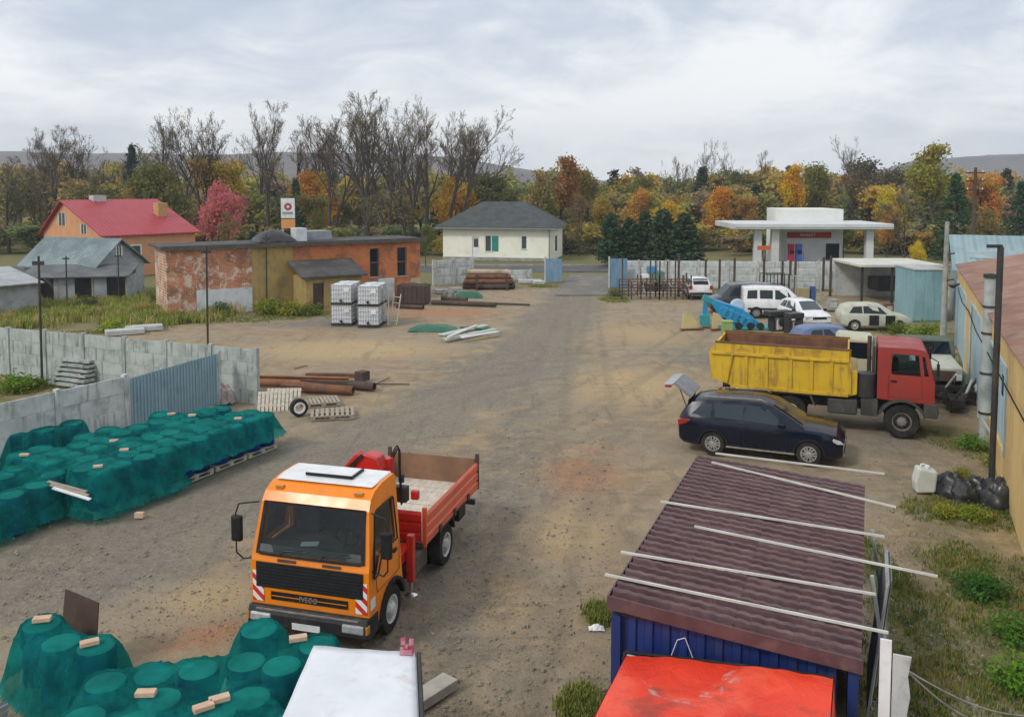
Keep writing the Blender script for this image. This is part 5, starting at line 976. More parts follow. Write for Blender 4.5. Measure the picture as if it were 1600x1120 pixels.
# ---------------------------------------------------------------- dump truck with red cab
M['greyrim'] = pm('dusty grey rim', (.2,.19,.17), (.12,.11,.1), 4, .7, dirt=(.1,.08,.06))
tyel = pm('worn yellow paint', (.64,.42,.018), (.54,.34,.018), .9, .55, 0, dirt=(.22,.12,.04), dscale=1.8, damt=.75, drip=(.28,.15,.035)); cabred = pm('faded red cab paint', (.33,.028,.02), (.26,.028,.022), .9, .5, 0, dirt=(.15,.05,.04), dscale=1.6, damt=.6, drip=(.2,.06,.045))
def dump_truck():
    h = Vector((.93, -.366)).normalized(); rt = Vector((h.y, -h.x)); c = gp(1408, 684).xy-rt*1.1
    r = thing('dump_truck', 'heavy dump truck with worn yellow tipper body and faded red cab', 'truck', (c.x, c.y, 0), math.atan2(h.y, h.x))
    wf = lambda z: 1.2 if z < 2. else 1.2-.06*(z-2)
    b = MB(); b.prism([(.9, 1.15), (.9, 1.9), (.84, 2.0), (.71, 2.66), (.62, 2.8), (.3, 2.85), (-.7, 2.84), (-.74, 2.78), (-.74, 1.22), (-.6, 1.2)], -1, 1, 'Y', wf); cab = b.build('cab', cabred, r)
    cu = MB(); cu.prism([(.99, 2.05), (.8, 2.68), (-.4, 2.68), (-.4, 2.05)], -1.08, 1.08); boolcut(cab, cu); win = [(.5, 2.0), (.42, 2.64), (-.3, 2.66), (-.34, 2.62), (-.34, 2.06), (-.3, 2.0)]; q2 = [(.6, 2.02), (.72, 2.02), (.6, 2.6), (.53, 2.62)]
    cu = MB()
    for s in (-1, 1): cu.prism(win, s*1.0, s*1.5); cu.prism(q2, s*1.0, s*1.5)
    boolcut(cab, cu); bv = cab.modifiers.new('bevel', 'BEVEL'); bv.width = .035; bv.segments = 3; bv.limit_method = 'ANGLE'; bv.angle_limit = R(32)
    l = MB(); l.span((-.39, -1.07, 2.055), (-.37, 1.07, 2.67)); l.span((-.36, -1.07, 2.055), (.86, 1.07, 2.07)); l.build('cab_lining', pm('dump cab lining', (.05,.05,.045)), r)
    MB().box((-.2, -.6, 2.25), (.15, .5, .4)).build('seat', M['black'], r, bevel=.05)
    MB().quad((.862, -1.07, 2.04), (.862, 1.07, 2.04), (.735, 1.04, 2.69), (.735, -1.04, 2.69)).build('windscreen', M['clear'], r)
    for s in (-1, 1):
        MB().quad(*[(x, s*1.165, z) for x, z in win]).build('door_window', M['clear'], r); MB().quad(*[(x, s*1.165, z) for x, z in q2]).build('quarter_window', M['clear'], r)
        g = MB(); g.path([(x, s*1.203, z) for x, z in ((.52, 1.98), (.55, 1.3), (-.42, 1.3), (-.42, 2.0))], .008, 4); g.build('door_gap', M['rust_d'], r); MB().span((-.35, s*1.2, 1.78), (-.18, s*1.235, 1.83)).build('door_handle', M['black'], r)
        arc = [(.72*math.cos(R(a)), .53+.72*math.sin(R(a))) for a in range(170, 5, -15)]; inn = [(.64*math.cos(R(a)), .53+.64*math.sin(R(a))) for a in range(10, 175, 15)]
        MB().prism(arc+inn, s*.8, s*1.24).build('mudguard', M['chassis'], r); MB().box((.93, s*.85, 1.0), (.08, .34, .2)).build('headlight', M['lamp'], r, bevel=.03)
        wheel(r, (0, s*1.02, .53), .53, .32, M['greyrim'], 'steel', s, .55)
        for x in (-3.35, -4.7): wheel(r, (x, s*1.02, .53), .53, .3, M['whiterim'], 'steel', s, .55); wheel(r, (x, s*.68, .53), .53, .3, M['whiterim'], 'steel', s, .55)
        MB().path([(.78, s*1.15, 2.6), (.95, s*1.45, 2.55), (.95, s*1.45, 2.0), (.85, s*1.22, 1.95)], .015, 6).build('mirror_arm', M['black'], r); MB().box((.95, s*1.45, 2.3), (.07, .2, .38)).build('mirror', M['black'], r, bevel=.02)
    bp = MB(); bp.prism([(.62, .72), (1.0, .72), (1.04, .9), (.98, 1.16), (.6, 1.16)], -1.22, 1.22); bp.build('bumper', M['chassis'], r, bevel=.03); MB().span((.905, -.8, 1.3), (.93, .8, 1.75)).build('grille', M['black'], r)
    ch = MB(); ch.tube((-5.4, 0, .75), (.3, 0, .75), .2, None, 12)
    for y in (-.4, .4): ch.span((-5.6, y-.06, .95), (.2, y+.06, 1.18))
    for x in (-1.0, -2.2, -3.35, -4.7, -5.4): ch.span((x-.06, -.9, .9), (x+.06, .9, 1.05))
    ch.build('frame', M['chassis'], r)
    for s in (-1, 1):
        MB().box((-1.75, s*.95, .85), (.9, .45, .5)).build('fuel_tank', M['chassis'], r, bevel=.06); MB().box((-.95, s*.9, .9), (.5, .5, .55)).build('battery_box', M['chassis'], r, bevel=.03)
        MB().prism([(-5.5, .95), (-5.3, 1.17), (-2.7, 1.17), (-2.55, .8), (-2.6, .8), (-2.75, 1.12), (-5.28, 1.12), (-5.45, .95)], s*.75, s*1.2).build('mudguard', M['chassis'], r)
    MB().tube((-1.05, -.9, 1.2), (-1.05, -.9, 1.95), .3, None, 16).build('air_filter', M['darksteel'], r, smooth=40); MB().tube((-.95, .85, 1.2), (-.95, .85, 2.85), .07).build('exhaust_stack', M['rust_d'], r)
    MB().span((-.86, -.9, 1.2), (-.8, .9, 2.8)).build('cab_rack', M['darksteel'], r)
    # tipper body: floor, sides with ribs, rail, rusty lip
    xf, xr, zb, zt = -1.58, -5.75, 1.28, 2.66; side = [(xf, zb), (xf, zt), (xr-.05, zt), (xr-.2, 2.2), (xr-.1, 1.45), (xr+.45, zb)]
    for s in (-1, 1):
        MB().prism(side, s*1.12, s*1.2).build('body_side', tyel, r); MB().prism([(xf-.06, zb+.1), (xf-.06, zt-.02), (xr-.0, zt-.02), (xr, 1.5)], s*1.1, s*1.118).build('side_lining', M['rust'], r)
        MB().span((xf, s*1.2, 2.28), (xr-.12, s*1.27, 2.37)).build('side_rail', tyel, r, bevel=.01); MB().span((xf+.02, s*1.1, zt+.003), (xr-.02, s*1.22, zt+.05)).build('top_lip', M['rust'], r)
        for x in (-1.56, -2.1, -2.7, -3.35, -4.1, -4.75): MB().box((x, s*1.225, (zb+2.28)/2), (.1, .05, 2.28-zb)).build('rib', tyel, r)
        MB().beam((-5.2, s*1.225, 2.28), (-5.38, s*1.225, zb+.05), .05, .1).build('rib', tyel, r); MB().span((xf, s*1.1, zb-.1), (xr+.5, s*1.26, zb)).build('bottom_rail', tyel, r, bevel=.01)
    MB().span((xr+.3, -1.1, zb-.05), (xf-.06, 1.1, zb+.08)).build('body_floor', M['rust'], r); MB().span((xf-.05, -1.1, zb+.085), (xf, 1.1, zt)).build('body_front', tyel, r)
    MB().prism([(xf+.003, zb-.1), (xf+.26, zb), (xf+.26, 2.0), (xf+.003, 2.05)], -1.18, 1.18).build('body_nose', tyel, r, bevel=.02)
    tg = MB(); tg.prism([(xr-.06, zt-.05), (xr-.24, 2.3), (xr-.15, 1.45), (xr+.02, 1.36), (xr-.06, 1.5), (xr-.15, 2.3), (xr+.02, zt-.05)], -1.09, 1.09); tg.build('tailgate', tyel, r)
    for s in (-1, 1): MB().box((-5.62, s*.85, .98), (.08, .3, .16)).build('tail_lamp', M['redlamp'], r)
dump_truck()
# ================================================================ container with brown roof, battens, red cover
NL = gp(955, 932, 2.62); LD = gp(1093, 714, 2.62)-NL; CL = LD.length; LD = LD.normalized(); WD = Vector((LD.y, -LD.x, 0)); NL.z = 0
CW = (gp(1346, 1028, 2.42)-NL).dot(WD)
def container():
    r = thing('blue_container', 'blue ribbed container under a brown ribbed metal roof with battens on it', 'container', NL, math.atan2(LD.y, LD.x))     # local x away from camera, local y to the left: width runs to -y
    blue = pm('container blue', (.012,.028,.14), (.018,.04,.18), 1, .45, .1, dirt=(.05,.06,.12), dscale=1.5, damt=.4, drip=(.03,.035,.07))
    w, L, H = CW-.22, CL-.25, 2.36
    b = MB()
    for k in range(int(w/.22)+1): pass
    e = corrugated(w, H, .22, .04, z0=.12); e.v = [(y+.12, -.1-x, z) for x, y, z in e.v]; e.build('end_wall', blue, r)
    for s, y in ((1, -.1), (-1, -.1-w)):
        e = corrugated(L-.1, H, .24, .04, z0=.12); e.v = [(x+.14, y_*-s+y-.02*s, z) for x, y_, z in e.v]; e.build('side_wall', blue, r)
    MB().span((L+.02, -.1-w, .12), (L+.06, -.1, H)).build('end_wall', blue, r); f = MB()
    for x in (.06, L): 
        for y in (-.06, -.14-w): MB().span((x-.05, y-.06, 0), (x+.07, y+.06, H+.02)).build('corner_post', blue, r)
    MB().span((.02, -.09-w, 0), (.12, -.11, .12)).build('floor_beam', blue, r)
    MB().span((.05, -.12-w, H+.01), (L, -.08, H+.04)).build('ceiling', M['darksteel'], r)
    MB().span((.055, -.32, 1.62), (.075, -.2, 1.86)).build('junction_box', M['white'], r)
    MB().path([(.05, -.75, 1.9), (.045, -.85, 2.2), (.04, -.95, 2.25), (.045, -1.05, 2.0), (.05, -.95, 1.75), (.05, -.7, 1.72)], .006, 5).build('loose_wire', M['white'], r)
    # ribbed roof, each sheet a part; ribs run across
    rm = pm('brown coated sheet', (.12,.062,.064), (.075,.038,.042), 2.2, .5, .1, dirt=(.2,.13,.12), dscale=2.6, damt=.6, stretch=(2.4, 1, 1)); n = 4; z0, z1 = 2.62, 2.42
    for i in range(n):
        ya, yb = -CW*i/n+.0*i, -CW*(i+1)/n-(.03 if i < n-1 else 0); st = 30; P = []; ny = 18
        for k in range(st):
            x = -.05+CL*k/st; q = CL/st; P += [(x, 0), (x+q*.55, .004), (x+q*.6, .058), (x+q*.97, .062)]
        P.append((-.05+CL, 0)); mb = MB(); rs = random.Random(i); jit = [rs.gauss(0, .004) for _ in P]
        fn = lambda u, v: (P[round(v*(len(P)-1))][0], ya+(yb-ya)*u, z0+(z1-z0)*(-(ya+(yb-ya)*u)/CW)+P[round(v*(len(P)-1))][1]+jit[round(v*(len(P)-1))]+.0065*math.cos((ya+(yb-ya)*u)*6.2832/.18)+.007*(i % 2))
        mb.grid(ny, len(P)-1, fn); mb.grid(1, 1, lambda u, v: (-.05+CL*v, ya+(yb-ya)*u, z0+(z1-z0)*(-(ya+(yb-ya)*u)/CW)-.02))
        mb.build('roof_sheet', rm, r)
    g = MB(); g.span((-.08, -CW, 2.44), (-.052, -.0, 2.46)); fb = MB(); fb.prism([(.03, 2.49), (.03, 2.66), (-CW-.02, 2.46), (-CW-.02, 2.29)], -.075, -.053, 'X'); fb.build('verge_trim', rm, r); fb = MB(); fb.span((-.05, .02, 2.46), (CL-.05, .04, 2.66)); fb.build('eave_trim', rm, r)
container()
def roof_z(p):
    d = Vector((p.x, p.y, 0))-NL; return 2.62-.2*max(0, min(1, d.dot(WD)/CW))+.05
BAT = [((1118, 708), (1382, 740), 'white batten farthest from the camera, beyond the container roof edge at the SUV'), ((1112, 722), (1400, 792), 'white batten crossing the far end of the brown roof at a slant'), ((1032, 783), (1382, 838), 'third white batten from the far end of the brown roof'),
       ((1085, 822), (1465, 900), 'white batten shifted far out over the right side of the brown roof'), ((970, 862), (1368, 928), 'second nearest white batten on the brown roof'), ((945, 897), (1388, 988), 'nearest white batten on the brown roof above the blue wall')]
bwood = pm('pale batten', (.62,.6,.55), (.5,.47,.42), 2, .8, dirt=(.3,.27,.22), damt=.4)
for (a, b, lab) in BAT:
    pa = gp(*a, 2.7); pb = gp(*b, 2.5)
    for _ in range(3): pa = gp(*a, roof_z(pa)+.04); pb = gp(*b, roof_z(pb)+.03)
    if 'farthest' in lab: pa = gp(*a, 2.72); pb = gp(*b, 2.52)
    c = (pa+pb)/2; m = MB(); m.beam(pa-c, pb-c, .03, .03); tag(m.build('batten', bwood, loc=c), lab, 'batten', 'battens lying across the brown roof')
def red_cover():
    k = 5.75; r = thing('covered_load', 'box shaped load under a bright red tarpaulin in front of the blue container wall', 'tarpaulin', NL-LD*.2+WD*.26, math.atan2(LD.y, LD.x))
    L, w, H = 4.6, 2.44, 2.03
    def fn(u, v):
        y = -w*u; x = -L*v; z = H+.02*math.sin(u*9)*math.sin(v*5)+.06*noise.noise((u*3, v*5, 1))+.03*abs(noise.noise((u*7, v*9, 4)))-.04*abs(2*u-1)**6+.25*u
        return (x, y, z)
    t = NT('red tarpaulin'); v = t.coord(rnd=False); col = t.mix(t.ramp(t.noise(v, 1.1, 4), .35, .65), (.78,.05,.014), (.68,.035,.01)); col = t.mix(t.ramp(t.noise(v, 1.3, 7, .72, .7), .52, .64, 0, .75), col, (.3,.05,.03)); col = t.mix(t.ramp(t.noise(v, .8, 5, .6, .3), .52, .62, 0, .5), col, (.85,.12,.06)); col = t.mix(t.ramp(t.noise(v, .9, 6, .7, .8), .62, .7, 0, .8), col, (.42,.38,.36))
    t.l(col, t.b.inputs['Base Color']); t.b.inputs['Roughness'].default_value = .5; t.bump(t.noise(v, 2.6, 6, .6, 1.2), .45, .08)
    b = MB(); b.grid(30, 44, fn)
    for y, s in ((0, 1), (-w, -1)): b.grid(44, 4, lambda u, v: (-L*u, y+s*(.01+.02*v+.02*v*math.sin(u*40)), H+.25*(s < 0)-.04-.4*v+.02*noise.noise((u*3, v, 2))))
    b.grid(30, 3, lambda u, v: (.012+.02*v, -w*u, H-.04+.25*u-.12*v)); o = b.build('tarpaulin', t.mat, r, smooth=60)
    MB().span((-L+.05, -w+.06, 0), (-.06, -.06, H-.14)).build('crate', pm('dark crate', (.05,.045,.04), (.09,.08,.07), 1, .9), r)
    MB().path([(-.3, 0.03, H-.4), (.05, .03, H-.02), (.06, -w*.5, H+.1), (.06, -w, H+.2), (-.4, -w-.03, H-.2)], .02, 6).build('rubber_edge', M['rubber'], r)
red_cover()
# boards and slab leaning at the right side of the container, guy wires
def leaning_boards():
    p = NL+WD*(CW+.25)-LD*.15
    for i, (o, w, h, m, lab) in enumerate(((.0, .12, 2.8, M['white'], 'tall white board standing against the container right end'), (.17, .19, 2.65, M['concrete_l'], 'ragged grey sheet standing beside the white board at the container'))):
        b = MB(); n = 10; P = [(-w/2, 0.3), (-w*.2, 0), (w*.3, .05), (w/2, .4)]+[(w/2-.03*(k % 2)*i, .4+(h-.4)*k/n) for k in range(1, n+1)]+[(-w/2, h)]
        b.prism(P, -.015, .015, 'Y'); q = p+WD*o; tag(b.build('leaning_board', m, loc=(q.x, q.y, 0), rz=math.atan2(WD.y, WD.x)), lab, 'board')
    a = p+WD*.2; a.z = 2.5
    for k, (px, py, lab) in enumerate(((1640, 1118, 'upper thin wire running down right from the leaning boards'), (1575, 1135, 'lower thin wire running down right from the leaning boards'))):
        e = gp(px, py, .3); P = [a.lerp(e, t)-Vector((0, 0, .18*math.sin(math.pi*t))) for t in np.linspace(0, 1, 10)]; tag(MB().path(P, .011, 5).build('wire', M['concrete']), lab, 'wire')
    e = a+Vector((-.35, -.9, -1.4)); tag(MB().path([a+Vector((-.05, 0, -.7)), e], .012, 5).build('wire', M['rust_d']), 'short dark wire stay below the leaning boards', 'wire')
leaning_boards()
def side_stuff():
    q = NL+WD*(CW+.12)+LD*2.7; k = thing('scrap_rack', 'narrow rack of grey sheets leaning on the right side of the brown roofed container', 'rack', (q.x, q.y, 0), math.atan2(LD.y, LD.x))
    for i in range(4): MB().box((.9+.12*i, -.1-.03*i, 1.1), (1.5-.15*i, .03, 2.0-.1*i), rx=R(6)).build('sheet', (M['concrete'], M['concrete_l'], M['darksteel'], M['concrete'])[i], k)
    for x in (0, 1.8): MB().beam((x, -.35, 0), (x, .0, 2.3), .05, .05).build('upright', M['slab_g'], k)
    MB().beam((0, -.2, 1.2), (1.8, -.2, 1.2), .05, .05).build('cross_bar', M['slab_g'], k)
side_stuff()
# ================================================================ drums, pallets and green netting
netm = None
def net_material(lo=.26, hi=.48):
    t = NT('green shade netting'); v = t.coord(rnd=False); n = t.noise(v, 2.2, 5, .6); f = t.noise(v, 220, 2, .5)
    col = t.mix(t.ramp(n, .3, .7), (.002,.12,.115), (.005,.27,.245)); col = t.mix(t.ramp(t.noise(v, .8, 6, .65), .55, .7, 0, .35), col, (.008,.16,.14))
    vs = t.coord(scale=(1, 1, 1), rnd=False); hm = t.ramp(t.noise(v, .33, 4, .6, 1.), .66, .7, 0, .6); col = t.mix(hm, col, (.18,.3,.05))
    t.l(col, t.b.inputs['Base Color']); t.b.inputs['Roughness'].default_value = .85; t.b.inputs['Specular IOR Level'].default_value = .1
    tl = t.n('ShaderNodeBsdfTranslucent'); t.l(col, tl.inputs[0]); m1 = t.n('ShaderNodeMixShader'); m1.inputs[0].default_value = .25; t.l(t.b.outputs[0], m1.inputs[1]); t.l(tl.outputs[0], m1.inputs[2])
    tr = t.n('ShaderNodeBsdfTransparent'); tr.inputs[0].default_value = (.28, .84, .8, 1); m2 = t.n('ShaderNodeMixShader'); t.l(t.ramp(t.noise(v, 1.3, 5, .6, .8), .3, .7, lo, hi), m2.inputs[0]); t.l(m1.outputs[0], m2.inputs[1]); t.l(tr.outputs[0], m2.inputs[2]); t.l(m2.outputs[0], t.out.inputs[0])
    t.bump(t.noise(t.coord(scale=(1, 1, .35), rnd=False), 5.5, 6, .62, 1.6), .8, .1); return t.mat
netm = net_material(.3, .54); netm_thick = net_material(.24, .5)
def drum_mesh():
    b = MB(); b.lathe([(.25, 0), (.285, .02), (.29, .05), (.28, .28), (.295, .3), (.28, .32), (.28, .58), (.295, .6), (.28, .62), (.285, .84), (.26, .88)], 20); d = b.mesh('drum', pm('blue drum plastic', (.01,.035,.22), (.006,.016,.08), 1.2, .7, spec=.15), 40)
    k = MB(); k.lathe([(.262, 0), (.268, .012), (.255, .022), (.2, .024)], 20); return d, k.mesh('lid', pm('drum lid', (.42,.55,.52), (.3,.42,.4), 1.5, .95, spec=.05), 40)
DRUM, LID = drum_mesh(); FIELDS = []
def pallet(label, loc, rz, m, group=None, L=1.2, w=1.0, name='pallet', tilt=(0, 0)):
    k = thing(name, label, 'pallet', loc, rz, group); k.rotation_euler = (tilt[0], tilt[1], rz); key = ('pal', m.name, L, w)
    if key not in _wc:
        _wc[key] = (MB().box((0, 0, 0), (.098, w, .022)).mesh('slat', m), MB().box((0, 0, 0), (L, .1, .022)).mesh('stringer', m), MB().box((0, 0, 0), (.14, .1, .078)).mesh('block', m))
    a, b, c = _wc[key]; n = 9
    for i in range(n): inst('slat', a, k, (-L/2+.05+(L-.1)*i/(n-1), 0, .144))
    for y in (-w/2+.05, 0, w/2-.05):
        inst('stringer', b, k, (0, y, .121)); inst('stringer', b, k, (0, y, .011))
        for x in (-L/2+.07, 0, L/2-.07): inst('block', c, k, (x, y, .066))
    return k
palw = pm('pale pallet wood', (.55,.5,.42), (.42,.38,.31), 2, .85, dirt=(.25,.22,.18), damt=.4)
def drape(name, label, drums, seed, zc=1.07, step=.045, R0=.34, skirt=.33, hem=.08, slope=5., sag=.075, thick=False, soft=7):
    """cloth over drum tops: height field relaxed between the tops, hanging at the edges; drums = [(x, y, ztop)]"""
    D = np.array(drums); x0, y0 = D[:, :2].min(0)-R0-skirt-.1; x1, y1 = D[:, :2].max(0)+R0+skirt+.1
    nx, ny = int((x1-x0)/step), int((y1-y0)/step); X, Y = np.meshgrid(np.linspace(x0, x1, nx), np.linspace(y0, y1, ny))
    dm = np.full(X.shape, 9.)
    wob = np.vectorize(lambda a, b: noise.noise((a*1.1, b*1.1, seed))+.5*noise.noise((a*4, b*4, seed+3)))(X, Y)
    wr = np.vectorize(lambda a, b: noise.noise((a*3.1, b*3.1, seed+8))+.5*noise.noise((a*7, b*7, seed+11)))(X, Y)
    for x, y, z in drums:
        dm = np.minimum(dm, np.hypot(X-x, Y-y))
    # hull of the group: dilate then erode the covered mask, so the cloth spans the gaps between neighbours
    def nb(A, f): return f(f(f(f(A, np.roll(A, 1, 0)), np.roll(A, -1, 0)), np.roll(A, 1, 1)), np.roll(A, -1, 1))
    K = dm < R0+.32
    for _ in range(int(.3/step)): K = ~nb(~K, np.logical_or)
    K |= dm < R0
    top = np.full(X.shape, -9.)
    for x, y, z in drums: d = np.hypot(X-x, Y-y); top = np.maximum(top, np.where(d < R0, z, z-sag*np.minimum(1, (d-R0)/.16)-.12*np.maximum(0, d-R0-.16)))
    dist = np.where(K, 0., 99.); val = np.where(K, top, 0.)
    for _ in range(int((skirt+.5)/step)):
        for ax, sh in ((0, 1), (0, -1), (1, 1), (1, -1)):
            c = np.roll(dist, sh, ax)+step; m_ = c < dist; dist = np.where(m_, c, dist); val = np.where(m_, np.roll(val, sh, ax), val)
    ang = np.arctan2(Y-D[:, 1].mean(), X-D[:, 0].mean()); fold = .07*np.sin((X+Y)*11+seed+2*wob)*np.sin((X-Y)*9+wob)+.05*wob
    e = np.maximum(0, dist+fold*np.clip(dist*7, 0, 1)-.03)
    Z = np.where(K, top, val-slope*e)
    Z = np.maximum(Z, hem)
    for _ in range(soft): Z = np.where((dm < R0-.13) & K, Z, .2*(Z+np.roll(Z, 1, 0)+np.roll(Z, -1, 0)+np.roll(Z, 1, 1)+np.roll(Z, -1, 1)))
    Z += (.05*wob+.09*np.abs(wr)-.03)*np.clip(Z-.15, 0, 1)*np.clip((dm-R0+.12)*6, 0, 1); Z = np.where(dm < .3, np.maximum(Z, top+.012), np.maximum(Z, .03))
    FIELDS.append((x0, y0, x1, y1, Z)); edge = dist
    keep = (Z > hem+.03) | (dist < .2+.1*wob)
    P = np.stack([X, Y, Z], -1).reshape(-1, 3); I = np.arange(nx*ny).reshape(ny, nx); q = np.stack([I[:-1, :-1], I[:-1, 1:], I[1:, 1:], I[1:, :-1]], -1)
    kk = keep[:-1, :-1] & keep[1:, 1:] & keep[1:, :-1] & keep[:-1, 1:]; q = q[kk]; us = np.unique(q); mp = np.full(nx*ny, -1); mp[us] = np.arange(len(us))
    me = bpy.data.meshes.new(name); me.from_pydata(P[us].tolist(), [], mp[q].tolist()); me.materials.append(netm_thick if thick else netm); me.polygons.foreach_set('use_smooth', [True]*len(me.polygons)); me.update()
    o = bpy.data.objects.new(name, me); C.objects.link(o); return tag(o, label, 'netting')
ORD = ('first', 'second', 'third', 'fourth', 'fifth', 'sixth', 'seventh', 'eighth')
DG = 'blue drums stored under the green netting'
def put_drum(x, y, z=.155, label='blue plastic drum standing on a pallet under green netting', rz=0):
    k = thing('drum', label, 'drum', (x, y, z), rz, DG); inst('body', DRUM, k); inst('lid', LID, k, (0, 0, .875)); return k
def cloth_z(p):
    h = 0
    for x0, y0, x1, y1, Zf in FIELDS:
        if x0 < p.x < x1 and y0 < p.y < y1: h = max(h, Zf[int((p.y-y0)/(y1-y0)*(Zf.shape[0]-1)+.5), int((p.x-x0)/(x1-x0)*(Zf.shape[1]-1)+.5)])
    return h
def put_brick(label, px, py, z, rz, sc=1.):
    p = gp(px, py, z)
    for _ in range(5):
        h = cloth_z(p)
        if h > .6: z = h+.004
        p = gp(px, py, z)
    if cloth_z(p) < .6: return
    sc = 1.05 if p.y < 16 else .85; b = MB(); b.box((0, 0, .035), (.25, .12, .065)); o = b.build('brick', brickm, loc=(p.x, p.y, z), rz=rz, bevel=.008); o.scale = (sc,)*3; tag(o, label, 'brick', 'bricks weighing down the green netting')
brickm = pm('pale brick', (.6,.42,.3), (.5,.33,.22), 6, .9, dirt=(.65,.57,.47), damt=.6)
def drum_rows():
    # long row: front edge runs from (145,812) to (465,690); two to three drums deep towards the fence
    a, b = gp(150, 815), gp(462, 690); d = (b-a).normalized(); nrm = Vector((-d.y, d.x, 0)); L = (b-a).length; rnd = random.Random(8); drums = []; rz = math.atan2(d.y, d.x)
    npal = int(L/1.28); groups = [[], []]
    for i in range(npal):
        for row in range(3):
            c = a+d*(.66+i*1.28)+nrm*(.56+row*1.16)+Vector((rnd.uniform(-.04, .04), rnd.uniform(-.04, .04), 0))
            if row == 2 and i == npal-1: continue
            front = row == 0 and i >= npal-4
            lab = ('pale pallet at the open front of the long drum row, number %s from far end' % ('first', 'second', 'third', 'fourth')[npal-1-i]).replace('number ', '') if front else 'pallet hidden beneath the drums of the long covered row'
            pallet(lab, (c.x, c.y, 0), rz, palw, 'pallets under the long drum row')
            for j in range(2):
                for q in range(2):
                    p = c+d*(-.29+.58*j)+nrm*(-.28+.57*q)
                    if rnd.random() < .2 and row: continue
                    put_drum(p.x, p.y, .155, ('%s blue drum from the far end, its foot showing below the long netting' % ORD[2*(npal-1-i)+1-j]) if (front and q == 0) else 'blue plastic drum standing on a pallet under the long green netting')
                    groups[0 if i < npal//2 else 1].append((p.x, p.y, 1.08+(.0 if rnd.random() < .6 else rnd.uniform(.02, .09))))
    drape('green_netting', 'green netting over the nearer half of the long drum row', groups[0], 3.1, R0=.31, skirt=.3, thick=True, soft=16, sag=.09)
    drape('green_netting', 'green netting over the far half of the long drum row by the blue gate', groups[1], 7.7, R0=.31, skirt=.22, slope=3.2, hem=.42, thick=True, soft=16, sag=.09)
    # pile at the left picture edge
    g = []
    for px, py, z in ((20, 832, .95), (62, 815, .95), (5, 800, .95), (85, 795, .8), (-25, 850, .95), (-45, 815, 1.0), (30, 785, 1.0)):
        p = gp(px, py); put_drum(p.x, p.y, 0 if z < 1 else .0, 'blue drum under the low netting heap, '+('second along its front', 'third along its front', 'behind the first of its front', 'rightmost, below the planks', 'first of its front, at the picture edge', 'rear one at the picture edge', 'rear one in its middle')[len(g)]); g.append((p.x, p.y, .93 if z != .8 else .94))
    drape('green_netting', 'low heap of green netting at the left edge before the long row', g, 1.3, R0=.32, skirt=.35)
    g = []
    for px, py in ((20, 735), (-30, 742), (70, 728), (115, 716), (-70, 750), (40, 712), (90, 700)):
        p = gp(px, py); put_drum(p.x, p.y, .155, 'blue drum under the fence side netting, '+('second from the picture edge', 'at the picture edge', 'third from the picture edge', 'rightmost of the front rank', 'outside left of the picture edge', 'left one of the rear rank', 'right one of the rear rank')[len(g)]); g.append((p.x, p.y, 1.07))
    drape('green_netting', 'green netting over drums against the pale fence at the left edge', g, 5.3, R0=.34, skirt=.3)
    # foreground group
    fg = [[(65, 972, 1.12), (150, 1006, 1.05), (95, 1000, 1.06)], [(165, 1062, 1.06), (310, 1042, 1.05), (250, 1088, 1.06), (335, 1112, 1.05), (390, 1086, 1.06), (440, 1036, 1.06), (405, 980, 1.1), (496, 1004, 1.06), (210, 1125, 1.05), (130, 1118, 1.05), (450, 1130, 1.05), (385, 1030, .98), (240, 1050, .95)]]
    NEARL = ['blue drum under near netting, '+q for q in ('leftmost of the front sheet', 'below the far middle bulge', 'under the wide pale brick', 'under the pair of touching bricks', 'left of the white cabin corner', 'left of the white cabin far edge', 'tallest, before the truck bumper', 'right of the tallest, by the cabin', 'at the lower edge below the wide brick', 'at the lower left, out at the picture edge', 'at the lower edge against the cabin', 'between the tallest and the cabin edge', 'sunk between leftmost and middle bulge')]
    for i, gr in enumerate(fg):
        g = []
        for px, py, z in gr:
            p = gp(px, py, z); put_drum(p.x, p.y, z-.92, NEARL[len(g)] if i else 'blue drum under the tall netting bundle, '+('below the pale brick', 'right one, below the small reddish brick', 'middle one of the three')[len(g)]); g.append((p.x, p.y, z))
        drape('green_netting', ('tall green netting bundle in front of the leaning brown panel', 'green netting over round drum tops in front of the orange truck')[i], g, 2.2+5*i, R0=.33, skirt=.36)
    for px, py, z, rz, lab in ((66, 970, 1.14, .2, 'pale brick on top of the tall netting bundle by the leaning panel'), (140, 1007, 1.07, .5, 'small reddish brick on the lower drum right of the tall bundle'), (228, 1086, 1.08, .05, 'wide pale brick on the near netting, left one of two'), (318, 1108, 1.08, .6, 'first of two touching bricks on the near netting'), (343, 1095, 1.08, .5, 'second of two touching bricks on the near netting'), (466, 1000, 1.08, .3, 'small brick on the netting right below the truck bumper'),
        (153, 730, 1.1, .3, 'pale brick on the nearest corner of the long netting'), (200, 734, 1.1, -.3, 'grey brick beside the nearest corner of the long netting'), (194, 704, 1.1, .3, 'pale brick in the middle of the near half of the long netting'), (272, 700, 1.1, .2, 'yellowish brick at the front edge of the long netting'), (178, 690, 1.1, .2, 'small brick on the near half of the long netting, towards the fence'), (307, 692, 1.1, .2, 'dark brick above the dark drum gap of the long row'),
        (148, 668, 1.12, .3, 'reddish brick on the drums against the pale fence'), (110, 680, 1.12, .1, 'pinkish brick farthest up by the pale fence'), (300, 650, 1.1, .1, 'white brick on the far half of the long netting'), (372, 655, 1.1, .1, 'pale brick on the far half near the truck side edge'), (390, 664, 1.1, .3, 'white brick at the far front edge of the long netting'), (38, 712, 1.12, .1, 'white brick on the netting by the fence at the left edge'), (268, 648, 1.1, .5, 'small brick on the far netting before the blue gate')):
        put_brick(lab, px, py, z, rz, 1.15)
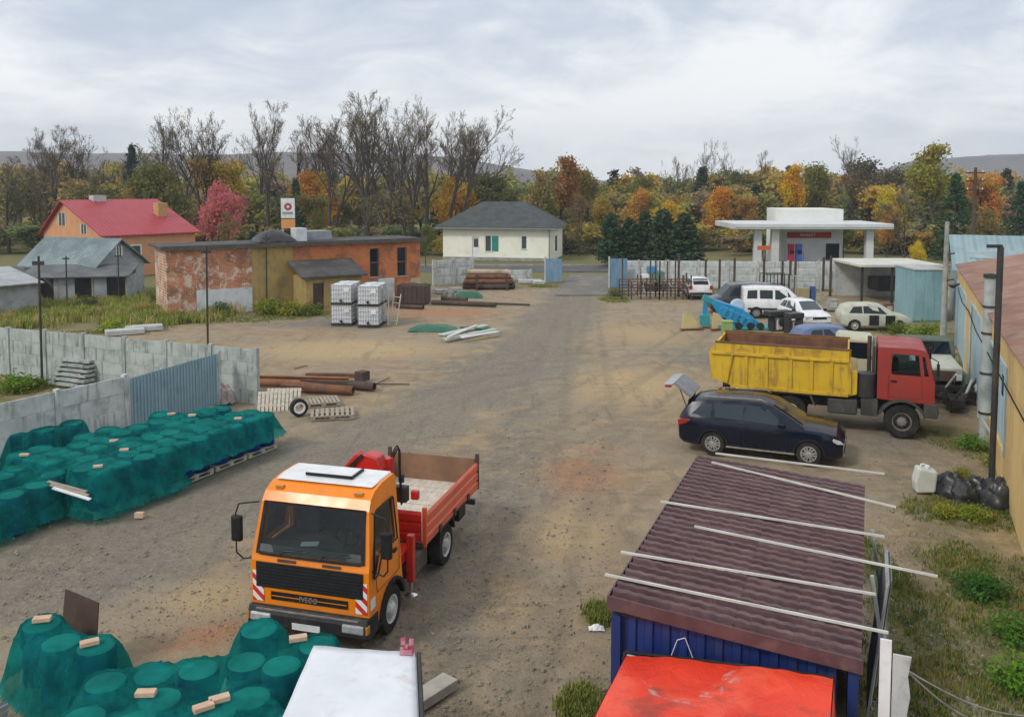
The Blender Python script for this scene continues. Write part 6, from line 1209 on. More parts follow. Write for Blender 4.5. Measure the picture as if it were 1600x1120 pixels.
    p = gp(218, 808); tag(MB().box((0, 0, .06), (.2, .12, .12)).build('brick', brickm, loc=p), 'pinkish brick on the ground holding the netting hem', 'brick')
    # plank bundle out of the left heap
    for k in range(3):
        a, b = gp(75+4*k, 752+5*k, .95), gp(135+3*k, 768+6*k, .75); c = (a+b)/2; m = MB(); m.beam(a-c, b-c, .09, .03); tag(m.build('plank', M['wood'] if k < 2 else M['white'], loc=c), ('upper grey plank', 'middle grey plank', 'short white plank')[k]+' sticking out of the left netting heap', 'plank')
drum_rows()
def leaning_panel():
    p = at(116, 960, 13.6); b = MB(); b.prism([(-.36, 0), (.38, 0), (.32, 1.12), (-.38, 1.24)], -.012, .012); o = b.build('brown_panel', pm('dark brown board', (.075,.04,.028), (.05,.028,.02), 1.5, .7, dirt=(.1,.07,.05)), loc=(p.x, p.y, 0)); o.rotation_euler = (R(-10), 0, R(-18)); tag(o, 'dark brown board leaning behind the tall netting bundle', 'board')
    p = gp(8, 1120, .5); b = corrugated(.9, .9, .09, .02); o = b.build('corrugated_sheet', pm('bare zinc', (.42,.44,.45), (.34,.36,.37), 2, .5, .5)); o.location = (p.x-.7, p.y-.3, .45); o.rotation_euler = (R(-60), R(90), 0); tag(o, 'grey corrugated sheet at the lower left corner', 'sheet metal')
leaning_panel()
# ================================================================ white box cabin and beam near the lower edge
def white_box():
    zt = 1.75; a, b, c, d = gp(490, 1008, zt), gp(648, 1019, zt), gp(655, 1180, zt), gp(415, 1180, zt)
    r = thing('white_cabin', 'white flat topped metal cabin cut by the lower picture edge', 'cabin', (0, 0, 0)); P = [a, b, c, d]; m = pm('chipped white paint', (.72,.75,.79), (.64,.67,.7), 1.6, .5, dirt=(.4,.36,.33), dscale=2.6, damt=.45)
    t = MB(); n = 16; t.grid(n, n, lambda u, v: tuple((a.lerp(b, u)).lerp(d.lerp(c, u), v)+Vector((0, 0, .015*noise.noise((u*4, v*4, 0)))))); o = t.build('roof', m, r, smooth=40); s = o.modifiers.new('t', 'SOLIDIFY'); s.thickness = .035
    for p, q, nm in ((a, b, 'rear_wall'), (b, c, 'side_wall'), (d, a, 'side_wall'), (c, d, 'front_wall')):
        k = (a+b+c+d)/4; k.z = 0; pi, qi = p.lerp(k, .03), q.lerp(k, .03); w = MB(); w.quad((pi.x, pi.y, .12), (qi.x, qi.y, .12), (qi.x, qi.y, zt-.04), (pi.x, pi.y, zt-.04)); w.build(nm, m, r).modifiers.new('t', 'SOLIDIFY').thickness = .04
    f = MB(); f.path([b+Vector((.05, .03, -.03)), c+Vector((.05, 0, -.03))], .03); f.path([b+Vector((.05, .0, -.03)), Vector((b.x+.05, b.y, 0))], .03); f.build('edge_tube', M['darksteel'], r)
    for p in (a, b, c, d): q = p.lerp((a+b+c+d)/4, .08); MB().span((q.x-.05, q.y-.05, 0), (q.x+.05, q.y+.05, .13)).build('foot', M['darksteel'], r)
    k = MB(); k.span((-.09, -.05, 0), (.09, .05, .06)); k.tube((0, 0, .06), (0, 0, .12), .03); k.box((-.05, 0, .16), (.06, .05, .08)); k.box((.06, 0, .15), (.06, .05, .07)); p = gp(636, 1021, zt); tag(k.build('red_bracket', pm('magenta red plastic', (.35,.02,.05), (.5,.25,.3), 9), loc=(p.x, p.y, zt+.012)), 'small dark red clamp on the far right corner of the white cabin', 'clamp')
    a, b = gp(640, 1092, .2), gp(704, 1052, .2); c = (a+b)/2; m = MB(); m.beam(a-c, b-c, .32, .16); tag(m.build('timber_beam', pm('grey beam', (.42,.4,.34), (.33,.31,.26), 2, .9, dirt=(.2,.17,.13)), loc=(c.x, c.y, .09), bevel=.01), 'thick pale beam lying right of the white cabin', 'beam')
white_box()
# ================================================================ stored goods in the yard
def ibc(label, loc, rz, group='white tank cubes by the yellow annex'):
    k = thing('tank_cube', label, 'tank', loc, rz, group)
    if 'ibc' not in _wc:
        m = pm('milky tank', (.66,.7,.74), (.58,.62,.66), 1.5, .5); b = MB(); b.box((0, 0, .65), (1.1, .92, .96)); b.lathe([(.15, 0), (.15, .06), (.12, .07)], 14, (0, 0, 1.13))
        g = MB()
        for x in np.linspace(-.57, .57, 9):
            for y in (-.49, .49): g.tube((x, y, .15), (x, y, 1.13), .012, None, 5)
        for y in np.linspace(-.39, .39, 6):
            for x in (-.59, .59): g.tube((x, y, .15), (x, y, 1.13), .012, None, 5)
        for z in (.16, .4, .65, .9, 1.14):
            for y in (-.49, .49): g.tube((-.58, y, z), (.58, y, z), .013, None, 5)
            for x in (-.59, .59): g.tube((x, -.48, z), (x, .48, z), .013, None, 5)
        q = MB()
        for y in (-.42, 0, .42): q.span((-.6, y-.06, 0), (.6, y+.06, .13))
        q.span((-.6, -.5, .13), (.6, .5, .15)); l = MB(); l.span((.15, -.512, .75), (.45, -.503, 1.0)); v = MB(); v.tube((0, -.5, .24), (0, -.58, .24), .06).box((0, -.55, .3), (.18, .03, .04))
        _wc['ibc'] = [x.mesh(n, mm) for x, n, mm in ((b, 'tank', m), (g, 'cage', M['chrome']), (q, 'base', M['darksteel']), (l, 'label_plate', M['white']), (v, 'valve', M['black']))]
    for me, nm in zip(_wc['ibc'], ('tank', 'cage', 'base', 'label_plate', 'valve')): inst(nm, me, k)
a = gp(533, 509); b_ = gp(575, 512)
for row, y in ((0, .55), (1, 1.7)):
    for i, (p, lr) in enumerate(((a, 'left'), (b_, 'right'))):
        for z, ud in ((0, 'lower'), (1.165, 'upper')): ibc('%s %s white caged tank cube %s by the yellow annex' % (ud, lr, 'in front' if row == 0 else 'in the rear row'), (p.x+.03+(.1 if row else 0), p.y+y, z), R(-3))
def ladders():
    for k, (px, dx, lab) in enumerate(((601, -.25, 'steel ladder frame leaning on the white tank cubes, nearest the tanks'), (614, .25, 'steel ladder frame leaning outwards right of the tank cubes'))):
        p = gp(px, 508); r = thing('ladder_frame', lab, 'ladder', p, R(-20)); h = 1.75
        for x in (-.22, .22): MB().beam((x, 0, 0), (x+dx*.5, .35, h), .05, .04).build('rail', M['wood_l'], r)
        for i in range(5): q = .25+i*.33; MB().tube((-.22+dx*.5*q/h, .35*q/h, q), (.22+dx*.5*q/h, .35*q/h, q), .02, None, 6).build('rung', M['wood_l'], r)
ladders()
def logs(name, cat, items, m_of, group):
    """items: (px,py,px2,py2,z,r,label, kind)"""
    for (x0, y0, x1, y1, z, rr, lab, kd) in items:
        a, b = gp(x0, y0, z+rr), gp(x1, y1, z+rr); c = (a+b)/2; m = MB()
        if kd == 'pipe': m.pipe(a-c, b-c, rr, rr*.82, 16)
        elif kd == 'box': m.beam(a-c, b-c, rr*2, rr*1.7)
        elif kd == 'ibeam': m.beam(a-c+Vector((0, 0, rr)), b-c+Vector((0, 0, rr)), rr*1.8, .03); m.beam(a-c-Vector((0, 0, rr)), b-c-Vector((0, 0, rr)), rr*1.8, .03); m.beam(a-c, b-c, .03, rr*1.95)
        else: m.tube(a-c, b-c, rr, rr*.9, 10)
        tag(m.build(name, m_of(lab), loc=c, smooth=40), lab, cat, group)
M['rust_o'] = pm('orange rust', (.3,.13,.05), (.2,.085,.04), 2, .85, dirt=(.09,.05,.035), damt=.6, bump=.2)
M['cream_pipe'] = pm('cream pipe', (.5,.42,.3), (.38,.3,.2), 1.5, .8, dirt=(.2,.13,.08), damt=.5)
mo = lambda l: M['cream_pipe'] if 'cream' in l else M['rust_d'] if 'dark' in l else M['rust_o'] if 'orange' in l else M['rust']
logs('rusty_beam', 'steel beam', ((385, 590, 545, 594, 0, .1, 'long orange rusty beam lying behind the concrete post', 'ibeam'), (388, 597, 580, 602, 0, .14, 'long orange rusty pipe end on the sand beside the fence', 'pipe'), (478, 586, 572, 587, .1, .1, 'short rusty beam lying on top of the sand side heap', 'box'), (470, 595, 578, 599, .18, .07, 'thin dark steel bar across the rusty heap', 'box'), (478, 606, 552, 610, 0, .17, 'thick short rusty pipe in front of the heap', 'pipe'), (545, 600, 585, 604, .02, .16, 'dark stub pipe at the right end of the rusty heap', 'pipe'), (560, 586, 572, 588, .0, .22, 'dark upright stub behind the rusty heap', 'box'), (440, 604, 482, 607, 0, .12, 'grey rusty beam stub between pallets and heap', 'box')), mo, 'rusty steel beside the fence corner')
logs('thin_rod', 'rod', ((572, 600, 640, 600, 0, .025, 'thin rod pointing right from the rusty heap', 'rod'), (586, 600, 608, 590, 0, .02, 'thin bent rod pointing away from the rusty heap', 'rod'), (460, 576, 480, 571, 0, .02, 'thin rod on the sand behind the rusty heap', 'rod')), lambda l: M['rust_d'], 'thin rods')
pb = gp(760, 452); ps = pb.y/1350
for row in range(4):
    for i in range(5-row):
        lab = '%s pipe in the %s layer of the roadside stack, %s from the front' % (('purple dark', 'rusty', 'rusty', 'cream')[row], ('bottom', 'second', 'third', 'top')[row], ('first', 'second', 'third', 'fourth', 'fifth')[i])
        if row == 3 and i: lab = lab.replace('cream', 'dark')
        rr = .2; xa, xb = (745, 796) if row == 0 and i == 0 else (721+3*row+(i*5) % 4, 806-4*row-(i*7) % 5); c = Vector(((xa+xb)/2*ps-800*ps, pb.y+i*.42+row*.21, rr+row*.36)); hl = (xb-xa)/2*ps
        tag(MB().pipe((-hl, 0, 0), (hl, 0, 0), rr, rr*.8, 18).build('steel_pipe', mo(lab), loc=c, smooth=40), lab, 'pipe', 'pipes stacked by the road')
for px, side in ((745, 'left'), (792, 'right')): p = gp(px, 453); tag(MB().span((-.08, -.1, 0), (.08, 2.6, .16)).span((-.08, -.1, .16), (.08, .05, 1.2)).build('stack_support', M['rust_d'], loc=(p.x, p.y-.05, -.0)), 'dark steel support under the %s end of the pipe stack' % side, 'support')
logs('long_pipe', 'pipe', ((675, 472, 775, 476, 0, .16, 'long rusty pipe lying right of the dark metal bin', 'pipe'), (765, 474, 828, 476, 0, .07, 'thin dark rod lying beyond the long rusty pipe end', 'rod'), (620, 478, 662, 480, .0, .13, 'short rusty pipe in front of the dark metal bin', 'pipe'), (690, 466, 730, 468, 0, .14, 'dark pipe lying behind the long rusty pipe', 'pipe')), mo, 'pipes near the brick building')
def dark_bin():
    p = gp(645, 476); r = thing('metal_bin', 'dark rusty metal bin at the brick building right end', 'bin', (p.x, p.y+.7, 0), R(-6)); w, d, h = 2.0, 1.4, 1.25
    for k, (a, b) in enumerate((((-w/2, -d/2, .1), (w/2, -d/2+.05, h)), ((-w/2, d/2-.05, .1), (w/2, d/2, h)), ((-w/2, -d/2+.05, .1), (-w/2+.05, d/2-.05, h)), ((w/2-.05, -d/2+.05, .1), (w/2, d/2-.05, h)))): MB().span(a, b).build('side', M['rust_d'], r)
    MB().span((-w/2, -d/2, .05), (w/2, d/2, .1)).build('floor', M['rust_d'], r)
    for x in np.linspace(-.9, .9, 7): MB().span((x-.03, -d/2-.04, .1), (x+.03, -d/2-.001, h)).build('rib', M['rust_d'], r)
    MB().grid(10, 8, lambda u, v: (-w/2+.06+(w-.12)*u, -d/2+.06+(d-.12)*v, h-.2+.35*noise.noise((u*3, v*3, 1))+.15)).build('scrap_fill', M['rust_d'], r)
    p = gp(632, 458); k = thing('round_tank', 'pale turquoise round tank behind the dark metal bin', 'tank', (p.x, p.y, .75)); MB().tube((0, -.3, .55), (0, .5, .55), .62, None, 22).build('shell', pm('turquoise enamel', (.3,.5,.5), (.25,.42,.42), 1, .5), k, smooth=40); MB().span((-.5, -.2, -.78), (.5, .4, -.06)).build('cradle', M['rust_d'], k)
dark_bin()
def flat_goods():
    green = pm('dark green sheet', (.015,.1,.055), (.02,.13,.075), 1, .5, dirt=(.05,.12,.09)); pale = pm('pale painted board', (.45,.52,.48), (.36,.42,.38), 1.2, .7, dirt=(.2,.24,.2))
    p = gp(672, 517); b = MB(); b.grid(16, 10, lambda u, v: (-1.3+2.6*u, -.7+1.5*v, .22*min(1, 5*min(u, 1-u, v, 1-v))+.08*noise.noise((u*4, v*4, 3)))); tag(b.build('green_sheet', green, loc=(p.x+.1, p.y+.4, 0), smooth=50), 'dark green tarp bundle on the ground in mid yard', 'tarp')
    for k, (x0, y0, x1, y1, z, w, m, lab) in enumerate(((695, 531, 775, 515, .12, .35, pale, 'front pale board of the stack beside the green bundle'), (690, 524, 760, 509, .02, .5, pale, 'second pale board of the stack beside the green bundle'), (722, 528, 778, 519, .2, .25, M['white'], 'small white board on top of the pale board stack'), (720, 512, 776, 516, .03, .3, green, 'green board at the back of the pale board stack'), (700, 527, 745, 509, .26, .12, M['white'], 'white batten lying across the pale board stack'))):
        a, b = gp(x0, y0, z), gp(x1, y1, z); c = (a+b)/2; m_ = MB(); m_.beam(a-c, b-c, w, .07); tag(m_.build('board', m, loc=(c.x, c.y, z+.03)), lab, 'board', 'boards beside the green bundle')
    p = gp(732, 465); b = MB(); b.grid(12, 8, lambda u, v: (-1.0+2.0*u, -.6+1.2*v, .4*min(1, 5*min(u, 1-u, v, 1-v))+.08*noise.noise((u*4, v*4, 5)))); tag(b.build('green_sheet', green, loc=(p.x, p.y+.3, 0), smooth=50), 'small green tarp bundle behind the long rusty pipe', 'tarp')
    for k, (px, py, lab) in enumerate(((828, 442, 'pale concrete slab lying left of the open blue gate leaf'), (842, 444, 'short concrete slab against the left blue gate leaf'), (690, 458, 'concrete block heap slab before the short whitish fence'), (712, 455, 'grey concrete lump beside the pipe stack'), (225, 516, 'flat concrete slab in the tall grass'), (195, 522, 'second concrete slab at the edge of the tall grass'))):
        p = gp(px, py); tag(MB().box((0, 0, .14), (1.9 if k in (0, 4, 5) else .9, .8, .26), rz=.1*k).build('concrete_slab', M['concrete_l'], loc=p, bevel=.02), lab, 'slab', 'loose concrete slabs')
    for k, (x, y, h_) in enumerate(((0, 0, .6), (.6, .2, .35), (-.5, .3, .45))): p = gp(705, 463); q = MB(); q.lathe([(.2, 0), (.22, h_*.5), (.12, h_), (.05, h_)], 9); tag(q.build('scrap_lump', M['concrete'], loc=(p.x+x, p.y+y, 0)), ('tall grey scrap lump behind the long pipe', 'small grey scrap lump right behind the long pipe', 'grey scrap lump left behind the long pipe')[k], 'scrap')
    # pallets at the fence corner
    p = gp(428, 640); o = pallet('bleached pallet leaning upright at the fence corner', (p.x, p.y+.2, .08), R(8), M['wood_l'], tilt=(R(62), 0)); p = gp(446, 641)
    o = pallet('second bleached pallet leaning behind the upright one', (p.x-.25, p.y+.75, .08), R(4), M['wood_l'], tilt=(R(60), 0))
    p = gp(515, 655); pallet('flat grey pallet lying alone on the sand', (p.x, p.y+.45, 0), R(12), M['wood'], L=1.45, w=1.1); p = gp(500, 634); pallet('weathered pallet on the sand behind the flat grey one', (p.x, p.y+.3, 0), R(20), M['wood'])
    p = gp(466, 651); k = thing('discarded_wheel', 'old wheel with white rim standing at the far end of the long drum row', 'wheel', (p.x, p.y+.1, .3), R(30)); MB().pipe((0, .1, 0), (0, -.1, 0), .3, .2, 20).build('tyre', M['rubber'], k); MB().pipe((0, -.06, 0), (0, -.11, 0), .2, .14, 20).build('rim', M['white'], k)  # old wheel: rubber tyre ring and white rim
    rnd = random.Random(3); k = thing('slab_stack', 'mossy stack of boards before the grey green fence', 'stack', gp(110, 604), R(-22))
    for i in range(6): MB().box((.05*rnd.uniform(-1, 1), .05*rnd.uniform(-1, 1)+.1*i, .12+.17*i), (1.9-.08*i, .5, .1), rz=rnd.uniform(-.04, .04)).build('board', M['slab_g'], k)
    for i in range(5): MB().box((-.6, .1*i, .205+.17*i), (.1, .4, .065)).build('spacer', M['rust_d'], k); MB().box((.6, .1*i, .205+.17*i), (.1, .4, .065)).build('spacer', M['rust_d'], k)
    p = gp(340, 622); b = MB(); b.grid(14, 10, lambda u, v: (-.9+1.8*u, -.5+v, max(.02, .75*math.sin(math.pi*u)**.7*math.sin(math.pi*v)**.7+.3*noise.noise((u*6, v*6, 2))))); tag(b.build('rubbish_heap', pm('pale rubbish', (.4,.34,.32), (.2,.16,.16), 6, .9, dirt=(.05,.04,.05), dscale=6), loc=(p.x, p.y-.5, 0)), 'pale rubbish heap behind the netting at the end of the blue gate', 'rubbish')
flat_goods()
# ---------------------------------------------------------------- racks and machines on the right
def rusty_racks():
    rnd = random.Random(6)
    for i, (px, w, lab) in enumerate(((972, 2.6, 'rusty steel rack nearest the right gate leaf'), (1030, 2.2, 'rusty steel rack left of the small white hatchback'))):
        p = gp(px, 468); r = thing('steel_rack', lab, 'rack', p)
        for x in np.linspace(0, w, 5):
            for y in (0, 1.6):
                hgt = at(px, rnd.choice((404, 408, 430, 440)), p.y).z if x in (0, w) or y == 0 and rnd.random() < .45 else rnd.uniform(1.2, 1.7); MB().span((x-.045, y-.045, 0), (x+.045, y+.045, hgt)).build('upright', M['rust_d'], r)
        for z in (.35, .8, 1.2):
            for y in (0, 1.6): MB().span((-.05, y-.03, z), (w+.05, y+.03, z+.07)).build('cross_bar', M['rust_d'] if z < 1 else M['rust'], r)
        for k in range(12): x = rnd.uniform(.1, w-.1); MB().tube((x, .05, rnd.choice((.43, .9, 1.3))), (x+rnd.uniform(-.3, .3), 1.7, rnd.choice((.43, .9, 1.3))), .05, None, 6).build('stored_bar', M['rust'] if k % 3 else M['concrete'], r)
    for k, px in enumerate((1060, 1102, 1124, 1147, 1193, 1222, 1234, 1242, 1286, 1297)):
        p = gp(px, 462-(k % 3)*4); z = at(px, 400+(k*7) % 9, p.y).z; o = thing('steel_post', '%s dark steel post from the left before the roadside fence' % ('first', 'second', 'third', 'fourth', 'fifth', 'sixth', 'seventh', 'eighth', 'ninth', 'tenth')[k], 'post', p, 0, 'dark posts before the roadside fence')
        MB().span((-.07, -.07, -.05), (.07, .07, z)).build('shaft', M['rust_d'], o); MB().span((-.12, -.12, 0), (.12, .12, .04)).build('base_plate', M['rust_d'], o)
    p = gp(1028, 452); k = thing('small_machine', 'blue and green machine behind the rusty racks', 'machine', p); MB().box((0, 0, .9), (.9, .8, 1.0)).build('housing', pm('machine green', (.1,.2,.17)), k, bevel=.05); MB().box((-.5, -.1, 1.5), (.7, .6, .6)).build('hood', pm('machine blue', (.05,.22,.42)), k, bevel=.08); MB().box((-1.0, -.1, 1.05), (.5, .5, .3)).build('motor', M['white'], k, bevel=.03); MB().box((-.3, 0, .2), (1.8, .9, .35)).build('base', M['darksteel'], k)
    p = gp(1212, 461); k = thing('wire_cage', 'dark wire cage behind the white van', 'cage', p)
    for x in np.linspace(-.9, .9, 8):
        for y in (0, .9): MB().tube((x, y, 0), (x, y, 1.5), .03, None, 5).build('bar', M['darksteel'], k)
    for z in (.1, .75, 1.5):
        for y in (0, .9): MB().tube((-.9, y, z), (.9, y, z), .035, None, 5).build('bar', M['darksteel'], k)
    p = gp(1262, 474); k = thing('pipe_stand', 'pale green pipe frame with goods behind the parked white car', 'frame', p)
    for x in (-.85, .85):
        for y in (0, 1.): MB().tube((x, y, 0), (x, y, 1.75), .04, None, 6).build('upright', M['slab_g'], k)
    for y in (0, 1.): MB().tube((-.85, y, 1.75), (.85, y, 1.75), .04, None, 6).build('cross_bar', M['slab_g'], k)
    MB().box((-.2, .4, .5), (.7, .5, 1.0)).build('crate', pm('ochre crate', (.35,.3,.15)), k); MB().box((.45, .4, .55), (.3, .3, 1.1)).build('drum', pm('blue can', (.05,.1,.3)), k)
    for px, py, w, h_, m, lab in ((1352, 492, .7, .6, M['white'], 'white machine casing under the open shelter'), (1412, 492, .55, .75, M['white'], 'white fridge beside the teal cabin'), (1300, 486, .6, .7, M['concrete'], 'grey crate between white car and shelter'), (1388, 488, .5, .5, M['rust'], 'rusty box under the open shelter')):
        p = gp(px, py); k = thing('casing', lab, 'box', p); MB().box((0, 0, h_/2+.06), (w, w*.8, h_)).build('shell', m, k, bevel=.03); MB().box((0, 0, .03), (w*.9, w*.7, .06)).build('base', M['darksteel'], k); MB().box((0, -w*.4-.006, h_*.6), (w*.7, .01, h_*.5)).build('door', M['concrete_l'], k)
rusty_racks()
def blue_machine():
    blue = pm('bright blue paint', (.01,.2,.42), (.015,.28,.5), 1.5, .5, dirt=(.05,.15,.22), damt=.5); cy = pm('blue green paint', (.03,.3,.33), (.02,.24,.28), 1.5, .5); p = gp(1140, 512)
    r = thing('loader_implement', 'bright blue farm machine with raised arm behind the yellow tipper', 'machine', (p.x, p.y, 0), R(-8)); s = p.y/1350
    f = lambda px, py: ((px-1140)*s, (512-py)*s)
    def poly(pts, a, b, nm, m): MB().prism([f(*q) for q in pts], a, b).build(nm, m, r, bevel=.015)
    poly([(1112, 474), (1118, 468), (1160, 482), (1172, 492), (1190, 506), (1150, 510), (1125, 498)], -.35, .35, 'body', blue); poly([(1096, 468), (1100, 460), (1122, 470), (1118, 477)], -.18, .18, 'upper_arm', cy); poly([(1099, 472), (1105, 472), (1106, 505), (1097, 507)], -.14, .14, 'vertical_arm', blue)
    poly([(1093, 492), (1108, 490), (1110, 508), (1095, 509)], -.3, .3, 'foot', cy); poly([(1120, 506), (1200, 508), (1200, 512), (1125, 512)], -.6, .6, 'frame', cy)
    for k in range(5): x, z = f(1130+k*9, 486+k*4); MB().lathe([(.28, -.1), (.34, 0), (.28, .1), (.08, .12)], 14, (x, -.38, z), 'Y').build('drive_wheel', blue, r)
    for k, px in enumerate((1152, 1170, 1185)): x, z = f(px, 513); MB().lathe([(.1, -.07), (.2, -.07), (.2, .07), (.1, .07)], 14, (x, -.55, .2), 'Y').build('support_wheel', M['rubber'], r)
    MB().lathe([(.3, -.05), (.42, 0), (.3, .05)], 16, (f(1152, 478)[0], .2, f(1152, 478)[1]), 'Y').build('hopper_lid', pm('pale blue', (.45,.55,.65)), r)
    yel = pm('cream steel plate', (.6,.5,.25), (.5,.42,.22), 1.2, .6, dirt=(.3,.22,.1))
    for px, lab, w in ((1078, 'cream steel blade standing left of the blue machine', .9), (1123, 'cream steel blade below the blue machine arm', .75)):
        q = gp(px, 514); k = thing('steel_blade', lab, 'steel blade', (q.x, q.y, 0), R(12)); MB().prism([(-w*.55, 0), (w*.6, 0), (w*.5, .35), (0, .85), (-w*.45, .95)], -.03, .03).build('plate', yel, k); MB().prism([(-.1, 0), (.25, 0), (.05, .75)], .035, .4).build('brace', yel, k); MB().span((-w*.7, -.3, 0), (w*.8, -.04, .05)).build('foot_bar', M['rust'], k)  # upright cream steel blade with brace and foot bar
    q = gp(1140, 530); k = thing('green_box', 'small yellow green box at the rear corner of the yellow tipper', 'box', (q.x-.05, q.y+.4, 0)); MB().box((0, 0, .45), (.5, .5, .8)).build('shell', pm('yellow green', (.25,.35,.12)), k, bevel=.03); MB().box((0, 0, .88), (.55, .55, .05)).build('lid', pm('yellow green lid', (.3,.4,.12)), k)
    for px, py, lab in ((1215, 516, 'dark engine block with white cover in front of the white van'), (1240, 520, 'grey machine part between white van and white car')):
        q = gp(px, py); k = thing('machine_part', lab, 'machine', (q.x, q.y, 0), R(20)); MB().box((0, 0, .95), (1.5 if px < 1220 else .9, .6, .28)).build('top_plate', M['darksteel'], k, bevel=.03)
        for x in (-.4, .35): MB().span((x-.08, -.22, 0), (x+.08, .22, .81)).build('leg', M['darksteel'], k)
        MB().box((0, 0, .35), (.4, .4, .6)).build('block', M['white'] if px < 1220 else M['concrete'], k, bevel=.05); MB().lathe([(.1, -.06), (.26, -.05), (.26, .05), (.1, .06)], 16, (.1, -.32, .5), 'Y').build('flywheel', M['darksteel'], k)
blue_machine()
def old_trucks():
    cream = pm('faded cream truck paint', (.52,.5,.36), (.44,.42,.3), 1, .6, dirt=(.3,.22,.12), damt=.5)
    p = gp(1342, 622); r = thing('old_truck_cab', 'faded cream truck cab behind the red dump truck cab', 'truck', (p.x+.2, p.y+.9, 0), R(-18))
    b = MB(); b.prism([(.75, .8), (.78, 1.5), (.6, 2.2), (-.6, 2.25), (-.7, 2.1), (-.7, .8)], -.95, .95); c = b.build('cab', cream, r, bevel=.06); cu = MB()
    for s in (-1, 1): MB().quad((.5, s*.957, 1.5), (.4, s*.957, 2.1), (-.5, s*.957, 2.1), (-.5, s*.957, 1.5)).build('door_window', M['glass'], r); wheel(r, (0, s*.85, .4), .4, .24, M['whiterim'], 'steel', s, .55); wheel(r, (-2.6, s*.85, .4), .4, .24, M['whiterim'], 'steel', s, .55)
    MB().quad((.785, -.85, 1.52), (.785, .85, 1.52), (.615, .8, 2.15), (.615, -.8, 2.15)).build('windscreen', M['glass'], r); f = MB()
    for y in (-.35, .35): f.span((-3.2, y-.05, .6), (.6, y+.05, .78))
    f.build('frame', M['chassis'], r)
    green = pm('dull green paint', (.07,.1,.075), (.1,.13,.1), 1, .7, dirt=(.16,.13,.08))
    p = gp(1475, 632); r = thing('scrap_truck', 'half stripped old truck with whitish hood between red cab and workshop', 'truck', (p.x+.1, p.y+1.5, 0), R(-100))
    MB().prism([(1.5, .85), (1.55, 1.35), (.2, 1.6), (.2, .85)], -.75, .75).build('hood', pm('whitish hood', (.5,.52,.45), (.38,.4,.34), 1.2, .7, dirt=(.2,.17,.1)), r, bevel=.05); MB().prism([(.2, .8), (.2, 1.6), (.0, 2.1), (-1.1, 2.1), (-1.2, .8)], -.9, .9).build('cab', green, r, bevel=.04)
    MB().quad((.205, -.75, 1.62), (.205, .75, 1.62), (.02, .7, 2.05), (.02, -.7, 2.05)).build('windscreen', M['glass'], r); MB().span((1.555, -.5, .9), (1.58, .5, 1.25)).build('grille', M['rust_d'], r); MB().span((1.6, -1.0, .55), (1.75, 1.0, .75)).build('bumper', M['darksteel'], r)
    for s in (-1, 1):
        MB().prism([(1.4, .7), (1.3, 1.05), (.5, 1.1), (.3, .7)], s*.76, s*1.05).build('mudguard', green, r); wheel(r, (.9, s*.92, .45), .45, .25, M['rust_d'], 'steel', s, .55); wheel(r, (-2.6, s*.92, .45), .45, .25, M['rust_d'], 'steel', s, .55); MB().box((1.56, s*.62, 1.0), (.06, .2, .2)).build('headlight', M['lamp'], r, bevel=.03)
    f = MB()
    for y in (-.35, .35): f.span((-3.4, y-.05, .62), (1.5, y+.05, .8))
    f.build('frame', M['chassis'], r); MB().span((-3.3, -1.0, .81), (-1.3, 1.0, .9)).build('deck', M['rust_d'], r)
    # scrap in front of the stripped truck
    rnd = random.Random(12)
    for k, (px, py, lab) in enumerate(((1490, 640, 'dark axle with brackets before the stripped truck'), (1505, 628, 'pile of dark pipes before the stripped truck'), (1470, 622, 'grey gearbox at the red cab bumper'), (1575, 690, 'rusty winch frame below the pale blue workshop door'), (1590, 712, 'grey motor block on the ground by the workshop wall'))):
        p = gp(px, py); q = thing('scrap_part', lab, 'scrap', p, rnd.uniform(0, 3)); MB().box((0, 0, .3), (.9, .5, .4)).build('block', (M['darksteel'], M['rust_d'], M['concrete'])[k % 3], q, bevel=.06)
        for j in range(5): a = Vector((rnd.uniform(-.6, .6), rnd.uniform(-.4, .4), .05)); MB().tube(a, a+Vector((rnd.uniform(-.6, .6), rnd.uniform(-.5, .5), rnd.uniform(.3, 1.1))), .045, None, 6).build('rod', (M['rust_d'], M['darksteel'], M['concrete_l'])[j % 3], q)
        MB().lathe([(.1, -.06), (.3, -.06), (.3, .06), (.1, .06)], 14, (.2, -.3, .32), 'Y').build('flange', M['darksteel'], q)
    a, b = gp(1468, 618, .3), gp(1494, 585, 1.3); c = (a+b)/2; tag(MB().tube(a-c, b-c, .04).build('drawbar', M['concrete_l'], loc=c), 'pale slanted drawbar right of the red cab', 'drawbar')
old_trucks()
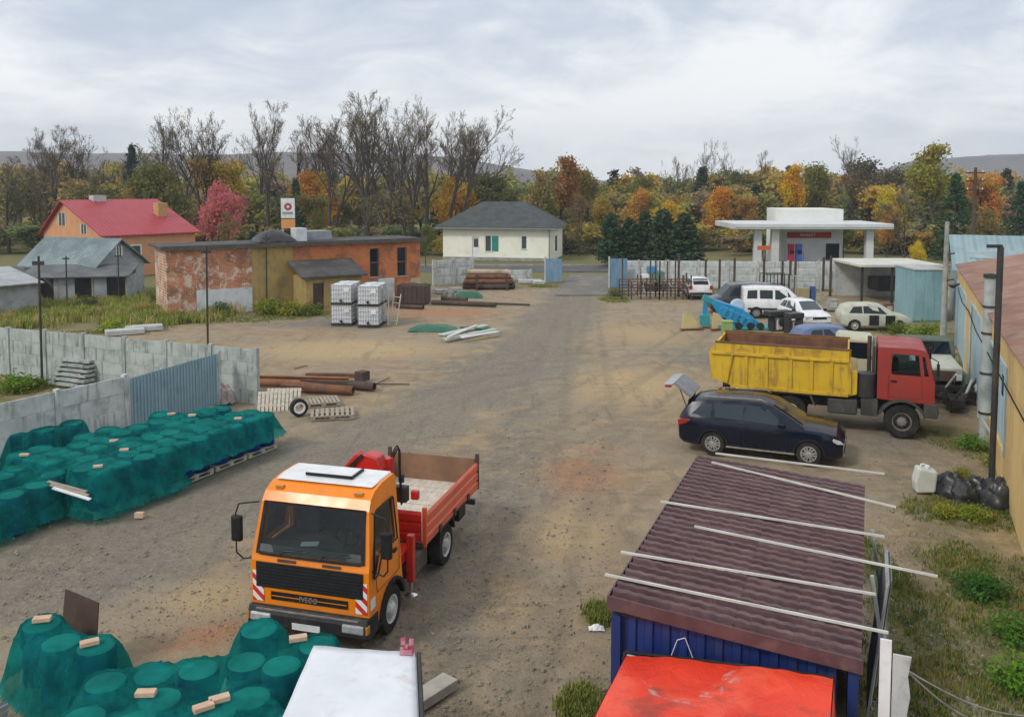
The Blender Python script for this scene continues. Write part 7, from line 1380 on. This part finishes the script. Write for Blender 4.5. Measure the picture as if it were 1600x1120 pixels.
def right_verge():
    p = gp(1450, 772); k = thing('white_canister', 'white plastic canister lying on the verge by the black bags', 'canister', (p.x, p.y+.2, 0), R(-10)); b = MB(); b.prism([(-.24, 0), (.22, .04), (.27, .58), (-.2, .66), (-.28, .3)], -.2, .2); b.build('body', pm('milky plastic', (.6,.62,.58), (.5,.53,.48), 2, .5), k, bevel=.05); MB().tube((.05, 0, .62), (.07, 0, .7), .06).build('cap', M['white'], k); MB().path([(-.12, 0, .64), (-.1, 0, .72), (0, 0, .72), (.02, 0, .63)], .02).build('handle', M['white'], k)
    rnd = random.Random(2)
    for i, (px, py, s, lab) in enumerate(((1488, 772, .42, 'black bag just right of the white canister'), (1508, 782, .36, 'dark bag in front of the weeds, second from the canister'), (1528, 776, .4, 'dark bag among weeds left of the black pole'), (1555, 788, .45, 'black bag at the foot of the black pole'), (1572, 778, .4, 'black bag right of the black pole'), (1590, 792, .38, 'dark bag nearest the workshop wall'))):
        p = gp(px, py); b = MB(); n = 14
        def fn(u, v): a = u*6.2832; e = v*math.pi/2; q = Vector((math.cos(a)*math.cos(e), math.sin(a)*math.cos(e), math.sin(e)*1.25)); q *= s*(1+.35*noise.noise(q*2.2+Vector((i*3, 0, 0)))+.15*noise.noise(q*6)); return (q.x, q.y, q.z)
        b.grid(n*2, 9, fn); tag(b.build('black_bag', pm('black bag plastic', (.02,.02,.022), (.035,.035,.035), 4, .4), loc=p, smooth=60), lab, 'bag', 'dark bags by the workshop')
    for i, (px, py, s, lab) in enumerate(((920, 948, .05, ''),)): pass
    p = gp(932, 982); tag(MB().grid(8, 6, lambda u, v: (-.14+.28*u, -.08+.16*v, max(0.005, .09*math.sin(3.14*u)*math.sin(3.14*v)+.04*noise.noise((u*5, v*5, 0))))).build('litter_bag', M['white'], loc=p), 'scrap of white litter in the grass left of the blue wall', 'litter')
    sh = (((1535, 935, .55), 'low dark green bush right of the leaning boards'), ((1590, 1000, .5), 'green bush at the right edge below the path'), ((1600, 1075, .6), 'bright green bush in the lower right corner'), ((1515, 700, .5), 'leafy green clump at the foot of the grey banded pole'), ((1560, 730, .45), 'yellow green weed clump right of the black pole'), ((1505, 745, .3), 'small yellowish weed clump behind the black bags'), ((1475, 805, .35), 'low yellow green clump before the white canister'), ((1520, 812, .4), 'low yellow green clump before the black bags'), ((1450, 530, 1.0), 'bright green shrub before the teal cabin'), ((1405, 520, .7), 'low green shrub beside the scrapped car'),
          ((420, 490, 1.1), 'bright green shrub at the yellow wall, left one'), ((455, 492, 1.0), 'bright green shrub before the annex door'), ((490, 492, .8), 'green shrub beside the white tank cubes'), ((345, 492, .9), 'green shrub at the foot of the white lime washed base'), ((320, 485, 1.2), 'yellow green shrub left of the white base'), ((245, 478, 1.1), 'tall weed clump below the old shed'), ((140, 486, 1.0), 'dark weed clump before the lean-to'), ((30, 478, 1.2), 'reddish brown shrub at the left edge before the low shed'), ((20, 612, .8), 'green shrub in the walled corner at the left edge'), ((55, 606, .5), 'small green shrub in the walled corner'), ((180, 518, .8), 'bright green weed patch behind the grey green fence'), ((960, 462, .7), 'olive shrub at the foot of the right gate leaf'))
    cols = ((.05,.12,.02), (.08,.16,.02), (.1,.2,.02), (.1,.19,.03), (.2,.22,.03), (.22,.19,.04), (.22,.24,.03), (.2,.23,.03), (.18,.22,.03), (.13,.17,.03), (.17,.21,.02), (.2,.22,.03), (.12,.16,.03), (.08,.12,.03), (.24,.23,.03), (.16,.17,.04), (.08,.09,.04), (.16,.09,.04), (.13,.18,.02), (.1,.15,.02), (.2,.25,.03), (.14,.15,.05))
    for i, ((a, lab), c) in enumerate(zip(sh, cols)): p = gp(a[0], a[1]); tree('shrub0', lab, p, a[2], c, i*1.7, 'shrub', 'shrubs and weeds in the yard', 'shrub', 1.2)
right_verge()
# ================================================================ grass and stones
def grass(name, label, zones, n, h, seed, cols, w=.02):
    rnd = random.Random(seed); V, F, K = [], [], []
    for _ in range(n):
        c, rx, ry, rot = rnd.choice(zones)
        a = rnd.uniform(0, 6.28); q = math.sqrt(rnd.random())*(1 if rnd.random() < .8 else 1.3); x, y = math.cos(a)*q*rx, math.sin(a)*q*ry; X = c.x+x*math.cos(rot)-y*math.sin(rot); Y = c.y+x*math.sin(rot)+y*math.cos(rot)
        cl = noise.noise((X*.8, Y*.8, seed)); 
        if cl < -.15 and rnd.random() < .75: continue
        col = cols[min(len(cols)-1, max(0, int((cl*.9+.5+rnd.gauss(0, .15))*len(cols))))]; tall = h*(.55+.6*max(0, cl))*rnd.uniform(.6, 1.3)
        for b in range(4):
            d = rnd.uniform(0, 6.28); ln = rnd.uniform(.15, .5)*tall; bx, by = X+rnd.gauss(0, .05), Y+rnd.gauss(0, .05); px, py = -math.sin(d)*w, math.cos(d)*w; o = len(V); t = tall*rnd.uniform(.6, 1)
            V += [(bx-px, by-py, -.03), (bx+px, by+py, -.03), (bx+math.cos(d)*ln*.4+px*.8, by+math.sin(d)*ln*.4+py*.8, t*.6), (bx+math.cos(d)*ln*.4-px*.8, by+math.sin(d)*ln*.4-py*.8, t*.6), (bx+math.cos(d)*ln, by+math.sin(d)*ln, t)]
            F += [(o, o+1, o+2, o+3), (o+3, o+2, o+4)]; v = rnd.uniform(.7, 1.3); K += [(col[0]*v, col[1]*v, col[2]*v, 1)]*5
    me = bpy.data.meshes.new(name); me.from_pydata(V, [], F); a = me.attributes.new('tint', 'FLOAT_COLOR', 'POINT'); a.data.foreach_set('color', np.array(K, np.float32).ravel())
    if 'blade' not in M:
        t = NT('grass blades'); t.l(t.attr('tint').outputs['Color'], t.b.inputs['Base Color']); t.b.inputs['Roughness'].default_value = .8; tl = t.n('ShaderNodeBsdfTranslucent'); t.l(t.attr('tint').outputs['Color'], tl.inputs[0]); mx = t.n('ShaderNodeMixShader'); mx.inputs[0].default_value = .3; t.l(t.b.outputs[0], mx.inputs[1]); t.l(tl.outputs[0], mx.inputs[2]); t.l(mx.outputs[0], t.out.inputs[0]); M['blade'] = t.mat
    me.materials.append(M['blade']); o = bpy.data.objects.new(name, me); C.objects.link(o); tag(o, label, 'grass', kind='stuff')
Z = lambda px, py, rx, ry, rot=0: (gp(px, py), rx, ry, rot)
grass('tall_grass', 'tall yellow and green grass before the old shed', [Z(150, 485, 5, 4), Z(60, 490, 5, 4), Z(230, 490, 4, 4), Z(280, 495, 3, 3.2), Z(20, 500, 4, 4), Z(200, 475, 5, 4)], 12000, .85, 1, [(.5,.42,.16), (.4,.38,.1), (.26,.31,.06), (.36,.38,.07), (.17,.24,.04), (.22,.28,.05), (.48,.36,.13)], .022)
grass('verge_grass', 'short green and yellow grass along the workshop verge', [Z(1520, 700, .9, 2.5, .4), Z(1490, 795, 1.3, .8), Z(1550, 810, 1.2, .8), Z(1560, 900, 1.2, 1.8), Z(1560, 960, .9, 1.2), Z(1590, 1060, 1.0, 1.4), Z(1440, 960, .7, 1.4), Z(1400, 1060, .6, 1.3), Z(1470, 1080, 1.2, 1.0), Z(1380, 880, .3, 1.5), Z(1500, 560, 1.0, 3), Z(1530, 890, 1.0, 1.2)], 5200, .11, 2, [(.11,.13,.03), (.13,.17,.03), (.24,.24,.04), (.1,.17,.025), (.26,.24,.06)], .01)
grass('yard_weeds', 'scattered weeds round the yard edges and container corner', [Z(938, 958, .22, .35), Z(905, 1105, .3, .5), Z(450, 495, 3, 1.2), Z(20, 605, 1.8, 1.4), Z(90, 598, 1.5, 1.0), Z(960, 468, 1.0, 1.4), Z(1430, 520, 2, 2.2), Z(850, 447, 1.2, .8), Z(170, 518, 2, .8), Z(1180, 455, 6, 2), Z(350, 500, 3, 1)], 4200, .17, 4, [(.14,.18,.04), (.26,.26,.05), (.17,.21,.04), (.24,.25,.05)], .013)
def stones():
    rnd = random.Random(9); V, F = [], []
    for _ in range(6000):
        z = rnd.random()
        if z < .45: p = gp(rnd.uniform(1340, 1600), rnd.uniform(700, 1130))
        elif z < .8: p = gp(rnd.uniform(560, 960), rnd.uniform(640, 1120))
        else: p = gp(rnd.uniform(0, 420), rnd.uniform(800, 1000))
        r = .009*rnd.paretovariate(2.4); r = min(r, .045); o = len(V); a0 = rnd.uniform(0, 6)
        for k in range(5): a = a0+k*1.2566; V.append((p.x+math.cos(a)*r*rnd.uniform(.7, 1.3), p.y+math.sin(a)*r*rnd.uniform(.7, 1.3), -.03))
        for k in range(5): a = a0+k*1.2566; V.append((p.x+math.cos(a)*r*.7, p.y+math.sin(a)*r*.7, -.02+r*.7))
        F += [(o+k, o+(k+1) % 5, o+5+(k+1) % 5, o+5+k) for k in range(5)]+[(o+5, o+6, o+7, o+8, o+9)]
    me = bpy.data.meshes.new('gravel'); me.from_pydata(V, [], F); me.materials.append(pm('gravel stone', (.3,.265,.2), (.19,.165,.125), 3, .95)); me.update(); o = bpy.data.objects.new('gravel', me); C.objects.link(o); tag(o, 'loose gravel and small stones scattered over the yard', 'gravel', kind='stuff')
stones()
# ================================================================ haze
def haze():
    t = bpy.data.materials.new('haze air'); t.use_nodes = True; n = t.node_tree.nodes; n.clear(); o = n.new('ShaderNodeOutputMaterial'); v = n.new('ShaderNodeVolumePrincipled'); v.inputs['Color'].default_value = (.82,.9,1., 1); v.inputs['Density'].default_value = .00045; v.inputs['Anisotropy'].default_value = .2
    t.node_tree.links.new(v.outputs[0], o.inputs['Volume']); b = MB(); b.span((-1500, -1500, -1.2), (1500, 1500, 92)); tag(b.build('haze', t), 'thin bluish haze over the whole valley', 'haze', kind='stuff')
haze()
